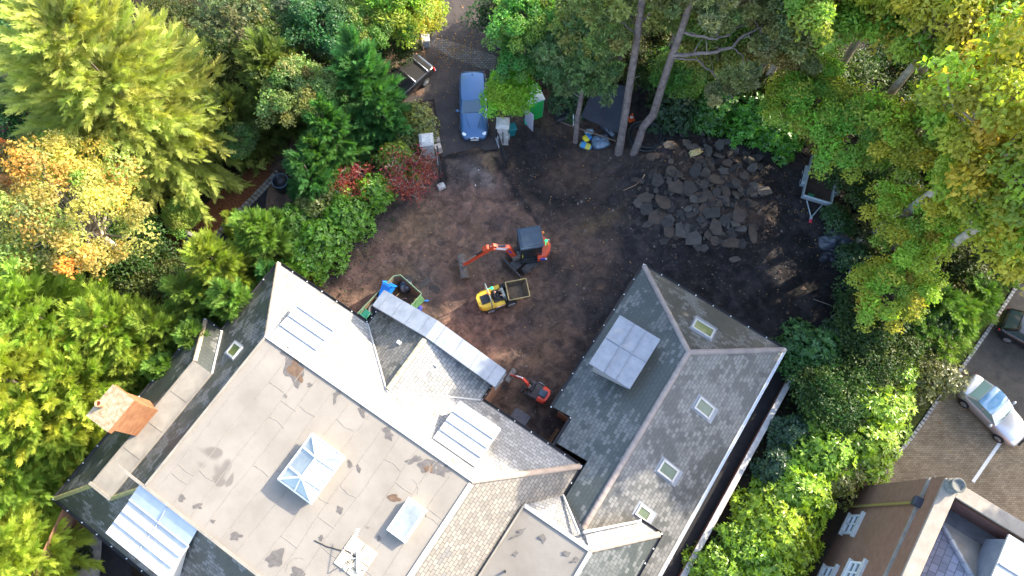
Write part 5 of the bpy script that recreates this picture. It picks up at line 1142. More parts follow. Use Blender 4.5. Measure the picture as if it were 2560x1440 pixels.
def car(name, label, cat, loc, rz, paint, L=4.9, W=1.87, belt=.93, roof=1.46, cab=(.85, .15, -1.95, -2.35), stations=None, glass=None, r=.33, wx=(1.45, -1.42), roofmat=None, lampw=.32, rooftaper=.80):
    t = thing(name, label, cat, loc, rz); hl, hw_ = L/2, W/2; glass = glass or M_CARGL
    st = stations or [(-hl, hw_*.80, .38, .80, .02), (-hl+.06, hw_*.88, .30, .90, .03), (-hl+.4, hw_*.97, .24, .95, .04), (-hl*.5, hw_, .22, belt+.01, .03), (0, hw_, .22, belt, .02), (hl*.30, hw_, .22, belt-.01, .05), (hl*.45, hw_*.985, .22, belt-.03, .09), (hl*.75, hw_*.96, .23, belt-.13, .10), (hl-.28, hw_*.90, .24, belt-.25, .08), (hl-.08, hw_*.78, .28, belt-.36, .05), (hl, hw_*.64, .34, belt-.46, .01)]
    body_loft(st).build('body', paint, t)
    a, b, c, d = cab; wb, wt = hw_*.92, hw_*rooftaper
    B = [(a, -wb*.93, belt), (a, wb*.93, belt), (d, wb*.92, belt), (d, -wb*.92, belt)]; T = [(b, -wt*.95, roof-.03), (b, wt*.95, roof-.03), (c, wt*.93, roof-.05), (c, -wt*.93, roof-.05)]
    M_ = [((a+d)/2+.1, wb, belt), ((a+d)/2+.1, -wb, belt)]
    s = MB(); s.add(B+T, [[0, 1, 5, 4], [1, 2, 6, 5], [2, 3, 7, 6], [3, 0, 4, 7]]); s.build('cabin', paint, t)
    s = MB(); rings = []
    for f, z, k in ((0, -.03, .95), (.06, 0, .98), (.3, .03, 1), (.6, .035, 1), (.9, .012, .98), (1, -.05, .93)):
        x = b+(c-b)*f; rings.append([Vector((x, wt*k*y, roof+z-(.05*y*y) + .01)) for y in (-1, -.7, -.35, 0, .35, .7, 1)])
    s.loft(rings, 0, False); s.build('roof', roofmat or paint, t)
    B, T = [Vector(p) for p in B], [Vector(p) for p in T]
    glasspane(t, [B[0], B[1], T[1], T[0]], glass, 'windscreen', .08, .012); glasspane(t, [B[2], B[3], T[3], T[2]], glass, 'rear_window', .14, .012)
    for i, j, k, l in ((1, 2, 6, 5), (3, 0, 4, 7)):
        P4 = [(B+T)[q] for q in (i, j, k, l)]
        for f0, f1 in ((.04, .48), (.52, .95)):
            glasspane(t, [P4[0].lerp(P4[1], f0), P4[0].lerp(P4[1], f1), P4[3].lerp(P4[2], f1), P4[3].lerp(P4[2], f0)], glass if glass is not M_CARGL else M_CARGLD, 'side_window', .13, .01)
    for x in wx:
        for sg in (1, -1): wheel(t, x, sg*(hw_-.11), r, .22, sg)
    for sg in (1, -1):
        s = MB(); s.ball((st[-3][0], sg*st[-3][1]*.76, st[-3][3]+st[-3][4]*.3), (.16, lampw*.45, .03), 0, 10, 6); s.build('headlight', M_LAMPW, t)
        s = MB(); s.box((st[1][0]+.03, sg*st[1][1]*.84, st[1][3]-.16), (.12, .26, .13), sg*.3, bev=.03); s.build('tail_light', M_LAMPR, t)
        s = MB(); s.ball((a-.22, sg*(hw_+.10), belt+.05), (.09, .13, .08), 0, 10, 6); s.box((a-.2, sg*(hw_-.02), belt+.01), (.06, .14, .04)); s.build('wing_mirror', paint, t)
    s = MB(); s.box((hl-.02, 0, .50), (.08, .78, .14), bev=.03); s.build('grille', M_BLK, t)
    s = MB(); s.box((hl+.02, 0, .38), (.03, .5, .1)); s.build('number_plate', M_PLATE, t)
    s = MB()
    for sg in (1, -1): s.tube([(a-.03, sg*.05, belt+.06), (a-.1, sg*.62, belt+.07)], .012, 4)
    s.build('wiper', M_BLK, t)
    return t
M_BLUE = mat('car_paint_blue', (.06, .13, .255), .34, metal=.35, coat=.5); M_SILV = mat('car_paint_silver', (.47, .47, .48), .32, metal=.6, coat=.6); M_BLKP = mat('car_paint_black', (.012, .012, .014), .25, coat=.9, spec=.6)
p0, p1 = at(1186, 345, .4), at(1182, 200, .4)
e = car('estate_car', 'silver blue estate car parked on the drive between the gate pillars', 'car', at(1185, 276, 0), ang(p1, p0), M_BLUE)
s = MB()
for sg in (1, -1): s.tube([(1.05, sg*.5, .965), (1.9, sg*.26, .905)], .012, 4)
s.build('bonnet_crease', M_BLK, e)
s = MB(); s.lathe([(.035, 0), (.02, .12), (.004, .16)], (-1.7, 0, 1.47), 10); s.build('roof_antenna', M_BLK, e)
s = MB()
for sg in (1, -1): s.box((2.44, sg*.17, .56), (.06, .26, .12), sg*-.1, bev=.03)
s.build('grille_frame', M_CHROME, e)
s = MB(); s.ball((2.36, 0, .60), (.05, .05, .012), 0, 10, 4); s.build('bonnet_badge', M_CHROME, e)
car('convertible_car', 'silver two seat car with a glass roof panel on the paved court', 'car', at(2468, 1030, 0), ang(at(2430, 958), at(2560, 1088)), M_SILV, 4.3, 1.86, .86, 1.29, (.55, -.10, -1.05, -1.62),
    [(-2.07, .66, .42, .78, .02), (-2.0, .76, .32, .86, .05), (-1.7, .86, .24, .89, .06), (-1.0, .89, .22, .87, .03), (0, .88, .2, .85, .02), (.6, .885, .2, .83, .07), (1.2, .88, .22, .76, .1), (1.75, .80, .24, .64, .08), (2.0, .66, .28, .54, .04), (2.08, .5, .34, .46, .01)], mat('car_glass_green', (.22, .33, .29), .06, spec=.9, coat=.6), roofmat=mat('roof_glass_blue', (.07, .2, .36), .06, spec=1, coat=.7, col2=(.2, .35, .5), nscale=1.5), wx=(1.25, -1.2), r=.31)
car('hatchback_car', 'shiny black hatchback at the right edge of the parking court', 'car', at(2572, 851, 0), HA+.02, M_BLKP, 4.2, 1.78, .92, 1.45, (.75, .05, -1.45, -1.98), glass=mat('car_glass_smoke', (.05, .075, .07), .05, spec=.9, coat=.5), wx=(1.25, -1.25))
# pickup with ribbed tonneau
pr = at(1063, 149, 1.05); pa = ang(at(1063, 149, 1.05), at(1010, 195, 1.05))
d = Vector((math.cos(pa), math.sin(pa), 0)); c0 = pr+d*2.62; c0.z = 0
t = thing('pickup_truck', 'black pickup truck with a ribbed load cover and chrome bars, half under a cypress', 'pickup', c0, pa)
body_loft([(-2.62, .78, .55, 1.02, .0), (-2.56, .88, .5, 1.06, .0), (-2.2, .93, .42, 1.08, .0), (-.7, .94, .4, 1.08, .0), (.2, .94, .4, 1.06, .02), (1.0, .94, .4, 1.05, .06), (1.8, .92, .42, 1.0, .08), (2.4, .84, .45, .88, .05), (2.58, .66, .5, .72, .02)]).build('body', M_BLKP, t)
s = MB(); B = [(1.15, -.86, 1.05), (1.15, .86, 1.05), (-.75, .86, 1.06), (-.75, -.86, 1.06)]; T = [(.35, -.68, 1.75), (.35, .68, 1.75), (-.55, .68, 1.74), (-.55, -.68, 1.74)]
s.add(B+T, [[0, 1, 5, 4], [1, 2, 6, 5], [2, 3, 7, 6], [3, 0, 4, 7], [4, 5, 6, 7]]); s.build('cabin', M_BLKP, t)
glasspane(t, [B[0], B[1], T[1], T[0]], M_CARGLD, 'windscreen', .1, .01); glasspane(t, [B[2], B[3], T[3], T[2]], M_CARGLD, 'rear_window', .2, .01)
for i, j, k, l in ((1, 2, 6, 5), (3, 0, 4, 7)): glasspane(t, [(B+T)[q] for q in (i, j, k, l)], M_CARGLD, 'side_window', .15, .01)
s = MB(); s.box((-1.62, 0, 1.10), (1.7, 1.6, .05), bev=.02)
for k in range(9): s.box((-1.62, -.68+k*.17, 1.135), (1.6, .05, .02))
s.build('load_cover', mat('cover_black', (.035, .033, .033), .35, spec=.6), t)
for x in (-.9, -2.05):
    s = MB(); s.tube([(x, -.86, 1.1), (x, -.82, 1.2), (x, .82, 1.2), (x, .86, 1.1)], .04, 8); s.build('cross_bar', M_CHROME, t)
s = MB(); s.tube([(-2.64, -.9, .62), (-2.70, -.6, .58), (-2.70, .6, .58), (-2.64, .9, .62)], .07, 8); s.build('rear_bumper', M_CHROME, t)
for sg in (1, -1):
    s = MB(); s.box((-2.56, sg*.84, .86), (.12, .16, .34), bev=.03); s.box((-2.625, sg*.84, .86), (.02, .1, .08), m=1); s.build('tail_light', [M_LAMPR, M_LAMPW], t)
for x in (1.6, -1.65):
    for sg in (1, -1): wheel(t, x, sg*.82, .38, .25, sg)

# ================================================================== EXCAVATOR
M_ORNG = mat('machine_orange', (.56, .062, .02), .45, coat=.1, col2=(.40, .066, .03), nscale=3.5); M_CABR = mat('cab_roof', (.022, .04, .062), .5, noise=.25, nscale=3); M_STEEL = mat('worn_steel', (.16, .145, .13), .6, metal=.3, noise=.4, nscale=6, bump=.3); M_TRK = mat('track_rubber', (.06, .057, .056), .8, noise=.3, bump=.4); M_RAM = mat('ram_rod', (.32, .36, .42), .3, metal=.7)
M_DECW = mat('decal_white', (.75, .75, .75), .5); M_DECB = mat('decal_blue', (.03, .05, .35), .5); M_YEL = mat('machine_yellow', (.56, .38, .02), .45, coat=.1, col2=(.40, .26, .03), nscale=3.5); M_GREENL = mat('beacon_green', (.02, .6, .18), .3, emit=((.02, .8, .25), .35)); M_AMB = mat('beacon_amber', (.75, .22, .05), .35)
def beam(mb, p, q, w0, h0, w1=None, h1=None, m=0):
    """tapered box beam between p and q, w across, h in the vertical plane"""
    p, q = Vector(p), Vector(q); w1 = w0 if w1 is None else w1; h1 = h0 if h1 is None else h1; d = (q-p).normalized(); x = d.cross(Vector((0, 0, 1))).normalized(); y = x.cross(d)
    v = [c+x*sx*w/2+y*sy*h/2 for c, w, h in ((p, w0, h0), (q, w1, h1)) for sx, sy in ((-1, -1), (1, -1), (1, 1), (-1, 1))]
    mb.add(v, [[3, 2, 1, 0], [4, 5, 6, 7], [0, 1, 5, 4], [1, 2, 6, 5], [2, 3, 7, 6], [3, 0, 4, 7]], m)
def tracks(parent, L, gap, w, h, rz=0.0, mt=None):
    for sg in (1, -1):
        s = MB(); r = h/2; n = 10; prof = [(L/2-r+r*math.sin(a), r-r*math.cos(a)) for a in [math.pi*k/n for k in range(n+1)]]+[(-L/2+r-r*math.sin(a), r+r*math.cos(a)) for a in [math.pi*k/n for k in range(n+1)]]
        c_, s_ = math.cos(rz), math.sin(rz)
        def tr(x, y, z): return Vector((x*c_-y*s_, x*s_+y*c_, z))
        y0, y1 = sg*gap/2-w/2, sg*gap/2+w/2
        s.loft([[tr(x, y, z+.01) for x, z in prof] for y in (y0, y1)], 0, True, True, False)
        per = int(L*2/.13)
        for k in range(int(L/.13)):
            x = -L/2+r*.6+k*(L-r*1.2)/max(1, int(L/.13)-1); s.add([tr(x+a, y, z) for z in (h, h+.035) for a, y in ((-.03, y0+.02), (.03, y0+.02), (.03, y1-.02), (-.03, y1-.02))], [[0, 1, 5, 4], [1, 2, 6, 5], [2, 3, 7, 6], [3, 0, 4, 7], [4, 5, 6, 7]])
        o = s.build('track', mt or M_TRK, parent)
        for k in range(4):
            s = MB(); x = -L/2+r*1.1+k*(L-2.2*r)/3
            for yy in (y0-.012, y1+.012):
                c = tr(x, yy, r); s.cyl(c, tr(x, yy+(.02 if yy > 0 else -.02), r), r*.55, r*.45, 12)
            s.cyl(tr(x, y0, r), tr(x, y1, r), r*.3, r*.3, 8); s.build('roller', M_STEEL, o)
ec = at(1324, 640, 0); ea = ang(at(1316, 640, 0), at(1150, 664, .2))
ex = thing('excavator', 'orange mini excavator with a dark cab roof and its boom reaching left', 'excavator', (ec.x, ec.y, yard_z(ec.x, ec.y)), ea)
ex.scale = (1.14, 1.14, 1.08)
tracks(ex, 1.95, 1.12, .32, .48, R(207)-ea+R(14))
s = MB(); s.cyl((0, 0, .42), (0, 0, .6), .5, .46, 20); s.box((0, 0, .4), (.9, .8, .22), R(207)-ea+R(14)); s.build('undercarriage', M_STEEL, ex)
s = MB(); a_ = R(207)-ea+R(14); s.box((1.28*math.cos(a_), 1.28*math.sin(a_), .27), (.10, 1.5, .36), a_, bev=.03); s.box((.95*math.cos(a_), .95*math.sin(a_), .3), (.6, .5, .1), a_); s.build('dozer_blade', M_TRK, ex)
s = MB(); pts = [(.62, -.62), (.62, .62), (-.35, .72), (-.75, .60), (-1.0, .32), (-1.08, 0), (-1.0, -.32), (-.75, -.6), (-.35, -.72)]
s.prism(pts, .6, .74, 0); s.build('slew_deck', M_BLK, ex)
s = MB(); pts = [(-.28, -.72), (-.28, .72), (-.72, .62), (-1.0, .34), (-1.1, 0), (-1.0, -.34), (-.72, -.62)]; s.prism([(p[0]*1.0, p[1]) for p in pts], .74, 1.12, 0); s.prism([(p[0]*.97-.01, p[1]*.95) for p in pts], 1.121, 1.2, 0); eb = s.build('engine_cover', M_ORNG, ex)
s = MB(); s.box((-.5, .69, 1.0), (.36, .06, .16), -.25, m=1); s.box((-.62, .665, .92), (.3, .05, .08), -.28, m=0); s.build('decal', [M_DECW, M_DECB], eb)
# cab: dark posts, glass, roof
s = MB()
for x, y in ((.55, -.56), (.55, .5), (-.48, -.56), (-.48, .5), (.1, .5)): s.box((x, y, 1.55), (.07, .07, 1.7))
for q in (((.55, -.56, .8), (.55, .5, .8)), ((.55, .5, .8), (-.48, .5, .8)), ((.55, -.56, .8), (-.48, -.56, .8))): s.tube(q, .05, 6)
s.build('cab_frame', M_BLK, ex)
s = MB(); s.box((-.3, -.02, 1.05), (.5, .5, .14), bev=.04); s.box((-.52, -.02, 1.4), (.14, .48, .65), bev=.04); s.build('seat', mat('seat_grey', (.05, .055, .06), .7), ex)
s = MB(); s.poly([(.585, -.5, .9), (.585, .45, .9), (.585, .45, 2.3), (.585, -.5, 2.3)]); s.poly([(.05, .53, .9), (-.44, .53, .9), (-.44, .53, 2.3), (.05, .53, 2.3)]); s.poly([(-.51, -.5, 1.3), (-.51, .45, 1.3), (-.51, .45, 2.3), (-.51, -.5, 2.3)]); s.build('cab_glass', M_CARGLD, ex)
s = MB(); s.box((.02, -.03, 2.44), (1.24, 1.2, .12), bev=.05); s.box((.02, -.03, 2.51), (1.0, .98, .05), bev=.02); s.build('cab_roof', M_CABR, ex)
s = MB(); s.box((.5, .56, 1.5), (.03, .06, .3), m=0); s.build('door_handle', mat('handle_yellow', (.6, .55, .05), .5), ex)
for (x, y, m_, nm) in ((-.82, .02, M_GREENL, 'green_beacon'), (-.86, .2, M_AMB, 'amber_beacon'), (-.72, -.45, M_AMB, 'amber_beacon')):
    s = MB(); s.tube([(x, y, 1.2), (x, y, 1.75)], .02, 6); s.ball((x, y, 1.8), .085); s.build(nm, m_, ex)
# boom, dipper, bucket (all in the machine's vertical plane)
by = .22
s = MB(); s.box((.78, by, .78), (.45, .34, .5), bev=.05); s.build('swing_post', M_STEEL, ex)
EL = Vector((1.95, by, 2.62)); F0 = Vector((.88, by, .95)); ST = Vector((3.55, by, .75))
bo = MB(); mid = Vector((1.25, by, 2.25)); beam(bo, F0, mid, .2, .30, .2, .34); beam(bo, mid-Vector((.03, 0, .05)), EL, .2, .34, .17, .22); bo.cyl(EL-Vector((0, .16, 0)), EL+Vector((0, .16, 0)), .1); bom = bo.build('boom', M_ORNG, ex)
s = MB(); beam(s, mid+Vector((.05, .106, .02)), EL+Vector((-.1, .095, -.02)), .008, .2); beam(s, mid+Vector((-.06, .105, -.25)), mid+Vector((-.2, .105, -.62)), .008, .1, m=1); s.build('decal', [M_DECW, M_DECB], bom)
s = MB(); p = mid+Vector((.1, 0, .26)); q = EL+Vector((.16, 0, .14)); s.cyl(p, p.lerp(q, .6), .06); s.cyl(p.lerp(q, .6), q, .03, m=1); s.build('ram', [M_CABR, M_RAM], ex)
s = MB(); p = F0+Vector((.2, 0, -.05)); q = mid+Vector((.22, 0, -.22)); s.cyl(p, p.lerp(q, .55), .07); s.cyl(p.lerp(q, .55), q, .035, m=1); s.build('ram', [M_BLK, M_RAM], ex)
s = MB(); beam(s, EL+Vector((-.12, 0, .22)), ST, .16, .26, .13, .15); s.build('dipper_arm', M_ORNG, ex)
s = MB(); p = EL+Vector((.28, 0, .02)); q = ST+Vector((-.1, 0, .42)); s.box(p+Vector((0.1, 0, -.02)), (.4, .26, .2), 0, 0, .85, bev=.04); s.build('ram_guard', M_ORNG, ex)
s = MB(); s.cyl(p, p.lerp(q, .5), .05); s.cyl(p.lerp(q, .5), q, .028, m=1); s.build('ram', [M_BLK, M_RAM], ex)
s = MB(); s.box(ST+Vector((.05, 0, -.18)), (.24, .2, .34), 0, 0, .3, bev=.04); s.cyl(ST-Vector((0, .15, 0)), ST+Vector((0, .15, 0)), .05); s.build('quick_hitch', M_STEEL, ex)
s = MB(); cx_, cz_, r_ = ST.x+.12, .36, .3; prof = [(cx_+r_*math.cos(a), cz_+r_*math.sin(a)) for a in [R(60)+R(200)*k/8 for k in range(9)]]; inn = [(cx_+(r_-.035)*math.cos(a), cz_+(r_-.035)*math.sin(a)) for a in [R(260)-R(200)*k/8 for k in range(9)]]
s.loft([[Vector((x, by+y, z)) for x, z in prof+inn] for y in (-.68, .68)], 0, True, True, False)
for y in (-.68, .66): s.add([(x, by+y, z) for x, z in prof], [list(range(9))]); 
s.build('bucket', mat('bucket_steel', (.085, .07, .06), .65, noise=.35, nscale=4, bump=.3), ex)

# ================================================================== DUMPER AND DRIVER
dc = at(1248, 752, 0); da = ang(at(1218, 762, .5), at(1285, 738, .5))
du = thing('site_dumper', 'small yellow site dumper with an empty steel skip and a roll bar', 'dumper', (dc.x, dc.y, yard_z(dc.x, dc.y)), da)
fa = .12                                              # front half turned a little
for x, y in ((.55, .52), (.55, -.52), (-.72, .5), (-.72, -.5)): wheel(du, x, y, .36, .3, 1 if y > 0 else -1)
s = MB(); s.box((-.1, 0, .5), (1.7, .5, .2), bev=.04); s.box((.6, 0, .45), (.3, .95, .12)); s.box((-.7, 0, .45), (.3, .95, .12)); s.build('chassis', M_BLK, du)
s = MB()
s.loft([[Vector((x, y*w, z)) for y, z in ((-1, .62), (-1, .88), (-.8, 1.0), (.8, 1.0), (1, .88), (1, .62))] for x, w in ((-1.32, .34), (-1.22, .50), (-.95, .60), (-.5, .62), (-.42, .60))], 0, True, True, False); s.build('engine_cover', M_YEL, du)
s = MB(); s.box((-.86, .0, 1.01), (.5, .56, .05), bev=.02); s.build('engine_grille', M_BLK, du)
for sg in (1, -1):
    s = MB(); s.box((-.12, sg*.50, .72), (.66, .28, .30), bev=.05); o = s.build('side_fender', M_YEL, du)
    s = MB(); s.box((-.1, sg*.645, .74), (.5, .01, .12), m=0); s.box((-.25, sg*.648, .68), (.3, .01, .06), m=1); s.box((.02, sg*.648, .80), (.28, .01, .05), m=2); s.build('decal', [M_DECW, M_DECB, M_LAMPR], o)
s = MB(); s.box((.02, 0, .62), (.75, .76, .06)); s.build('footplate', M_STEEL, du)
s = MB(); s.box((-.32, 0, .86), (.42, .46, .1), bev=.04); s.box((-.54, 0, 1.08), (.1, .44, .42), bev=.04); s.build('seat', M_BLK, du)
s = MB(); s.loft([[Vector((.30+.16*math.cos(a)*k-.05, .5*math.sin(a)*k, z)) for a in [-1.5+.3*j for j in range(11)]] for z, k in ((.66, 1), (1.02, 1.0), (1.10, .94))], 0, False); s.box((.3, 0, .84), (.12, .8, .4), bev=.04); s.box((.24, 0, 1.1), (.2, .6, .08), 0, 0, .4, bev=.03); s.build('dashboard', mat('dash_grey', (.12, .15, .155), .5, noise=.15), du)
s = MB(); s.tube([(.2+.0, .18*math.cos(a), 1.24+.18*math.sin(a)*.5) if False else (.08+.09*math.sin(a), .17*math.cos(a), 1.22+.13*math.sin(a)) for a in [2*math.pi*k/16 for k in range(17)]], .018, 6); s.tube([(.08, 0, 1.22), (.2, 0, 1.06)], .025, 6); s.build('steering_wheel', M_BLK, du)
s = MB(); s.tube([(-.62, -.58, .6), (-.64, -.58, 1.9), (-.65, -.5, 2.18), (-.65, -.3, 2.28), (-.65, .3, 2.28), (-.65, .5, 2.18), (-.64, .58, 1.9), (-.62, .58, .6)], .038, 8); s.build('roll_bar', mat('rollbar_grey', (.15, .18, .19), .45), du)
s = MB(); s.tube([(-.66, -.22, 2.28), (-.66, -.22, 2.42)], .02, 6); s.ball((-.66, -.22, 2.48), .09); s.build('amber_beacon', M_AMB, du)
s = MB(); s.tube([(-.4, .12, 2.2), (-.6, .12, 2.28)], .02, 6); s.ball((-.36, .1, 2.22), .09); s.build('green_beacon', M_GREENL, du)
# the skip
s = MB(); T_ = [(.50, -.56), (1.75, -.56), (1.75, .56), (.50, .56)]; Bt = [(.62, -.46), (1.45, -.46), (1.45, .46), (.62, .46)]; z0, z1, k = .62, 1.12, .035
c2, s2 = math.cos(fa-.28), math.sin(fa-.28)
def sk(p, z): x, y = p[0]-.3, p[1]; return Vector((.3+x*c2-y*s2, x*s2+y*c2, z))
Ti = [(.50+k, -.56+k), (1.75-k, -.56+k), (1.75-k, .56-k), (.50+k, .56-k)]; Bi = [(p[0]+(k if p[0] < 1 else -k), p[1]*.93) for p in Bt]
v = [sk(p, z0) for p in Bt]+[sk(p, z1) for p in T_]+[sk(p, z1) for p in Ti]+[sk(p, z0+.04) for p in Bi]
s.add(v, [[3, 2, 1, 0]]+[[i, (i+1) % 4, 4+(i+1) % 4, 4+i] for i in range(4)], 0); s.add(v, [[4+i, 4+(i+1) % 4, 8+(i+1) % 4, 8+i] for i in range(4)], 0)
s.add(v, [[8+i, 8+(i+1) % 4, 12+(i+1) % 4, 12+i] for i in range(4)]+[[12, 13, 14, 15]], 1)
o = s.build('skip', [M_YEL, mat('scuffed_steel', (.05, .037, .028), .8, col2=(.12, .085, .05), nscale=4, bump=.3)], du)
s = MB(); 
for i in range(4): s.tube([sk(T_[i], z1+.01), sk(T_[(i+1) % 4], z1+.01)], .028, 6)
s.build('skip_rim', mat('rim_worn', (.42, .33, .12), .6, col2=(.2, .16, .12), nscale=5), o)
s = MB()
for k_ in range(4): s.add([sk((.75+k_*.22, -.585 if False else -.563), z1-.03)+Vector((0, 0, 0)), sk((.97+k_*.22, -.563), z1-.03), sk((.95+k_*.22, -.545), z1-.12), sk((.73+k_*.22, -.545), z1-.12)], [[0, 1, 2, 3]], k_ % 2)
s.build('hazard_stripe', [M_LAMPR, M_DECW], o)

def skinned(name, verts, edges, rad, m, parent, sub=2, root=0):
    me = bpy.data.meshes.new(name); me.from_pydata([tuple(v) for v in verts], edges, []); o = bpy.data.objects.new(name, me); COL.objects.link(o); o.parent = parent
    md = o.modifiers.new('Skin', 'SKIN'); md.use_smooth_shade = True
    lay_ = me.skin_vertices[0].data
    for i, r in enumerate(rad): lay_[i].radius = (r, r) if not hasattr(r, '__len__') else r
    lay_[root].use_root = True
    sb = o.modifiers.new('Sub', 'SUBSURF'); sb.levels = sub; sb.render_levels = sub
    for k in (m if isinstance(m, (list, tuple)) else [m]): me.materials.append(k)
    return o
# seated driver: x forwards, pelvis on the seat
drv = thing('person', 'person in dark clothes sitting at the wheel of the yellow dumper', 'person', du.matrix_basis @ Vector((-.36, 0, .93)), da)
M_CLOTH = mat('dark_jacket', (.016, .018, .024), .85, noise=.3, nscale=12); M_SKIN = mat('skin', (.52, .30, .23), .55); M_HAIR = mat('dark_hair', (.018, .013, .01), .6)
V_ = [(0, 0, .08), (.02, 0, .25), (.03, 0, .42), (.04, 0, .52), (.06, .0, .62),
      (.03, .18, .47), (.12, .27, .26), (.36, .17, .27), (.03, -.18, .47), (.12, -.27, .26), (.36, -.17, .27),
      (.02, .1, .06), (.42, .15, .08), (.46, .14, -.26), (.02, -.1, .06), (.42, -.15, .08), (.46, -.14, -.26), (.56, .14, -.28), (.56, -.14, -.28)]
E_ = [(0, 1), (1, 2), (2, 3), (3, 4), (2, 5), (5, 6), (6, 7), (2, 8), (8, 9), (9, 10), (0, 11), (11, 12), (12, 13), (13, 17), (0, 14), (14, 15), (15, 16), (16, 18)]
Rd = [(.15, .12), (.14, .11), (.15, .11), .06, .055, .075, .055, .035, .075, .055, .035, .09, .075, .055, .09, .075, .055, .045, .045]
body = skinned('body', V_, E_, Rd, M_CLOTH, drv)
hd = MB()
rings = []
for z, rx, ry, ox in ((-.02, .045, .045, .0), (.02, .075, .06, .02), (.06, .09, .07, .02), (.11, .098, .076, .012), (.16, .097, .078, .005), (.2, .08, .065, 0), (.225, .045, .04, 0), (.232, .01, .01, 0)):
    rings.append([Vector((.06+ox+rx*math.cos(a), ry*math.sin(a), .64+z)) for a in [2*math.pi*k/16 for k in range(16)]])
hd.loft(rings, 0, True, True); hd.ball((.178, 0, .745), (.022, .014, .02), 0, 8, 6)
for sg in (1, -1): hd.ball((.06, sg*.083, .74), (.022, .012, .032), 0, 8, 6); hd.ball((.152, sg*.03, .772), (.010, .013, .009), 1, 8, 6)
hd.box((.158, 0, .70), (.02, .045, .008), m=2); hd.build('head', [M_SKIN, mat('eye_dark', (.03, .02, .02), .3), mat('lip', (.4, .16, .14), .5)], drv)
hr = MB(); rings = []
for z, k in ((.10, 1.02), (.15, 1.1), (.2, 1.1), (.235, .75), (.25, .1)): rings.append([Vector((.045+.098*k*math.cos(a)*(1 if math.cos(a) < .2 else .82), .08*k*math.sin(a), .64+z)) for a in [2*math.pi*j/16 for j in range(16)]])
hr.loft(rings, 0, True, True); hr.build('hair', M_HAIR, drv)
for sg in (1, -1):
    w_ = Vector((.38, sg*.165, .275)); hv = [w_, w_+Vector((.045, 0, .012)), w_+Vector((.085, 0, .015))]; he = [(0, 1), (1, 2)]; hr_ = [.026, (.036, .018), (.034, .016)]
    for k, (dy, ln) in enumerate(((-.03, .06), (-.01, .072), (.01, .068), (.03, .052))):
        b0 = len(hv); hv += [w_+Vector((.095, dy, .018)), w_+Vector((.095+ln*.6, dy*1.1, .02)), w_+Vector((.095+ln*.75, dy*1.1, -.02)), w_+Vector((.095+ln*.45, dy*1.1, -.042))]; he += [(2, b0), (b0, b0+1), (b0+1, b0+2), (b0+2, b0+3)]; hr_ += [.0095, .009, .0085, .008]
    b0 = len(hv); hv += [w_+Vector((.05, -sg*.045, .0)), w_+Vector((.085, -sg*.06, -.015)), w_+Vector((.11, -sg*.055, -.03))]; he += [(1, b0), (b0, b0+1), (b0+1, b0+2)]; hr_ += [.011, .0095, .008]
    skinned('hand', hv, he, hr_, M_SKIN, drv, 1, 0)

# ================================================================== MICRO DIGGER
mc = at(1342, 985, 0); ma = ang(at(1342, 985, 0), at(1268, 936, .2))
md_ = thing('micro_digger', 'small red tracked digger without a cab, parked between the two buildings', 'excavator', (mc.x, mc.y, yard_z(mc.x, mc.y)), ma)
tracks(md_, 1.25, .72, .2, .34)
s = MB(); s.cyl((0, 0, .3), (0, 0, .44), .3); s.box((0, 0, .3), (.6, .5, .16)); s.build('undercarriage', M_STEEL, md_)
s = MB(); s.box((.05, 0, .48), (.8, .84, .08), bev=.03); s.build('deck', mat('deck_grey', (.06, .055, .055), .7, noise=.3), md_)
s = MB(); s.loft([[Vector((x, y*w, z)) for y, z in ((-1, .5), (-1, .78), (-.7, .9), (.7, .9), (1, .78), (1, .5))] for x, w in ((-.72, .26), (-.62, .42), (-.35, .47), (-.2, .46))], 0, True, True, False); s.build('engine_cover', mat('digger_red', (.62, .06, .03), .4, coat=.2), md_)
s = MB(); s.box((-.32, 0, .98), (.42, .42, .12), bev=.06); s.box((-.52, 0, 1.12), (.12, .42, .36), bev=.06); s.build('seat', mat('seat_blue', (.035, .06, .085), .5), md_)
s = MB(); s.box((.3, 0, .74), (.14, .5, .5), bev=.04); s.tube([(.28, .2, .95), (.2, .22, 1.15)], .02, 6); s.tube([(.28, -.2, .95), (.2, -.22, 1.15)], .02, 6); s.build('control_console', M_BLK, md_)
s = MB(); s.tube([(-.2, -.42, .52), (-.2, -.44, 1.0), (.1, -.44, 1.05), (.3, -.4, .52)], .022, 6); s.build('hand_rail', M_RAM, md_)
s = MB(); s.box((.78, 0, .2), (.07, .92, .26), bev=.02); s.build('dozer_blade', M_TRK, md_)
s = MB(); s.box((.55, 0, .5), (.3, .26, .3), bev=.04); s.build('swing_post', M_STEEL, md_)
rd = MATS['digger_red']; e1_, e2_, e3_ = Vector((.62, 0, .6)), Vector((.95, 0, 1.5)), Vector((1.75, 0, .62))
s = MB(); beam(s, e1_, Vector((.72, 0, 1.25)), .14, .18); beam(s, Vector((.72, 0, 1.22)), e2_+Vector((.1, 0, .02)), .14, .2, .12, .16); s.build('boom', rd, md_)
s = MB(); beam(s, e2_+Vector((-.06, 0, .14)), e3_, .12, .18, .1, .1); s.build('dipper_arm', rd, md_)
s = MB(); s.cyl(e2_+Vector((.05, 0, .2)), e2_.lerp(e3_, .5)+Vector((.03, 0, .2)), .035); s.cyl(e2_.lerp(e3_, .5)+Vector((.03, 0, .2)), e3_+Vector((-.03, 0, .2)), .022, m=1); s.build('ram', [M_DECW, M_RAM], md_)
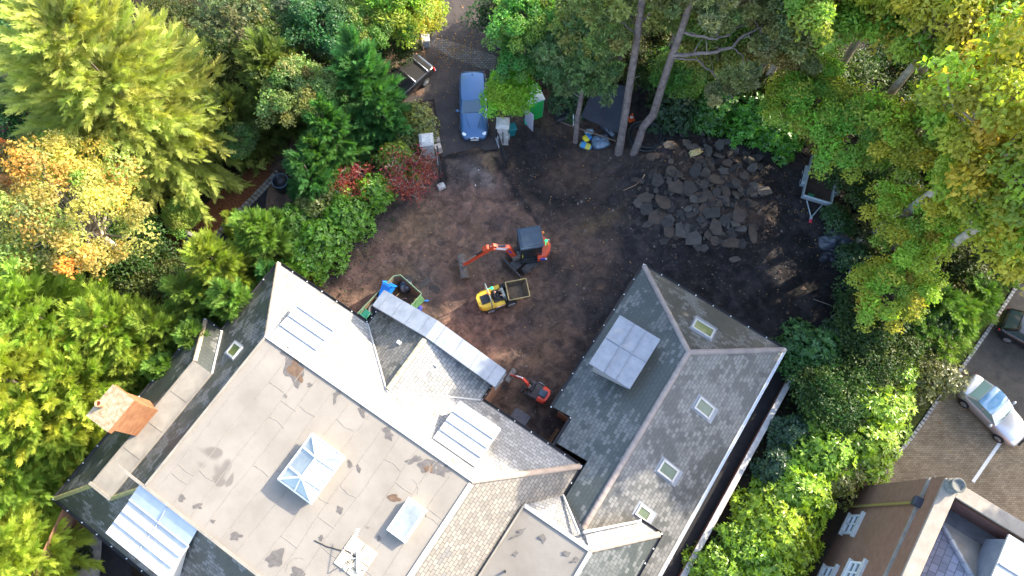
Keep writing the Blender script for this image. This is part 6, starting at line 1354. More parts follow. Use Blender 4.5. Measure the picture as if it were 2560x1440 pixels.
s = MB(); prof = [(1.82+.2*math.cos(a), .26+.2*math.sin(a)) for a in [R(60)+R(200)*k/7 for k in range(8)]]; inn = [(1.82+.175*math.cos(a), .26+.175*math.sin(a)) for a in [R(260)-R(200)*k/7 for k in range(8)]]; s.loft([[Vector((x, y, z)) for x, z in prof+inn] for y in (-.42, .42)], 0, True, True, False); s.box((1.76, 0, .5), (.14, .14, .2)); s.build('bucket', M_STEEL, md_)

# ================================================================== TRAILER
M_GALV = mat('galvanised', (.42, .47, .5), .4, metal=.5, noise=.2, nscale=7)
f0, f1 = at(2009, 488, .95), at(2080, 508, .95); rr0 = at(2030, 400, .95)
mid_ = (f0+f1)/2; ta = ang(rr0, f0)
tr_ = thing('flatbed_trailer', 'galvanised plant trailer with a dark board floor, half hidden under oak leaves', 'trailer', (mid_.x, mid_.y, .0), ta)
W2 = (f1-f0).length/2; LT = 3.0
s = MB(); s.box((-LT/2, 0, .5), (LT, W2*2-.1, .08)); s.build('floor', mat('trailer_boards', (.05, .032, .024), .8, noise=.4, nscale=4), tr_)
for sg in (1, -1):
    s = MB(); s.box((-LT/2, sg*W2, .72), (LT, .05, .40)); s.tube([(0, sg*W2, .95), (-LT, sg*W2, .95)], .04, 6); o = s.build('side_rail', M_GALV, tr_)
    s = MB(); s.box((-1.55, sg*(W2+.14), .78), (1.3, .26, .05), bev=.02); s.box((-.86, sg*(W2+.14), .62), (.05, .26, .32)); s.build('mudguard', M_GALV, o)
    wheel(tr_, -1.25, sg*(W2+.14), .28, .2, sg); wheel(tr_, -1.88, sg*(W2+.14), .28, .2, sg)
s = MB(); s.box((0, 0, .74), (.06, W2*2, .36)); s.tube([(0, -W2, .95), (0, W2, .95)], .055, 8); s.tube([(.02, -W2, .85), (.02, W2, .85)], .03, 8); s.build('headboard', M_GALV, tr_)
s = MB()
for sg in (1, -1): s.tube([(0, sg*W2*.55, .45), (1.05, 0, .45)], .04, 6)
s.box((1.1, 0, .48), (.26, .16, .12), bev=.02); s.tube([(.85, .12, .4), (.85, .12, .75)], .03, 6); s.build('drawbar', M_GALV, tr_)
s = MB(); s.box((1.36, 0, .52), (.24, .17, .17), bev=.05); s.build('hitch_cover', mat('hitch_red', (.6, .03, .06), .4), tr_)
t = thing('green_crate', 'small green plastic box in the front corner of the trailer', 'box', tr_.matrix_basis @ Vector((-.2, -W2*.45, .54)), ta)
s = MB(); s.box((0, 0, .12), (.24, .34, .24), bev=.02, taper=1.05); s.build('tub', mat('green_plastic', (.02, .2, .1), .5), t); s = MB(); s.box((0, 0, .255), (.27, .37, .03), bev=.01); s.build('lid', MATS['green_plastic'], t)
# ================================================================== SMALL THINGS ABOUT THE SITE
def gz(p): return yard_z(p.x, p.y)
M_PIL = mat('pillar_stone', (.42, .41, .39), .85, noise=.2, nscale=4, bump=.25); M_BLOCK = mat('concrete_block', (.44, .37, .31), .9, noise=.2, nscale=6, bump=.3)
def pillar(u, v, h, w, label, rz=0.0, courses=4):
    b = at(u, v, 0); t = thing('gate_pillar', label, 'pillar', b, rz, 'stone gate pillars')
    s = MB()
    for k in range(courses): s.box((0, 0, (k+.5)*h/courses), (w, w, h/courses-.012), bev=.015)
    s.box((0, 0, h/2), (w-.03, w-.03, h)); s.build('shaft', M_PIL, t)
    s = MB(); s.box((0, 0, h+.05), (w+.18, w+.18, .1), bev=.02); s.box((0, 0, h+.16), (w+.1, w+.1, .14), bev=.03, taper=.75); s.build('cap', M_PIL, t); return t
pl = pillar(1074, 386, 1.75, .72, 'left stone gate pillar beside the stacked concrete blocks', .12)
pr_ = pillar(1258, 350, 1.95, .66, 'right stone gate pillar below the round green tree', -.05)
s = MB(); s.box((.36, .1, .55), (.14, .7, .08)); s.box((0, -.36, .5), (.7, .1, .9)); s.build('ledge', M_PIL, pr_)
s = MB(); s.box((.02, -.42, .95), (.05, .05, 1.3)); s.build('post_box', M_GUT, pr_)
for u, v, l in ((1063, 112, 'squat white gate post beside the far end of the pickup'), (1255, 112, 'white gate post in the leaves right of the cobbled strip')):
    b = at(u, v, 0); t = thing('gate_post', l, 'post', b, .15); s = MB(); s.box((0, 0, .35), (.62, .62, .7), bev=.02); s.build('shaft', M_PIL, t); s = MB(); s.box((0, 0, .75), (.74, .74, .1), bev=.02); s.build('cap', M_PIL, t)
for i, (u, v, z, l) in enumerate(((1088, 338, .0, 'concrete block farthest from the house, right of the shrub'), (1074, 330, .0, 'concrete block tucked behind the row, touching the shrub'), (1092, 352, .0, 'second concrete block of the row beside the left pillar'), (1097, 380, .22, 'tall concrete block at the near end of the row'), (1097, 380, .0, 'concrete block under the tall one at the near end'))):
    b = at(u, v, 0); s = MB(); s.box((0, 0, .11 if z == 0 else .27), (.44, .36, .215 if z == 0 else .52), bev=.012)
    o = s.build('concrete_block', M_BLOCK, loc=(b.x, b.y, z+.02)); o.rotation_euler = (0, 0, .1+.08*i); tag(o, l, 'block', 'concrete blocks beside the left pillar')
b = at(1104, 470, 0); s = MB(); s.box((0, 0, .14), (.5, .4, .28), .5, bev=.03, taper=.9); tag(s.build('kerb_stone', M_PIL, loc=(b.x, b.y, gz(b))), 'grey stone lump at the free end of the left gate', 'stone')
def gate(p0, p1, label, h=1.35):
    a, b = at(*p0), at(*p1); L = (b-a).length; t = thing('drive_gate', label, 'gate', a, ang(a, b), 'open drive gates')
    s = MB(); s.tube([(0, 0, .12), (L, 0, .12)], .035, 6); s.tube([(0, 0, h), (L, 0, h)], .035, 6); s.tube([(0, 0, h*.55), (L, 0, h*.55)], .03, 6); s.tube([(0, 0, 0), (0, 0, h+.1)], .045, 6); s.tube([(L, 0, .1), (L, 0, h)], .04, 6); s.build('gate_frame', M_GUT, t)
    s = MB(); n = int(L/.13)
    for k in range(1, n): s.tube([(L*k/n, 0, .12), (L*k/n, 0, h+.12)], .013, 5)
    s.build('railing', M_GUT, t)
    s = MB(); s.box((.5, -.1, .6), (.75, .1, .12), bev=.03); s.build('gate_motor', mat('motor_grey', (.25, .27, .29), .5), t)
gate((1098, 394), (1107, 462), 'black railed gate swung open beside the left pillar'); gate((1243, 352), (1266, 424), 'black railed gate swung open beside the right pillar')

# portable toilet
b = at(1330, 284, 0); t = thing('portable_toilet', 'green and grey portable toilet with a white roof, under the pines', 'toilet', b, R(-68))
s = MB(); s.box((0, 0, 1.05), (1.1, 1.1, 2.1), bev=.03); s.build('cabin', mat('toilet_grey', (.20, .22, .30), .55), t)
s = MB(); s.box((.565, 0, 1.05), (.03, 1.0, 2.05)); s.box((.5, -.565, 1.05), (.2, .03, 2.05)); s.build('front_panel', mat('toilet_green', (.02, .30, .06), .5), t)
s = MB(); s.loft([[Vector((x, y, z)) for x in (-.6, .6)] for y, z in ((-.6, 2.1), (-.5, 2.24), (-.2, 2.34), (.2, 2.34), (.5, 2.24), (.6, 2.1))], 0, False); s.box((0, 0, 2.11), (1.2, 1.2, .05)); s.build('roof', mat('toilet_white', (.62, .68, .68), .45, noise=.12, nscale=5), t)
s = MB(); s.box((.95, -.62, 1.0), (.75, .04, 1.9), R(20)); s.build('door', mat('toilet_door', (.45, .46, .55), .5), t)
s = MB(); s.lathe([(.02, 1.9), (.07, 1.95), (.07, 2.45), (.02, 2.5)], (-.45, .4, 0), 10); s.build('vent_pipe', MATS['toilet_white'], t)
def wheelie(name, label, loc, rz, m, tilt=None, group=None, lid=True):
    t = thing(name, label, 'bin', loc, rz, group)
    if tilt: t.rotation_euler = tilt
    s = MB(); o_ = [(-.24, -.22), (.24, -.22), (.24, .22), (-.24, .22)]; i_ = [(x*.86, y*.86) for x, y in o_]
    k0, k1 = .72, 1.12; v = [(x*k0, y*k0, .08) for x, y in o_]+[(x*k1, y*k1, 1.0) for x, y in o_]+[(x*k1, y*k1, 1.0) for x, y in i_]+[(x*k0, y*k0, .12) for x, y in i_]
    s.add(v, [[3, 2, 1, 0]]+[[a+i, a+(i+1) % 4, a+4+(i+1) % 4, a+4+i] for a in (0, 4, 8) for i in range(4)]+[[12, 13, 14, 15]]); s.build('tub', m, t)
    s = MB()
    for i in range(4): s.tube([(o_[i][0]*k1*1.05, o_[i][1]*k1*1.05, .99), (o_[(i+1) % 4][0]*k1*1.05, o_[(i+1) % 4][1]*k1*1.05, .99)], .028, 6)
    s.tube([(-.33, -.18, .97), (-.36, -.18, .93), (-.36, .18, .93), (-.33, .18, .97)], .018, 6); s.build('rim', m, t)
    if lid: s = MB(); s.box((.02, 0, 1.04), (.56, .52, .05), bev=.02); s.build('lid', m, t)
    for sg in (1, -1): s = MB(); s.cyl((-.2, sg*.16, .1), (-.2, sg*.22, .1), .1); s.build('wheel', M_TYRE, t)
    return t
M_TEAL = mat('teal_plastic', (.01, .14, .15), .5); M_BLUEP = mat('blue_plastic', (.01, .18, .62), .45, noise=.1)
b = at(1279, 338, 0); wheelie('wheelie_bin', 'teal wheelie bin behind the right gate pillar', b, .3, M_TEAL)
b = at(1318, 311, 0); t = thing('plastic_tub', 'small turquoise plastic tub in front of the portable toilet', 'tub', (b.x, b.y, gz(b)), .2); s = MB(); s.box((0, 0, .12), (.34, .3, .24), bev=.03, taper=1.15); s.build('tub', mat('turquoise', (.02, .38, .25), .5), t); s = MB(); s.box((0, 0, .25), (.42, .37, .03), bev=.01); s.build('rim', MATS['turquoise'], t)

# tarpaulin shelter
T0 = [(1452, 292, 1.3), (1560, 340, 1.1), (1572, 215, 2.1), (1490, 205, 2.1)]
t = thing('tarpaulin_shelter', 'dark blue tarpaulin roof stretched behind the pine trunks', 'shelter', at(1510, 290, 0)); o0 = at(1510, 290, 0)
s = MB(); P4 = [at(*q)-o0 for q in T0]; n = 14; g_ = []
for i in range(n+1):
    for j in range(n+1):
        a, b2 = i/n, j/n; p = P4[0].lerp(P4[1], a).lerp(P4[3].lerp(P4[2], a), b2); p.z += -.22*math.sin(math.pi*a)*math.sin(math.pi*b2)+.025*math.sin(a*19+b2*7)+.02*math.sin(b2*23); g_.append(p)
s.add(g_, [[i*(n+1)+j, (i+1)*(n+1)+j, (i+1)*(n+1)+j+1, i*(n+1)+j+1] for i in range(n) for j in range(n)], 0, True); s.build('sheet', mat('navy_tarp', (.022, .028, .042), .55, noise=.2, nscale=2), t)
s = MB()
for p in P4: s.tube([(p.x, p.y, -.1), (p.x, p.y, p.z)], .035, 6)
s.build('pole', M_STEEL, t)
# coiled pipe
b = at(1612, 352, 0); t = thing('pipe_coil', 'big coil of black ducting pipe lying behind the pine trunks', 'pipe', (b.x, b.y, gz(b)))
s = MB(); rc = random.Random(4); pts = []
for k in range(7*28): 
    a = 2*math.pi*k/28; q = k/28; r = 1.0+.13*math.sin(q*2.1)+.03*math.sin(a*3+q); pts.append((r*math.cos(a)*1.02+.06*math.sin(q*1.7), r*math.sin(a)+.05*math.cos(q*2.3), .06+.055*q+.02*math.sin(a*2+q)))
s.tube(pts, .052, 7); s.build('duct', mat('duct_black', (.018, .022, .026), .45, spec=.5), t)
s = MB(); s.tube([(pts[-1][0], pts[-1][1], pts[-1][2]), (1.2, -.3, .35), (1.5, -.1, .1)], .05, 7); s.build('loose_end', MATS['duct_black'], t)
# cone
b = at(1576, 302, 0); t = thing('traffic_cone', 'orange and white traffic cone between the two pine trunks', 'cone', (b.x, b.y, gz(b)+.02), .4)
s = MB(); s.box((0, 0, .03), (.42, .42, .06), bev=.015); s.lathe([(.17, .06), (.12, .28)], (0, 0, 0), 16); s.build('cone', mat('cone_orange', (.8, .12, .02), .5), t); s = MB(); s.lathe([(.121, .28), (.086, .45)], (0, 0, 0), 16); s.build('sleeve', M_WHITE, t); s = MB(); s.lathe([(.085, .45), (.03, .68)], (0, 0, 0), 16); s.build('tip', MATS['cone_orange'], t)
# plank, poles, branches
def stick(name, label, cat, pts, r, m, group=None):
    ps = [at(*q) for q in pts]; o0 = ps[0].copy(); o0.z = 0; s = MB(); s.tube([p-o0+Vector((0, 0, gz(p))) for p in ps], r, 7); return tag(s.build(name, m, loc=o0), label, cat, group)
M_WOOD = mat('raw_timber', (.34, .2, .14), .8, noise=.3, nscale=4); M_STICK = mat('dead_branch', (.13, .095, .075), .9, noise=.4, nscale=6)
a, b = at(1628, 304, .12), at(1816, 304, .12); s = MB(); s.box(((b-a).length/2, 0, .16+gz(a)), ((b-a).length, .17, .06), bev=.005); o = s.build('plank', M_WOOD, loc=(a.x, a.y, 0)); o.rotation_euler = (0, 0, ang(a, b)); tag(o, 'long reddish plank lying along the foot of the laurels', 'plank')
stick('metal_pole', 'thin pale metal pole on the ground beside the plank', 'pole', [(1632, 297, .1), (1690, 304, .1)], .025, M_GALV)
stick('white_board', 'short white strip leaning against the slim pine', 'strip', [(1433, 318, .05), (1433, 290, .5)], .04, M_WHITE)
stick('fallen_branch', 'dark branch across the wrapped bundles between the pines', 'branch', [(1395, 305, .2), (1440, 322, .45), (1490, 338, .6), (1540, 356, .5)], [.05, .06, .05, .03], M_STICK)
stick('twig', 'pale bent twig on the dirt left of the rubble', 'twig', [(1556, 484, .05), (1585, 474, .08), (1600, 462, .1), (1606, 452, .06)], [.015, .02, .025, .04], mat('pale_twig', (.42, .25, .13), .8))
stick('twig', 'thin stick on the dark ground above the wing roof', 'twig', [(2030, 750, .05), (2080, 768, .05)], .02, mat('grey_twig', (.22, .18, .15), .8))
stick('cane', 'pale cane standing in the bark bed above the lane', 'cane', [(645, 396, .2), (668, 420, .9)], .02, M_STICK); stick('cane', 'pale cane near the lane gate wall', 'cane', [(505, 565, .2), (528, 588, .8)], .02, M_STICK)
# cement sacks, wrapped bundles
def lump(name, label, cat, u, v, dims, rz, m, seed, extra=None, crease=.12, group=None, n=14):
    b = at(u, v, 0); t_ = MB(); q = random.Random(seed); ph = [q.uniform(0, 6.28) for _ in range(8)]; rings = []
    for i in range(n+1):
        th = math.pi*i/n; ring = []
        for k in range(20):
            a = 2*math.pi*k/20; x, y, z = math.sin(th)*math.cos(a), math.sin(th)*math.sin(a), -math.cos(th)
            x, y, z = [abs(w_)**.62*(1 if w_ >= 0 else -1) for w_ in (x, y, z)]
            w_ = 1+crease*(math.sin(5*a+ph[0]+3*z)*.5+math.sin(9*a+ph[1]-4*th)*.3+math.sin(7*th+ph[2]+2*a)*.4)
            ring.append(Vector((x*dims[0]/2*w_, y*dims[1]/2*w_, (z*.5+.46)*dims[2]*(1+.6*crease*math.sin(4*a+ph[3]))))); 
        rings.append(ring)
    t_.loft(rings, 0, True, False, True); o = t_.build(name, m, loc=(b.x, b.y, gz(b))); o.rotation_euler = (0, 0, rz); tag(o, label, cat, group); return o
def stripes(name, c1, c2, axis=0, scale=3.0):
    g = NG(name, .5, .4); sx = g.n('SeparateXYZ'); g.link(g.tc.outputs['Object'], sx.inputs[0]); f = g.math('GREATER_THAN', g.math('SINE', g.math('MULTIPLY', sx.outputs[axis], scale*6.28)), .1); return g.out(g.mix(f, c1, c2))
lump('cement_sack', 'yellow and blue cement sack, the farther of the two', 'sack', 1467, 350, (.62, .5, .26), .6, stripes('sack_yellow', (.6, .5, .03), (.02, .18, .42), 0, 1.7), 3, crease=.06)
lump('cement_sack', 'yellow and blue cement sack with a grey end, nearest the yard', 'sack', 1463, 370, (.78, .45, .2), -.35, stripes('sack_blue', (.04, .22, .42), (.5, .43, .06), 0, 1.5), 4, crease=.06)
M_WRAP = mat('plastic_wrap', (.05, .08, .12), .28, spec=.7, col2=(.13, .19, .25), nscale=5, bump=.5, bscale=9); M_WRAPD = mat('plastic_wrap_dark', (.03, .035, .045), .3, spec=.7, col2=(.09, .11, .14), nscale=6, bump=.5, bscale=9)
lump('wrapped_bundle', 'dark blue plastic wrapped bundle nearest the tall trunk', 'bundle', 1500, 362, (1.15, .95, .45), .3, M_WRAP, 5); lump('wrapped_bundle', 'long grey plastic wrapped roll leaning under the tarpaulin', 'bundle', 1518, 330, (1.4, .5, .45), -.9, M_WRAPD, 6)
lump('plastic_sheet', 'pale blue crumpled plastic above the yellow sack', 'sheet', 1472, 335, (.6, .4, .3), .2, mat('pale_wrap', (.25, .35, .4), .35, spec=.6, noise=.4, nscale=8), 7); lump('mound_cover', 'black sheeting over a low heap left of the slim pine', 'sheet', 1412, 296, (1.5, .8, .4), .4, mat('black_sheet', (.02, .02, .022), .5), 8)
# tarpaulin heap by the oaks
def heap(name, label, u, v, rx, ry, h, m, seed, rz=0.0):
    b = at(u, v, 0); n = 40; q = np.linspace(-1, 1, n); XX, YY = np.meshgrid(q, q, indexing='ij'); rr2 = np.sqrt(XX**2+YY**2); th = np.arctan2(YY, XX); rim = 1+.22*np.sin(3*th+seed)+.12*np.sin(5*th+2*seed)
    f = np.clip(1-(rr2/rim/.95)**2.2, 0, 1); Zc = h*f**.8*(.55+.9*vnoise(XX*3+seed, YY*3, 1.0, seed, 4))+.10*np.abs(np.sin(XX*7+YY*4+3*vnoise(XX, YY, .6, seed)))*f
    keep = (rr2 < rim*.97); V3 = np.stack([XX*rx, YY*ry, Zc], -1).reshape(-1, 3); id_ = np.arange(n*n).reshape(n, n); kk = keep[:-1, :-1] & keep[1:, 1:] & keep[1:, :-1] & keep[:-1, 1:]
    Fq = np.stack([id_[:-1, :-1], id_[1:, :-1], id_[1:, 1:], id_[:-1, 1:]], -1)[kk]; used = np.unique(Fq); mp = np.zeros(n*n, int); mp[used] = np.arange(len(used))
    o = npmesh(name, V3[used], mp[Fq], m, None, None, True); o.location = (b.x, b.y, gz(b)+.02); o.rotation_euler = (0, 0, rz); return tag(o, label, 'tarpaulin')
M_TARP = mat('grey_tarp', (.028, .034, .046), .45, spec=.5, col2=(.05, .06, .078), nscale=2.5)
heap('tarpaulin', 'crumpled dark blue tarpaulin dumped beside the oak trunk', 2090, 605, 1.25, .75, .55, M_TARP, 3, -.1); heap('tarpaulin', 'flat black sheet spread below the crumpled tarpaulin', 2075, 640, .9, .5, .16, mat('black_tarp', (.016, .018, .024), .5), 5, .5)
b = at(2124, 680, 0); t = thing('plastic_jug', 'white plastic jug lying at the dark edge of the yard', 'jug', (b.x, b.y, gz(b)+.1), 1.0); s = MB(); s.tube([(-.25, 0, 0), (-.15, 0, 0), (.1, 0, 0), (.2, 0, 0), (.28, 0, 0)], [.06, .1, .1, .06, .03], 10); s.build('bottle', M_WHITE, t); s = MB(); s.tube([(.0, 0, .09), (.04, 0, .16), (.16, 0, .15), (.2, 0, .05)], .018, 6); s.build('handle', M_WHITE, t)

# ================================================================== RUBBLE HEAP: one object for every slab
M_SLAB = [mat('slab_grey', (.05, .042, .036), .92, col2=(.085, .074, .064), nscale=3, bump=.7, bscale=22), mat('tarmac_slab_brown', (.05, .036, .028), .95, col2=(.082, .06, .046), nscale=3, bump=.7, bscale=20), mat('tarmac_slab_dark', (.028, .025, .023), .92, col2=(.054, .046, .041), nscale=3, bump=.7, bscale=22)]
rs = random.Random(12); SLAB = []
def slabmesh(i, lx=1.0, ly=.8):
    n = rs.randint(5, 8); pts = []; a0 = rs.uniform(0, 6.28)
    for k in range(n):
        a = a0+2*math.pi*(k+rs.uniform(-.28, .28))/n; r = rs.uniform(.38, .56); pts.append(Vector((r*math.cos(a)*lx, r*math.sin(a)*ly, 0)))
    th = rs.uniform(.08, .14); s = MB(); lo = [p*rs.uniform(.84, .97)+Vector((0, 0, -th)) for p in pts]; e = [p+Vector((0, 0, -.022)) for p in pts]; top = [p*.94+Vector((0, 0, rs.uniform(-.006, .01))) for p in pts]
    # broken edges: one jagged point between corners
    def jag(ring, f, seed): 
        q = random.Random(seed); out = []
        for k in range(len(ring)):
            p0, p1 = ring[k], ring[(k+1) % len(ring)]; out += [p0, p0.lerp(p1, q.uniform(.35, .65))*(1+q.uniform(-f, f*.6))]
        return out
    sd_ = rs.random(); lo, e, top = jag(lo, .10, sd_), jag(e, .10, sd_), jag(top, .10, sd_)
    s.loft([lo, e, top], 0, True, True, False); o = s.build('broken_chunk', M_SLAB[i % 3]); return o
for i in range(18): SLAB.append(slabmesh(i))
used_s = set()
def slab(u, v, size, rz, tilt, lift, lab, k=None):
    k = rs.randrange(len(SLAB)) if k is None else k; src = SLAB[k]
    if k in used_s: o = src.copy(); COL.objects.link(o)
    else: o = src; used_s.add(k)
    b = at(u, v, 0); o.location = (b.x, b.y, gz(b)+.06+lift); o.rotation_euler = (tilt[0], tilt[1], rz); o.scale = (size[0], size[1], 1.0 if size[0] > .5 else .8); return tag(o, lab, 'slab', 'broken tarmac slabs in the rubble heap')
big = [(440, 305, 120, 75), (390, 820, 145, 165), (330, 930, 190, 125), (240, 760, 130, 90), (250, 860, 105, 115), (335, 635, 105, 135), (505, 700, 125, 120), (610, 720, 125, 150), (860, 620, 190, 90), (805, 930, 150, 120), (915, 985, 105, 95), (985, 1165, 150, 100), (660, 1120, 140, 130), (705, 1190, 90, 115), (565, 1040, 130, 160), (450, 1055, 105, 100), (435, 990, 105, 95), (1040, 960, 140, 125), (1180, 1100, 80, 165), (1285, 705, 120, 90), (1190, 665, 100, 80), (742, 672, 80, 90), (890, 300, 80, 110), (1000, 420, 65, 95), (600, 285, 85, 60), (650, 325, 170, 55), (1030, 650, 80, 90), (850, 1050, 90, 150), (1040, 1290, 90, 55), (790, 360, 70, 110), (180, 805, 90, 100), (180, 965, 65, 80), (740, 470, 80, 70), (955, 470, 80, 70), (290, 405, 80, 80), (600, 890, 70, 60), (700, 770, 70, 70), (780, 745, 65, 55), (640, 815, 60, 70), (715, 820, 90, 50), (1100, 580, 90, 100), (1090, 1160, 90, 100), (1060, 1060, 100, 60), (1000, 1020, 80, 70), (930, 720, 70, 120), (840, 1160, 80, 80), (330, 700, 45, 55), (800, 420, 90, 60), (1130, 420, 60, 50), (960, 270, 120, 60)]
for i, (x, y, w_, h_) in enumerate(big):
    slab(1540+x/3.6, 300+y/3.6, (w_/3.6/32, h_/3.6/26), rs.uniform(-.4, .4), (rs.uniform(-.25, .25), rs.uniform(-.25, .25)), rs.uniform(.08, .26), 'large flat slab of broken tarmac in the rubble heap')
n_s = 0
while n_s < 240:
    u, v = rs.gauss(1745, 90), rs.gauss(490, 85)
    if ((u-1745)/165)**2+((v-490)/150)**2 > 1 or (u-1745)*.55+(v-490) > 135 and u < 1700: continue
    n_s += 1; q = rs.uniform(.35, 1.0) if n_s % 3 else rs.uniform(.16, .45); slab(u, v, (q, q*rs.uniform(.6, 1.1)), rs.uniform(0, 6.28), (rs.uniform(-.55, .55), rs.uniform(-.55, .55)), rs.uniform(-.04, .16), 'small chunk of broken tarmac in the rubble heap')
lump('torn_sack', 'torn yellowish sack lying on the rubble heap', 'sack', 1727, 405, (.8, .4, .22), .4, mat('torn_sack', (.42, .33, .15), .8, noise=.4, nscale=8), 12, crease=.3)
for u, v, rz, l in ((1062, 710, .7, 'lifted tarmac slab beside the waste skip'), (1085, 725, -.6, 'cracked tarmac slab at the skip corner'), (1015, 700, .2, 'flat grey tarmac piece above the skip door')): slab(u, v, (1.0, .7), rz, (.06, -.08), -.02, l); 

# ================================================================== WASTE SKIP AND WHAT IS IN IT
zr = 1.15
rim = [at(889, 788, zr), at(984, 690, zr), at(1001, 687, zr), at(1054, 734, zr), at(1002, 792, zr), at(960, 852, zr)]
cs = sum(rim, Vector())/6; cs.z = 0; t = thing('waste_skip', 'green rimmed waste skip full of garden rubbish against the house', 'skip', cs, 0)
s = MB(); O = [p-cs for p in rim]; In = [p*.965 for p in O]; Bo = [Vector((p.x*.86, p.y*.86, .05)) for p in O]; Bi = [Vector((p.x*.83, p.y*.83, .1)) for p in O]
for p in In: p.z = zr
n = 6; v = Bo+[Vector((p.x, p.y, zr)) for p in O]+In+Bi; s.add(v, [[a+i, a+(i+1) % n, a+n+(i+1) % n, a+n+i] for a in (0, n) for i in range(n)], 0); s.add(v, [[2*n+i, 2*n+(i+1) % n, 3*n+(i+1) % n, 3*n+i] for i in range(n)]+[list(range(3*n, 4*n))], 1)
s.build('tub', [mat('skip_green', (.035, .06, .04), .6, noise=.3, nscale=4), mat('skip_inside', (.10, .075, .055), .85, col2=(.2, .14, .08), nscale=2.5, bump=.4)], t)
s = MB()
for i in range(n): s.tube([Vector((O[i].x, O[i].y, zr+.01)), Vector((O[(i+1) % n].x, O[(i+1) % n].y, zr+.01))], .02, 6)
s.build('rim', mat('skip_rim_green', (.17, .27, .17), .6, noise=.25, nscale=5), t)
s = MB(); a, b = at(1052, 737, 1.05)-cs, at(1006, 783, 1.05)-cs; d_ = (b-a).normalized(); q_ = Vector((d_.y, -d_.x, 0)); s.add([a, b, b-q_*.26+Vector((0, 0, -.5)), a-q_*.26+Vector((0, 0, -.5))], [[0, 1, 2, 3], [3, 2, 1, 0]]); s.build('tailgate', mat('skip_gate_green', (.12, .27, .13), .6, noise=.35, nscale=5), t)
def inskip(u, v, z): return at(u, v, z)
p = inskip(952, 757, .8); bb = wheelie('wheelie_bin', 'bright blue bin lying on its side in the skip', p, 0, M_BLUEP, (R(0), R(68), ang(at(958, 752), at(978, 720))), lid=False); bb.scale = (1.3, 1.3, 1.25)
b = inskip(940, 775, .75); t = thing('water_butt', 'black round plastic tub half under the lead verge', 'tub', b, 0); s = MB(); s.lathe([(.34, -.6), (.42, .1), (.44, .14), (.38, .14), (.36, .0), (.3, -.5), (.02, -.5)], (0, 0, 0), 24); s.build('tub', mat('grey_tub', (.06, .065, .075), .5), t)
b = inskip(918, 790, .5); t = thing('garden_chair', 'dark green plastic garden chair thrown in beside the eaves', 'chair', b, .9)
M_GCH = mat('green_chair', (.01, .11, .075), .45)
s = MB(); s.box((0, 0, .42), (.46, .46, .04), bev=.015); s.build('seat', M_GCH, t); s = MB(); s.box((-.24, 0, .68), (.05, .46, .5), bev=.02, ry=-.15); s.build('backrest', M_GCH, t)
for x in (-.2, .2):
    for y in (-.2, .2): s = MB(); s.tube([(x*1.15, y*1.15, 0), (x, y, .42)], .025, 6); s.build('leg', M_GCH, t)
for sg in (1, -1): s = MB(); s.tube([(-.22, sg*.25, .62), (.2, sg*.25, .62), (.2, sg*.23, .42)], .025, 6); s.build('armrest', M_GCH, t)
b = inskip(1000, 757, .55); s = MB(); q = random.Random(9)
for k in range(22):
    p = Vector((q.uniform(-.5, .5), q.uniform(-.6, .4), q.uniform(0, .25))); d = Vector((q.uniform(-1, 1), q.uniform(-1, 1), q.uniform(-.1, .5))).normalized()*q.uniform(.3, .7); s.tube([p, p+d*.5+Vector((0, 0, .05)), p+d], [.025, .018, .007], 5)
tag(s.build('cut_branches', mat('cut_branch', (.32, .2, .12), .85, noise=.5, nscale=5), loc=b), 'tangle of cut branches heaped in the skip', 'branches')
lump('rubbish_bag', 'black rubbish bag in the far corner of the skip', 'bag', 1018, 722, (.8, .7, .7), .4, M_WRAPD, 15, crease=.2)
b = at(1046, 760, 0); t = thing('leaf_blower', 'yellow and blue garden blower standing against the skip door', 'tool', (b.x, b.y, gz(b)), .5); s = MB(); s.ball((0, 0, .35), (.2, .16, .2)); s.box((.05, .1, .5), (.3, .08, .06), bev=.02); s.build('motor', mat('tool_yellow', (.6, .36, .03), .5), t); s = MB(); s.tube([(.1, 0, .3), (.35, -.1, .2), (.6, -.2, .08)], [.06, .05, .06], 8); s.build('nozzle', M_BLUEP, t)
lump('tool_bag', 'navy blue bag on the ground beside the yellow tool', 'bag', 1046, 778, (.55, .4, .35), .8, mat('navy_cloth', (.02, .03, .2), .7), 16, crease=.15)
# things by the wing corner
b = at(1243, 962, 0); t = thing('satellite_dish', 'grey satellite dish on the house wall under the lead verge', 'dish', (b.x, b.y, 1.9), .3); s = MB(); s.lathe([(.01, 0), (.2, .02), (.33, .08), (.40, .14), (.33, .10), (.2, .04), (.01, .02)], (0, 0, 0), 22); s.build('reflector', mat('dish_grey', (.4, .42, .42), .5), t); s = MB(); s.tube([(0, 0, 0), (.1, -.3, -.1), (.0, -.2, -1.9)], .025, 6); s.tube([(-.3, .1, .05), (0, 0, .4)], .015, 5); s.build('bracket', M_STEEL, t)
b = at(1300, 1046, 0); s = MB(); s.box((0, 0, .02), (1.0, .75, .05), bev=.012); o = s.build('manhole_cover', mat('manhole_iron', (.075, .075, .085), .7, noise=.3, nscale=8, bump=.4), loc=(b.x, b.y, gz(b)+.02)); o.rotation_euler = (0, 0, HA); tag(o, 'grey manhole cover in the dirt between the two roofs', 'cover')
b = at(1392, 1050, 0); t = thing('pallet', 'orange timber pallet leaning on the wing wall', 'pallet', hw(-.85, 5.2, 0), HA); s = MB()
for k in range(6): s.box((0, -.5+k*.2, .6), (.025, .12, 1.1), ry=.12)
s.build('board', MATS['cedar_board'], t); s = MB()
for z in (.15, .6, 1.05): s.box((.06+(.6-z)*-.12, 0, z), (.08, 1.1, .09))
s.build('bearer', MATS['cedar_board'], t)

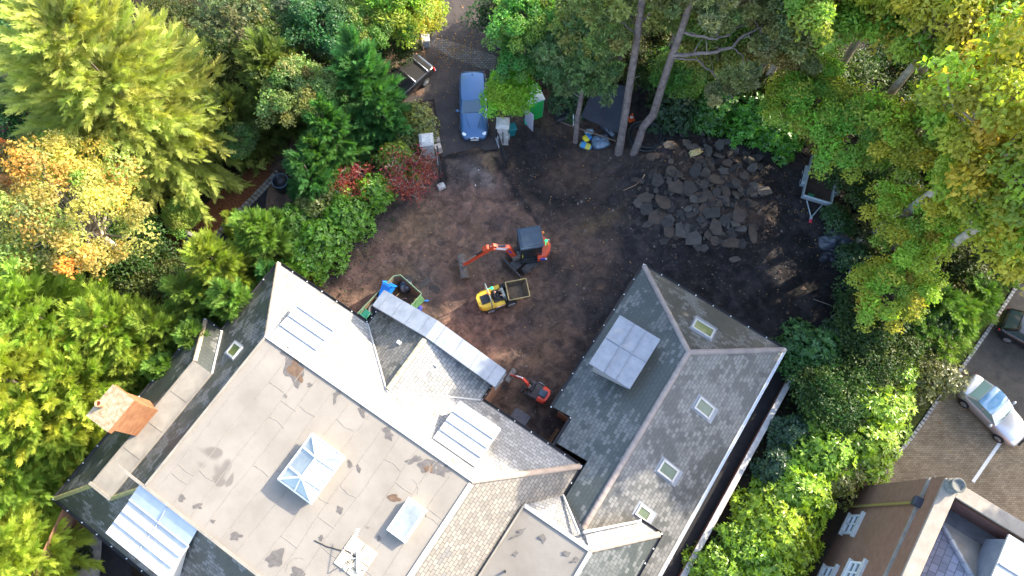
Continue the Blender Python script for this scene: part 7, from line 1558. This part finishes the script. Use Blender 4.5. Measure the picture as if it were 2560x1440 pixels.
# ================================================================== LANE GATE, LOWER LEFT GARDEN
b = at(478, 600, 0); t = thing('lane_gate_wall', 'short grey stone wall with a black gate motor beside the lane', 'wall', b, ang(at(455, 575), at(520, 612)))
s = MB(); s.box((-.55, 0, .7), (1.0, .5, 1.4), bev=.02); s.build('pier', mat('grey_pier', (.24, .22, .19), .9, noise=.3, nscale=3, bump=.3), t); s = MB(); s.box((.6, .06, .55), (1.4, .42, 1.1), bev=.02); s.build('wing', M_PIL, t)
s = MB(); s.box((.5, -.02, 1.2), (1.0, .16, .2), bev=.05); s.build('gate_motor', M_GUT, t); s = MB(); s.box((.7, -.35, .8), (.6, .4, .5), bev=.03); s.build('control_box', mat('box_grey', (.2, .23, .26), .5), t); s = MB(); s.tube([(1.0, -.2, 1.1), (2.0, -.5, 1.0)], .045, 8); s.build('actuator_arm', M_RAM, t)
b = at(712, 470, 0); t = thing('black_barrel', 'black round barrel with a blue rim under the cypress by the lane', 'barrel', b); s = MB(); s.lathe([(.5, 0), (.55, .5), (.5, 1.0), (.44, 1.0), (.44, .6), (.02, .6)], (0, 0, 0), 22); s.build('tub', M_GUT, t); s = MB(); s.tube([(.5*math.cos(a), .5*math.sin(a), 1.0) for a in [2*math.pi*k/24 for k in range(25)]], .025, 6); s.build('rim', mat('rim_blue', (.08, .14, .22), .5), t)
a, b = at(196, 1306, 1.7), at(60, 1460, 1.7); L = (b-a).length; t = thing('timber_fence', 'orange brown timber fence at the lower left corner of the house', 'fence', (a.x, a.y, 0), ang(a, b))
s = MB()
for k in range(int(L/.15)+6): s.box((k*.15, 0, .82), (.14, .025, 1.64))
s.build('fence_panel', M_WOOD, t); s = MB(); s.box((L/2+.5, 0, 1.68), (L+1, .14, .06)); s.build('fence_cap', mat('fence_cap', (.40, .2, .11), .8, noise=.25, nscale=3), t)
for k in range(3): s = MB(); s.box((k*1.8+.05, -.08, .85), (.1, .1, 1.7)); s.build('fence_post', M_WOOD, t)
hyd = laurel('flowering_bush', 55, 1.15, 1.3, 380, .15, .55, 7); hyd.location = at(165, 1400, .5); hyd.location.z = 0; hyd['label'] = 'hydrangea with round cream flower heads beside the timber fence'; hyd['group'] = 'flowering bushes by the fence'
for c in hyd.children:
    if c.name.startswith('crown'): c.color = (.05, .075, .03, 1)
M_FLW = mat('cream_petal', (.5, .5, .36), .8, noise=.25, nscale=14, bump=.5)
rh = random.Random(21)
for k in range(10):
    a_ = rh.uniform(0, 6.28); r_ = rh.uniform(.2, 1.0); s = MB(); s.ball((r_*math.cos(a_), r_*math.sin(a_), 1.28-.5*r_+rh.uniform(-.05, .1)), (.13, .13, .09), 0, 9, 6); s.build('flower_head', M_FLW, hyd)
for u, v, sc_, l in ((130, 1440, .9, 'hydrangea with cream flower heads at the bottom edge'), (195, 1350, .7, 'small hydrangea under the house eaves')): q_ = at(u, v, .4); q_.z = 0; dup(hyd, q_, 1.0+u, sc_, l, 'flowering bushes by the fence', (.05, .075, .03))
red = laurel('crimson_bush', 56, 1.8, 2.2, 420, .13, .55, 8); red.location = at(-5, 250, 1); red.location.z = 0; red['label'] = 'crimson leaved bush on the lawn at the left edge'
for c in red.children:
    if c.name.startswith('crown'): c.color = (.22, .012, .06, 1)

# ================================================================== LOOSE GROUND LITTER
rl = np.random.default_rng(44)
def scatter(n, ucen, vcen, us, vs_, inside=None):
    u = rl.normal(ucen, us, n); v = rl.normal(vcen, vs_, n); return u, v
def litter(name, n, areas, size, cols, m, zoff=.02, lift=.35):
    P_ = []; 
    for (u0, v0, su, sv_, k) in areas:
        u, v = rl.normal(u0, su, k), rl.normal(v0, sv_, k)
        for a, b2 in zip(u, v):
            p = at(a, b2, 0); z = yard_z(p.x, p.y) if (-15 < p.x < 24.5 and 4 < p.y < 32) else 0; P_.append((p.x, p.y, max(z, .085 if (1085 < a < 1245 and b2 < 385) else -.01)+zoff))
    P_ = np.array(P_); m_ = len(P_); Nn = rl.normal(size=(m_, 3))*lift+np.array([0, 0, 1]); sz = size*rl.uniform(.6, 1.4, m_); V, F_ = leafquads(P_, Nn, sz, .65, rl, -.05)
    c = np.array(cols)[rl.integers(0, len(cols), m_)]*rl.uniform(.7, 1.3, m_)[:, None]; o = npmesh(name, V, F_, m, np.repeat(c, 4, 0)); return tag(o, kind='stuff')
litter('fallen_leaves', 0, [(1160, 60, 60, 50, 160), (1120, 130, 40, 25, 420), (1150, 250, 50, 70, 90), (1010, 200, 40, 30, 260), (760, 330, 60, 40, 420), (1200, 600, 180, 130, 60), (1500, 380, 120, 60, 80), (1980, 500, 50, 120, 110), (2065, 440, 25, 30, 50), (2070, 700, 80, 80, 60), (1400, 700, 150, 120, 60), (2350, 1000, 60, 120, 80), (2180, 640, 30, 60, 60)], .10, [(.30, .14, .035), (.38, .23, .05), (.22, .085, .03), (.26, .18, .07), (.16, .07, .035)], M_LEAF)
def stones(name, n, areas, m, lo=.02, hi=.06):
    V = []; F_ = []; k0 = 0; base = np.array([(1, 0, 0), (0, 1, 0), (-1, 0, 0), (0, -1, 0), (0, 0, .8)])
    for (u0, v0, su, sv_, k) in areas:
        for a, b2 in zip(rl.normal(u0, su, k), rl.normal(v0, sv_, k)):
            p = at(a, b2, 0)
            if not (-15 < p.x < 24 and 4 < p.y < 32): continue
            r = rl.uniform(lo, hi)*(2.2 if rl.random() < .06 else 1); q = base*r*rl.uniform(.6, 1.2, 3)+rl.normal(size=(5, 3))*r*.2; t_ = rl.uniform(0, 6.28); c_, s_ = math.cos(t_), math.sin(t_); q = np.stack([q[:, 0]*c_-q[:, 1]*s_, q[:, 0]*s_+q[:, 1]*c_, q[:, 2]], -1); V.append(q+np.array([p.x, p.y, yard_z(p.x, p.y)])); F_ += [[k0, k0+1, k0+4], [k0+1, k0+2, k0+4], [k0+2, k0+3, k0+4], [k0+3, k0, k0+4]]; k0 += 5
    return tag(npmesh(name, np.concatenate(V), np.array(F_), m, None, None, True), kind='stuff')
stones('gravel', 0, [(1230, 650, 170, 120, 420), (1180, 480, 90, 60, 180), (1500, 600, 160, 130, 220), (1320, 950, 60, 60, 160), (1000, 650, 110, 50, 300), (1750, 500, 130, 100, 500)], mat('loose_stone', (.08, .065, .055), .9, col2=(.19, .15, .125), nscale=.9), .015, .055)
stones('soil_clods', 0, [(1230, 650, 200, 140, 320), (1180, 480, 80, 60, 90), (1500, 560, 150, 130, 250), (900, 620, 60, 40, 150), (1330, 980, 60, 60, 140), (1800, 560, 150, 110, 600)], mat('soil_clod', (.05, .034, .026), .95, col2=(.11, .07, .052), nscale=1.3, bump=.5), .03, .085)
stones('chalk_chips', 0, [(1240, 680, 200, 140, 30), (1210, 440, 40, 25, 14), (1800, 620, 180, 120, 18), (1550, 560, 120, 90, 10)], mat('pale_chip', (.62, .6, .56), .8), .012, .03)
# ivy and brambles on the wood floor
f = Fol(61); n = 52000; areas = [(300, 300, 260, 260), (150, 900, 130, 260), (700, 150, 160, 120), (1420, 120, 130, 90), (1800, 130, 160, 90), (2250, 350, 150, 200), (2230, 780, 80, 120), (2050, 1150, 100, 150), (820, 480, 60, 80), (560, 720, 110, 90)]
P_ = []
for (u0, v0, su, sv_) in areas:
    u, v = rl.normal(u0, su, n//10), rl.normal(v0, sv_, n//10)
    for a, b2 in zip(u, v):
        if (1020 < a < 1300 and b2 < 480) or (1290 < a < 1960 and 230 < b2 < 900) or (1950 < a < 2110 and 380 < b2 < 900): continue
        p = at(a, b2, 0); x_, y_ = p.dot(E1), p.dot(E2)
        if (-20.4 < x_ < 1.5 and y_ < 4.8) or (-2 < x_ < 9 and y_ < 16.3) or (x_ > 14 and y_ < 30) or (-12 < x_ < 1 and y_ < 9): continue
        du_ = (b2-620)*(735-520)+(a-520)*(620-395)      # keep the lane and its bark bed clear
        if 380 < a < 900 and abs(du_)/311 < 75: continue
        P_.append((p.x, p.y, max(0, yard_z(p.x, p.y) if (-15 < p.x < 24 and 4 < p.y < 32) else 0)+rl.random()**2*.45))
P_ = np.array(P_); m_ = len(P_); f.leaves(P_, rl.normal(size=(m_, 3))*.5+np.array([0, 0, 1]), .15*rl.uniform(.6, 1.4, m_), .7, np.array([.03, .05, .016])*rl.uniform(.6, 1.7, m_)[:, None]); V, F_, C_ = np.concatenate(f.V), np.concatenate(f.F), np.concatenate(f.C)
tag(npmesh('ground_cover', V, F_, M_LEAF, C_), kind='stuff')
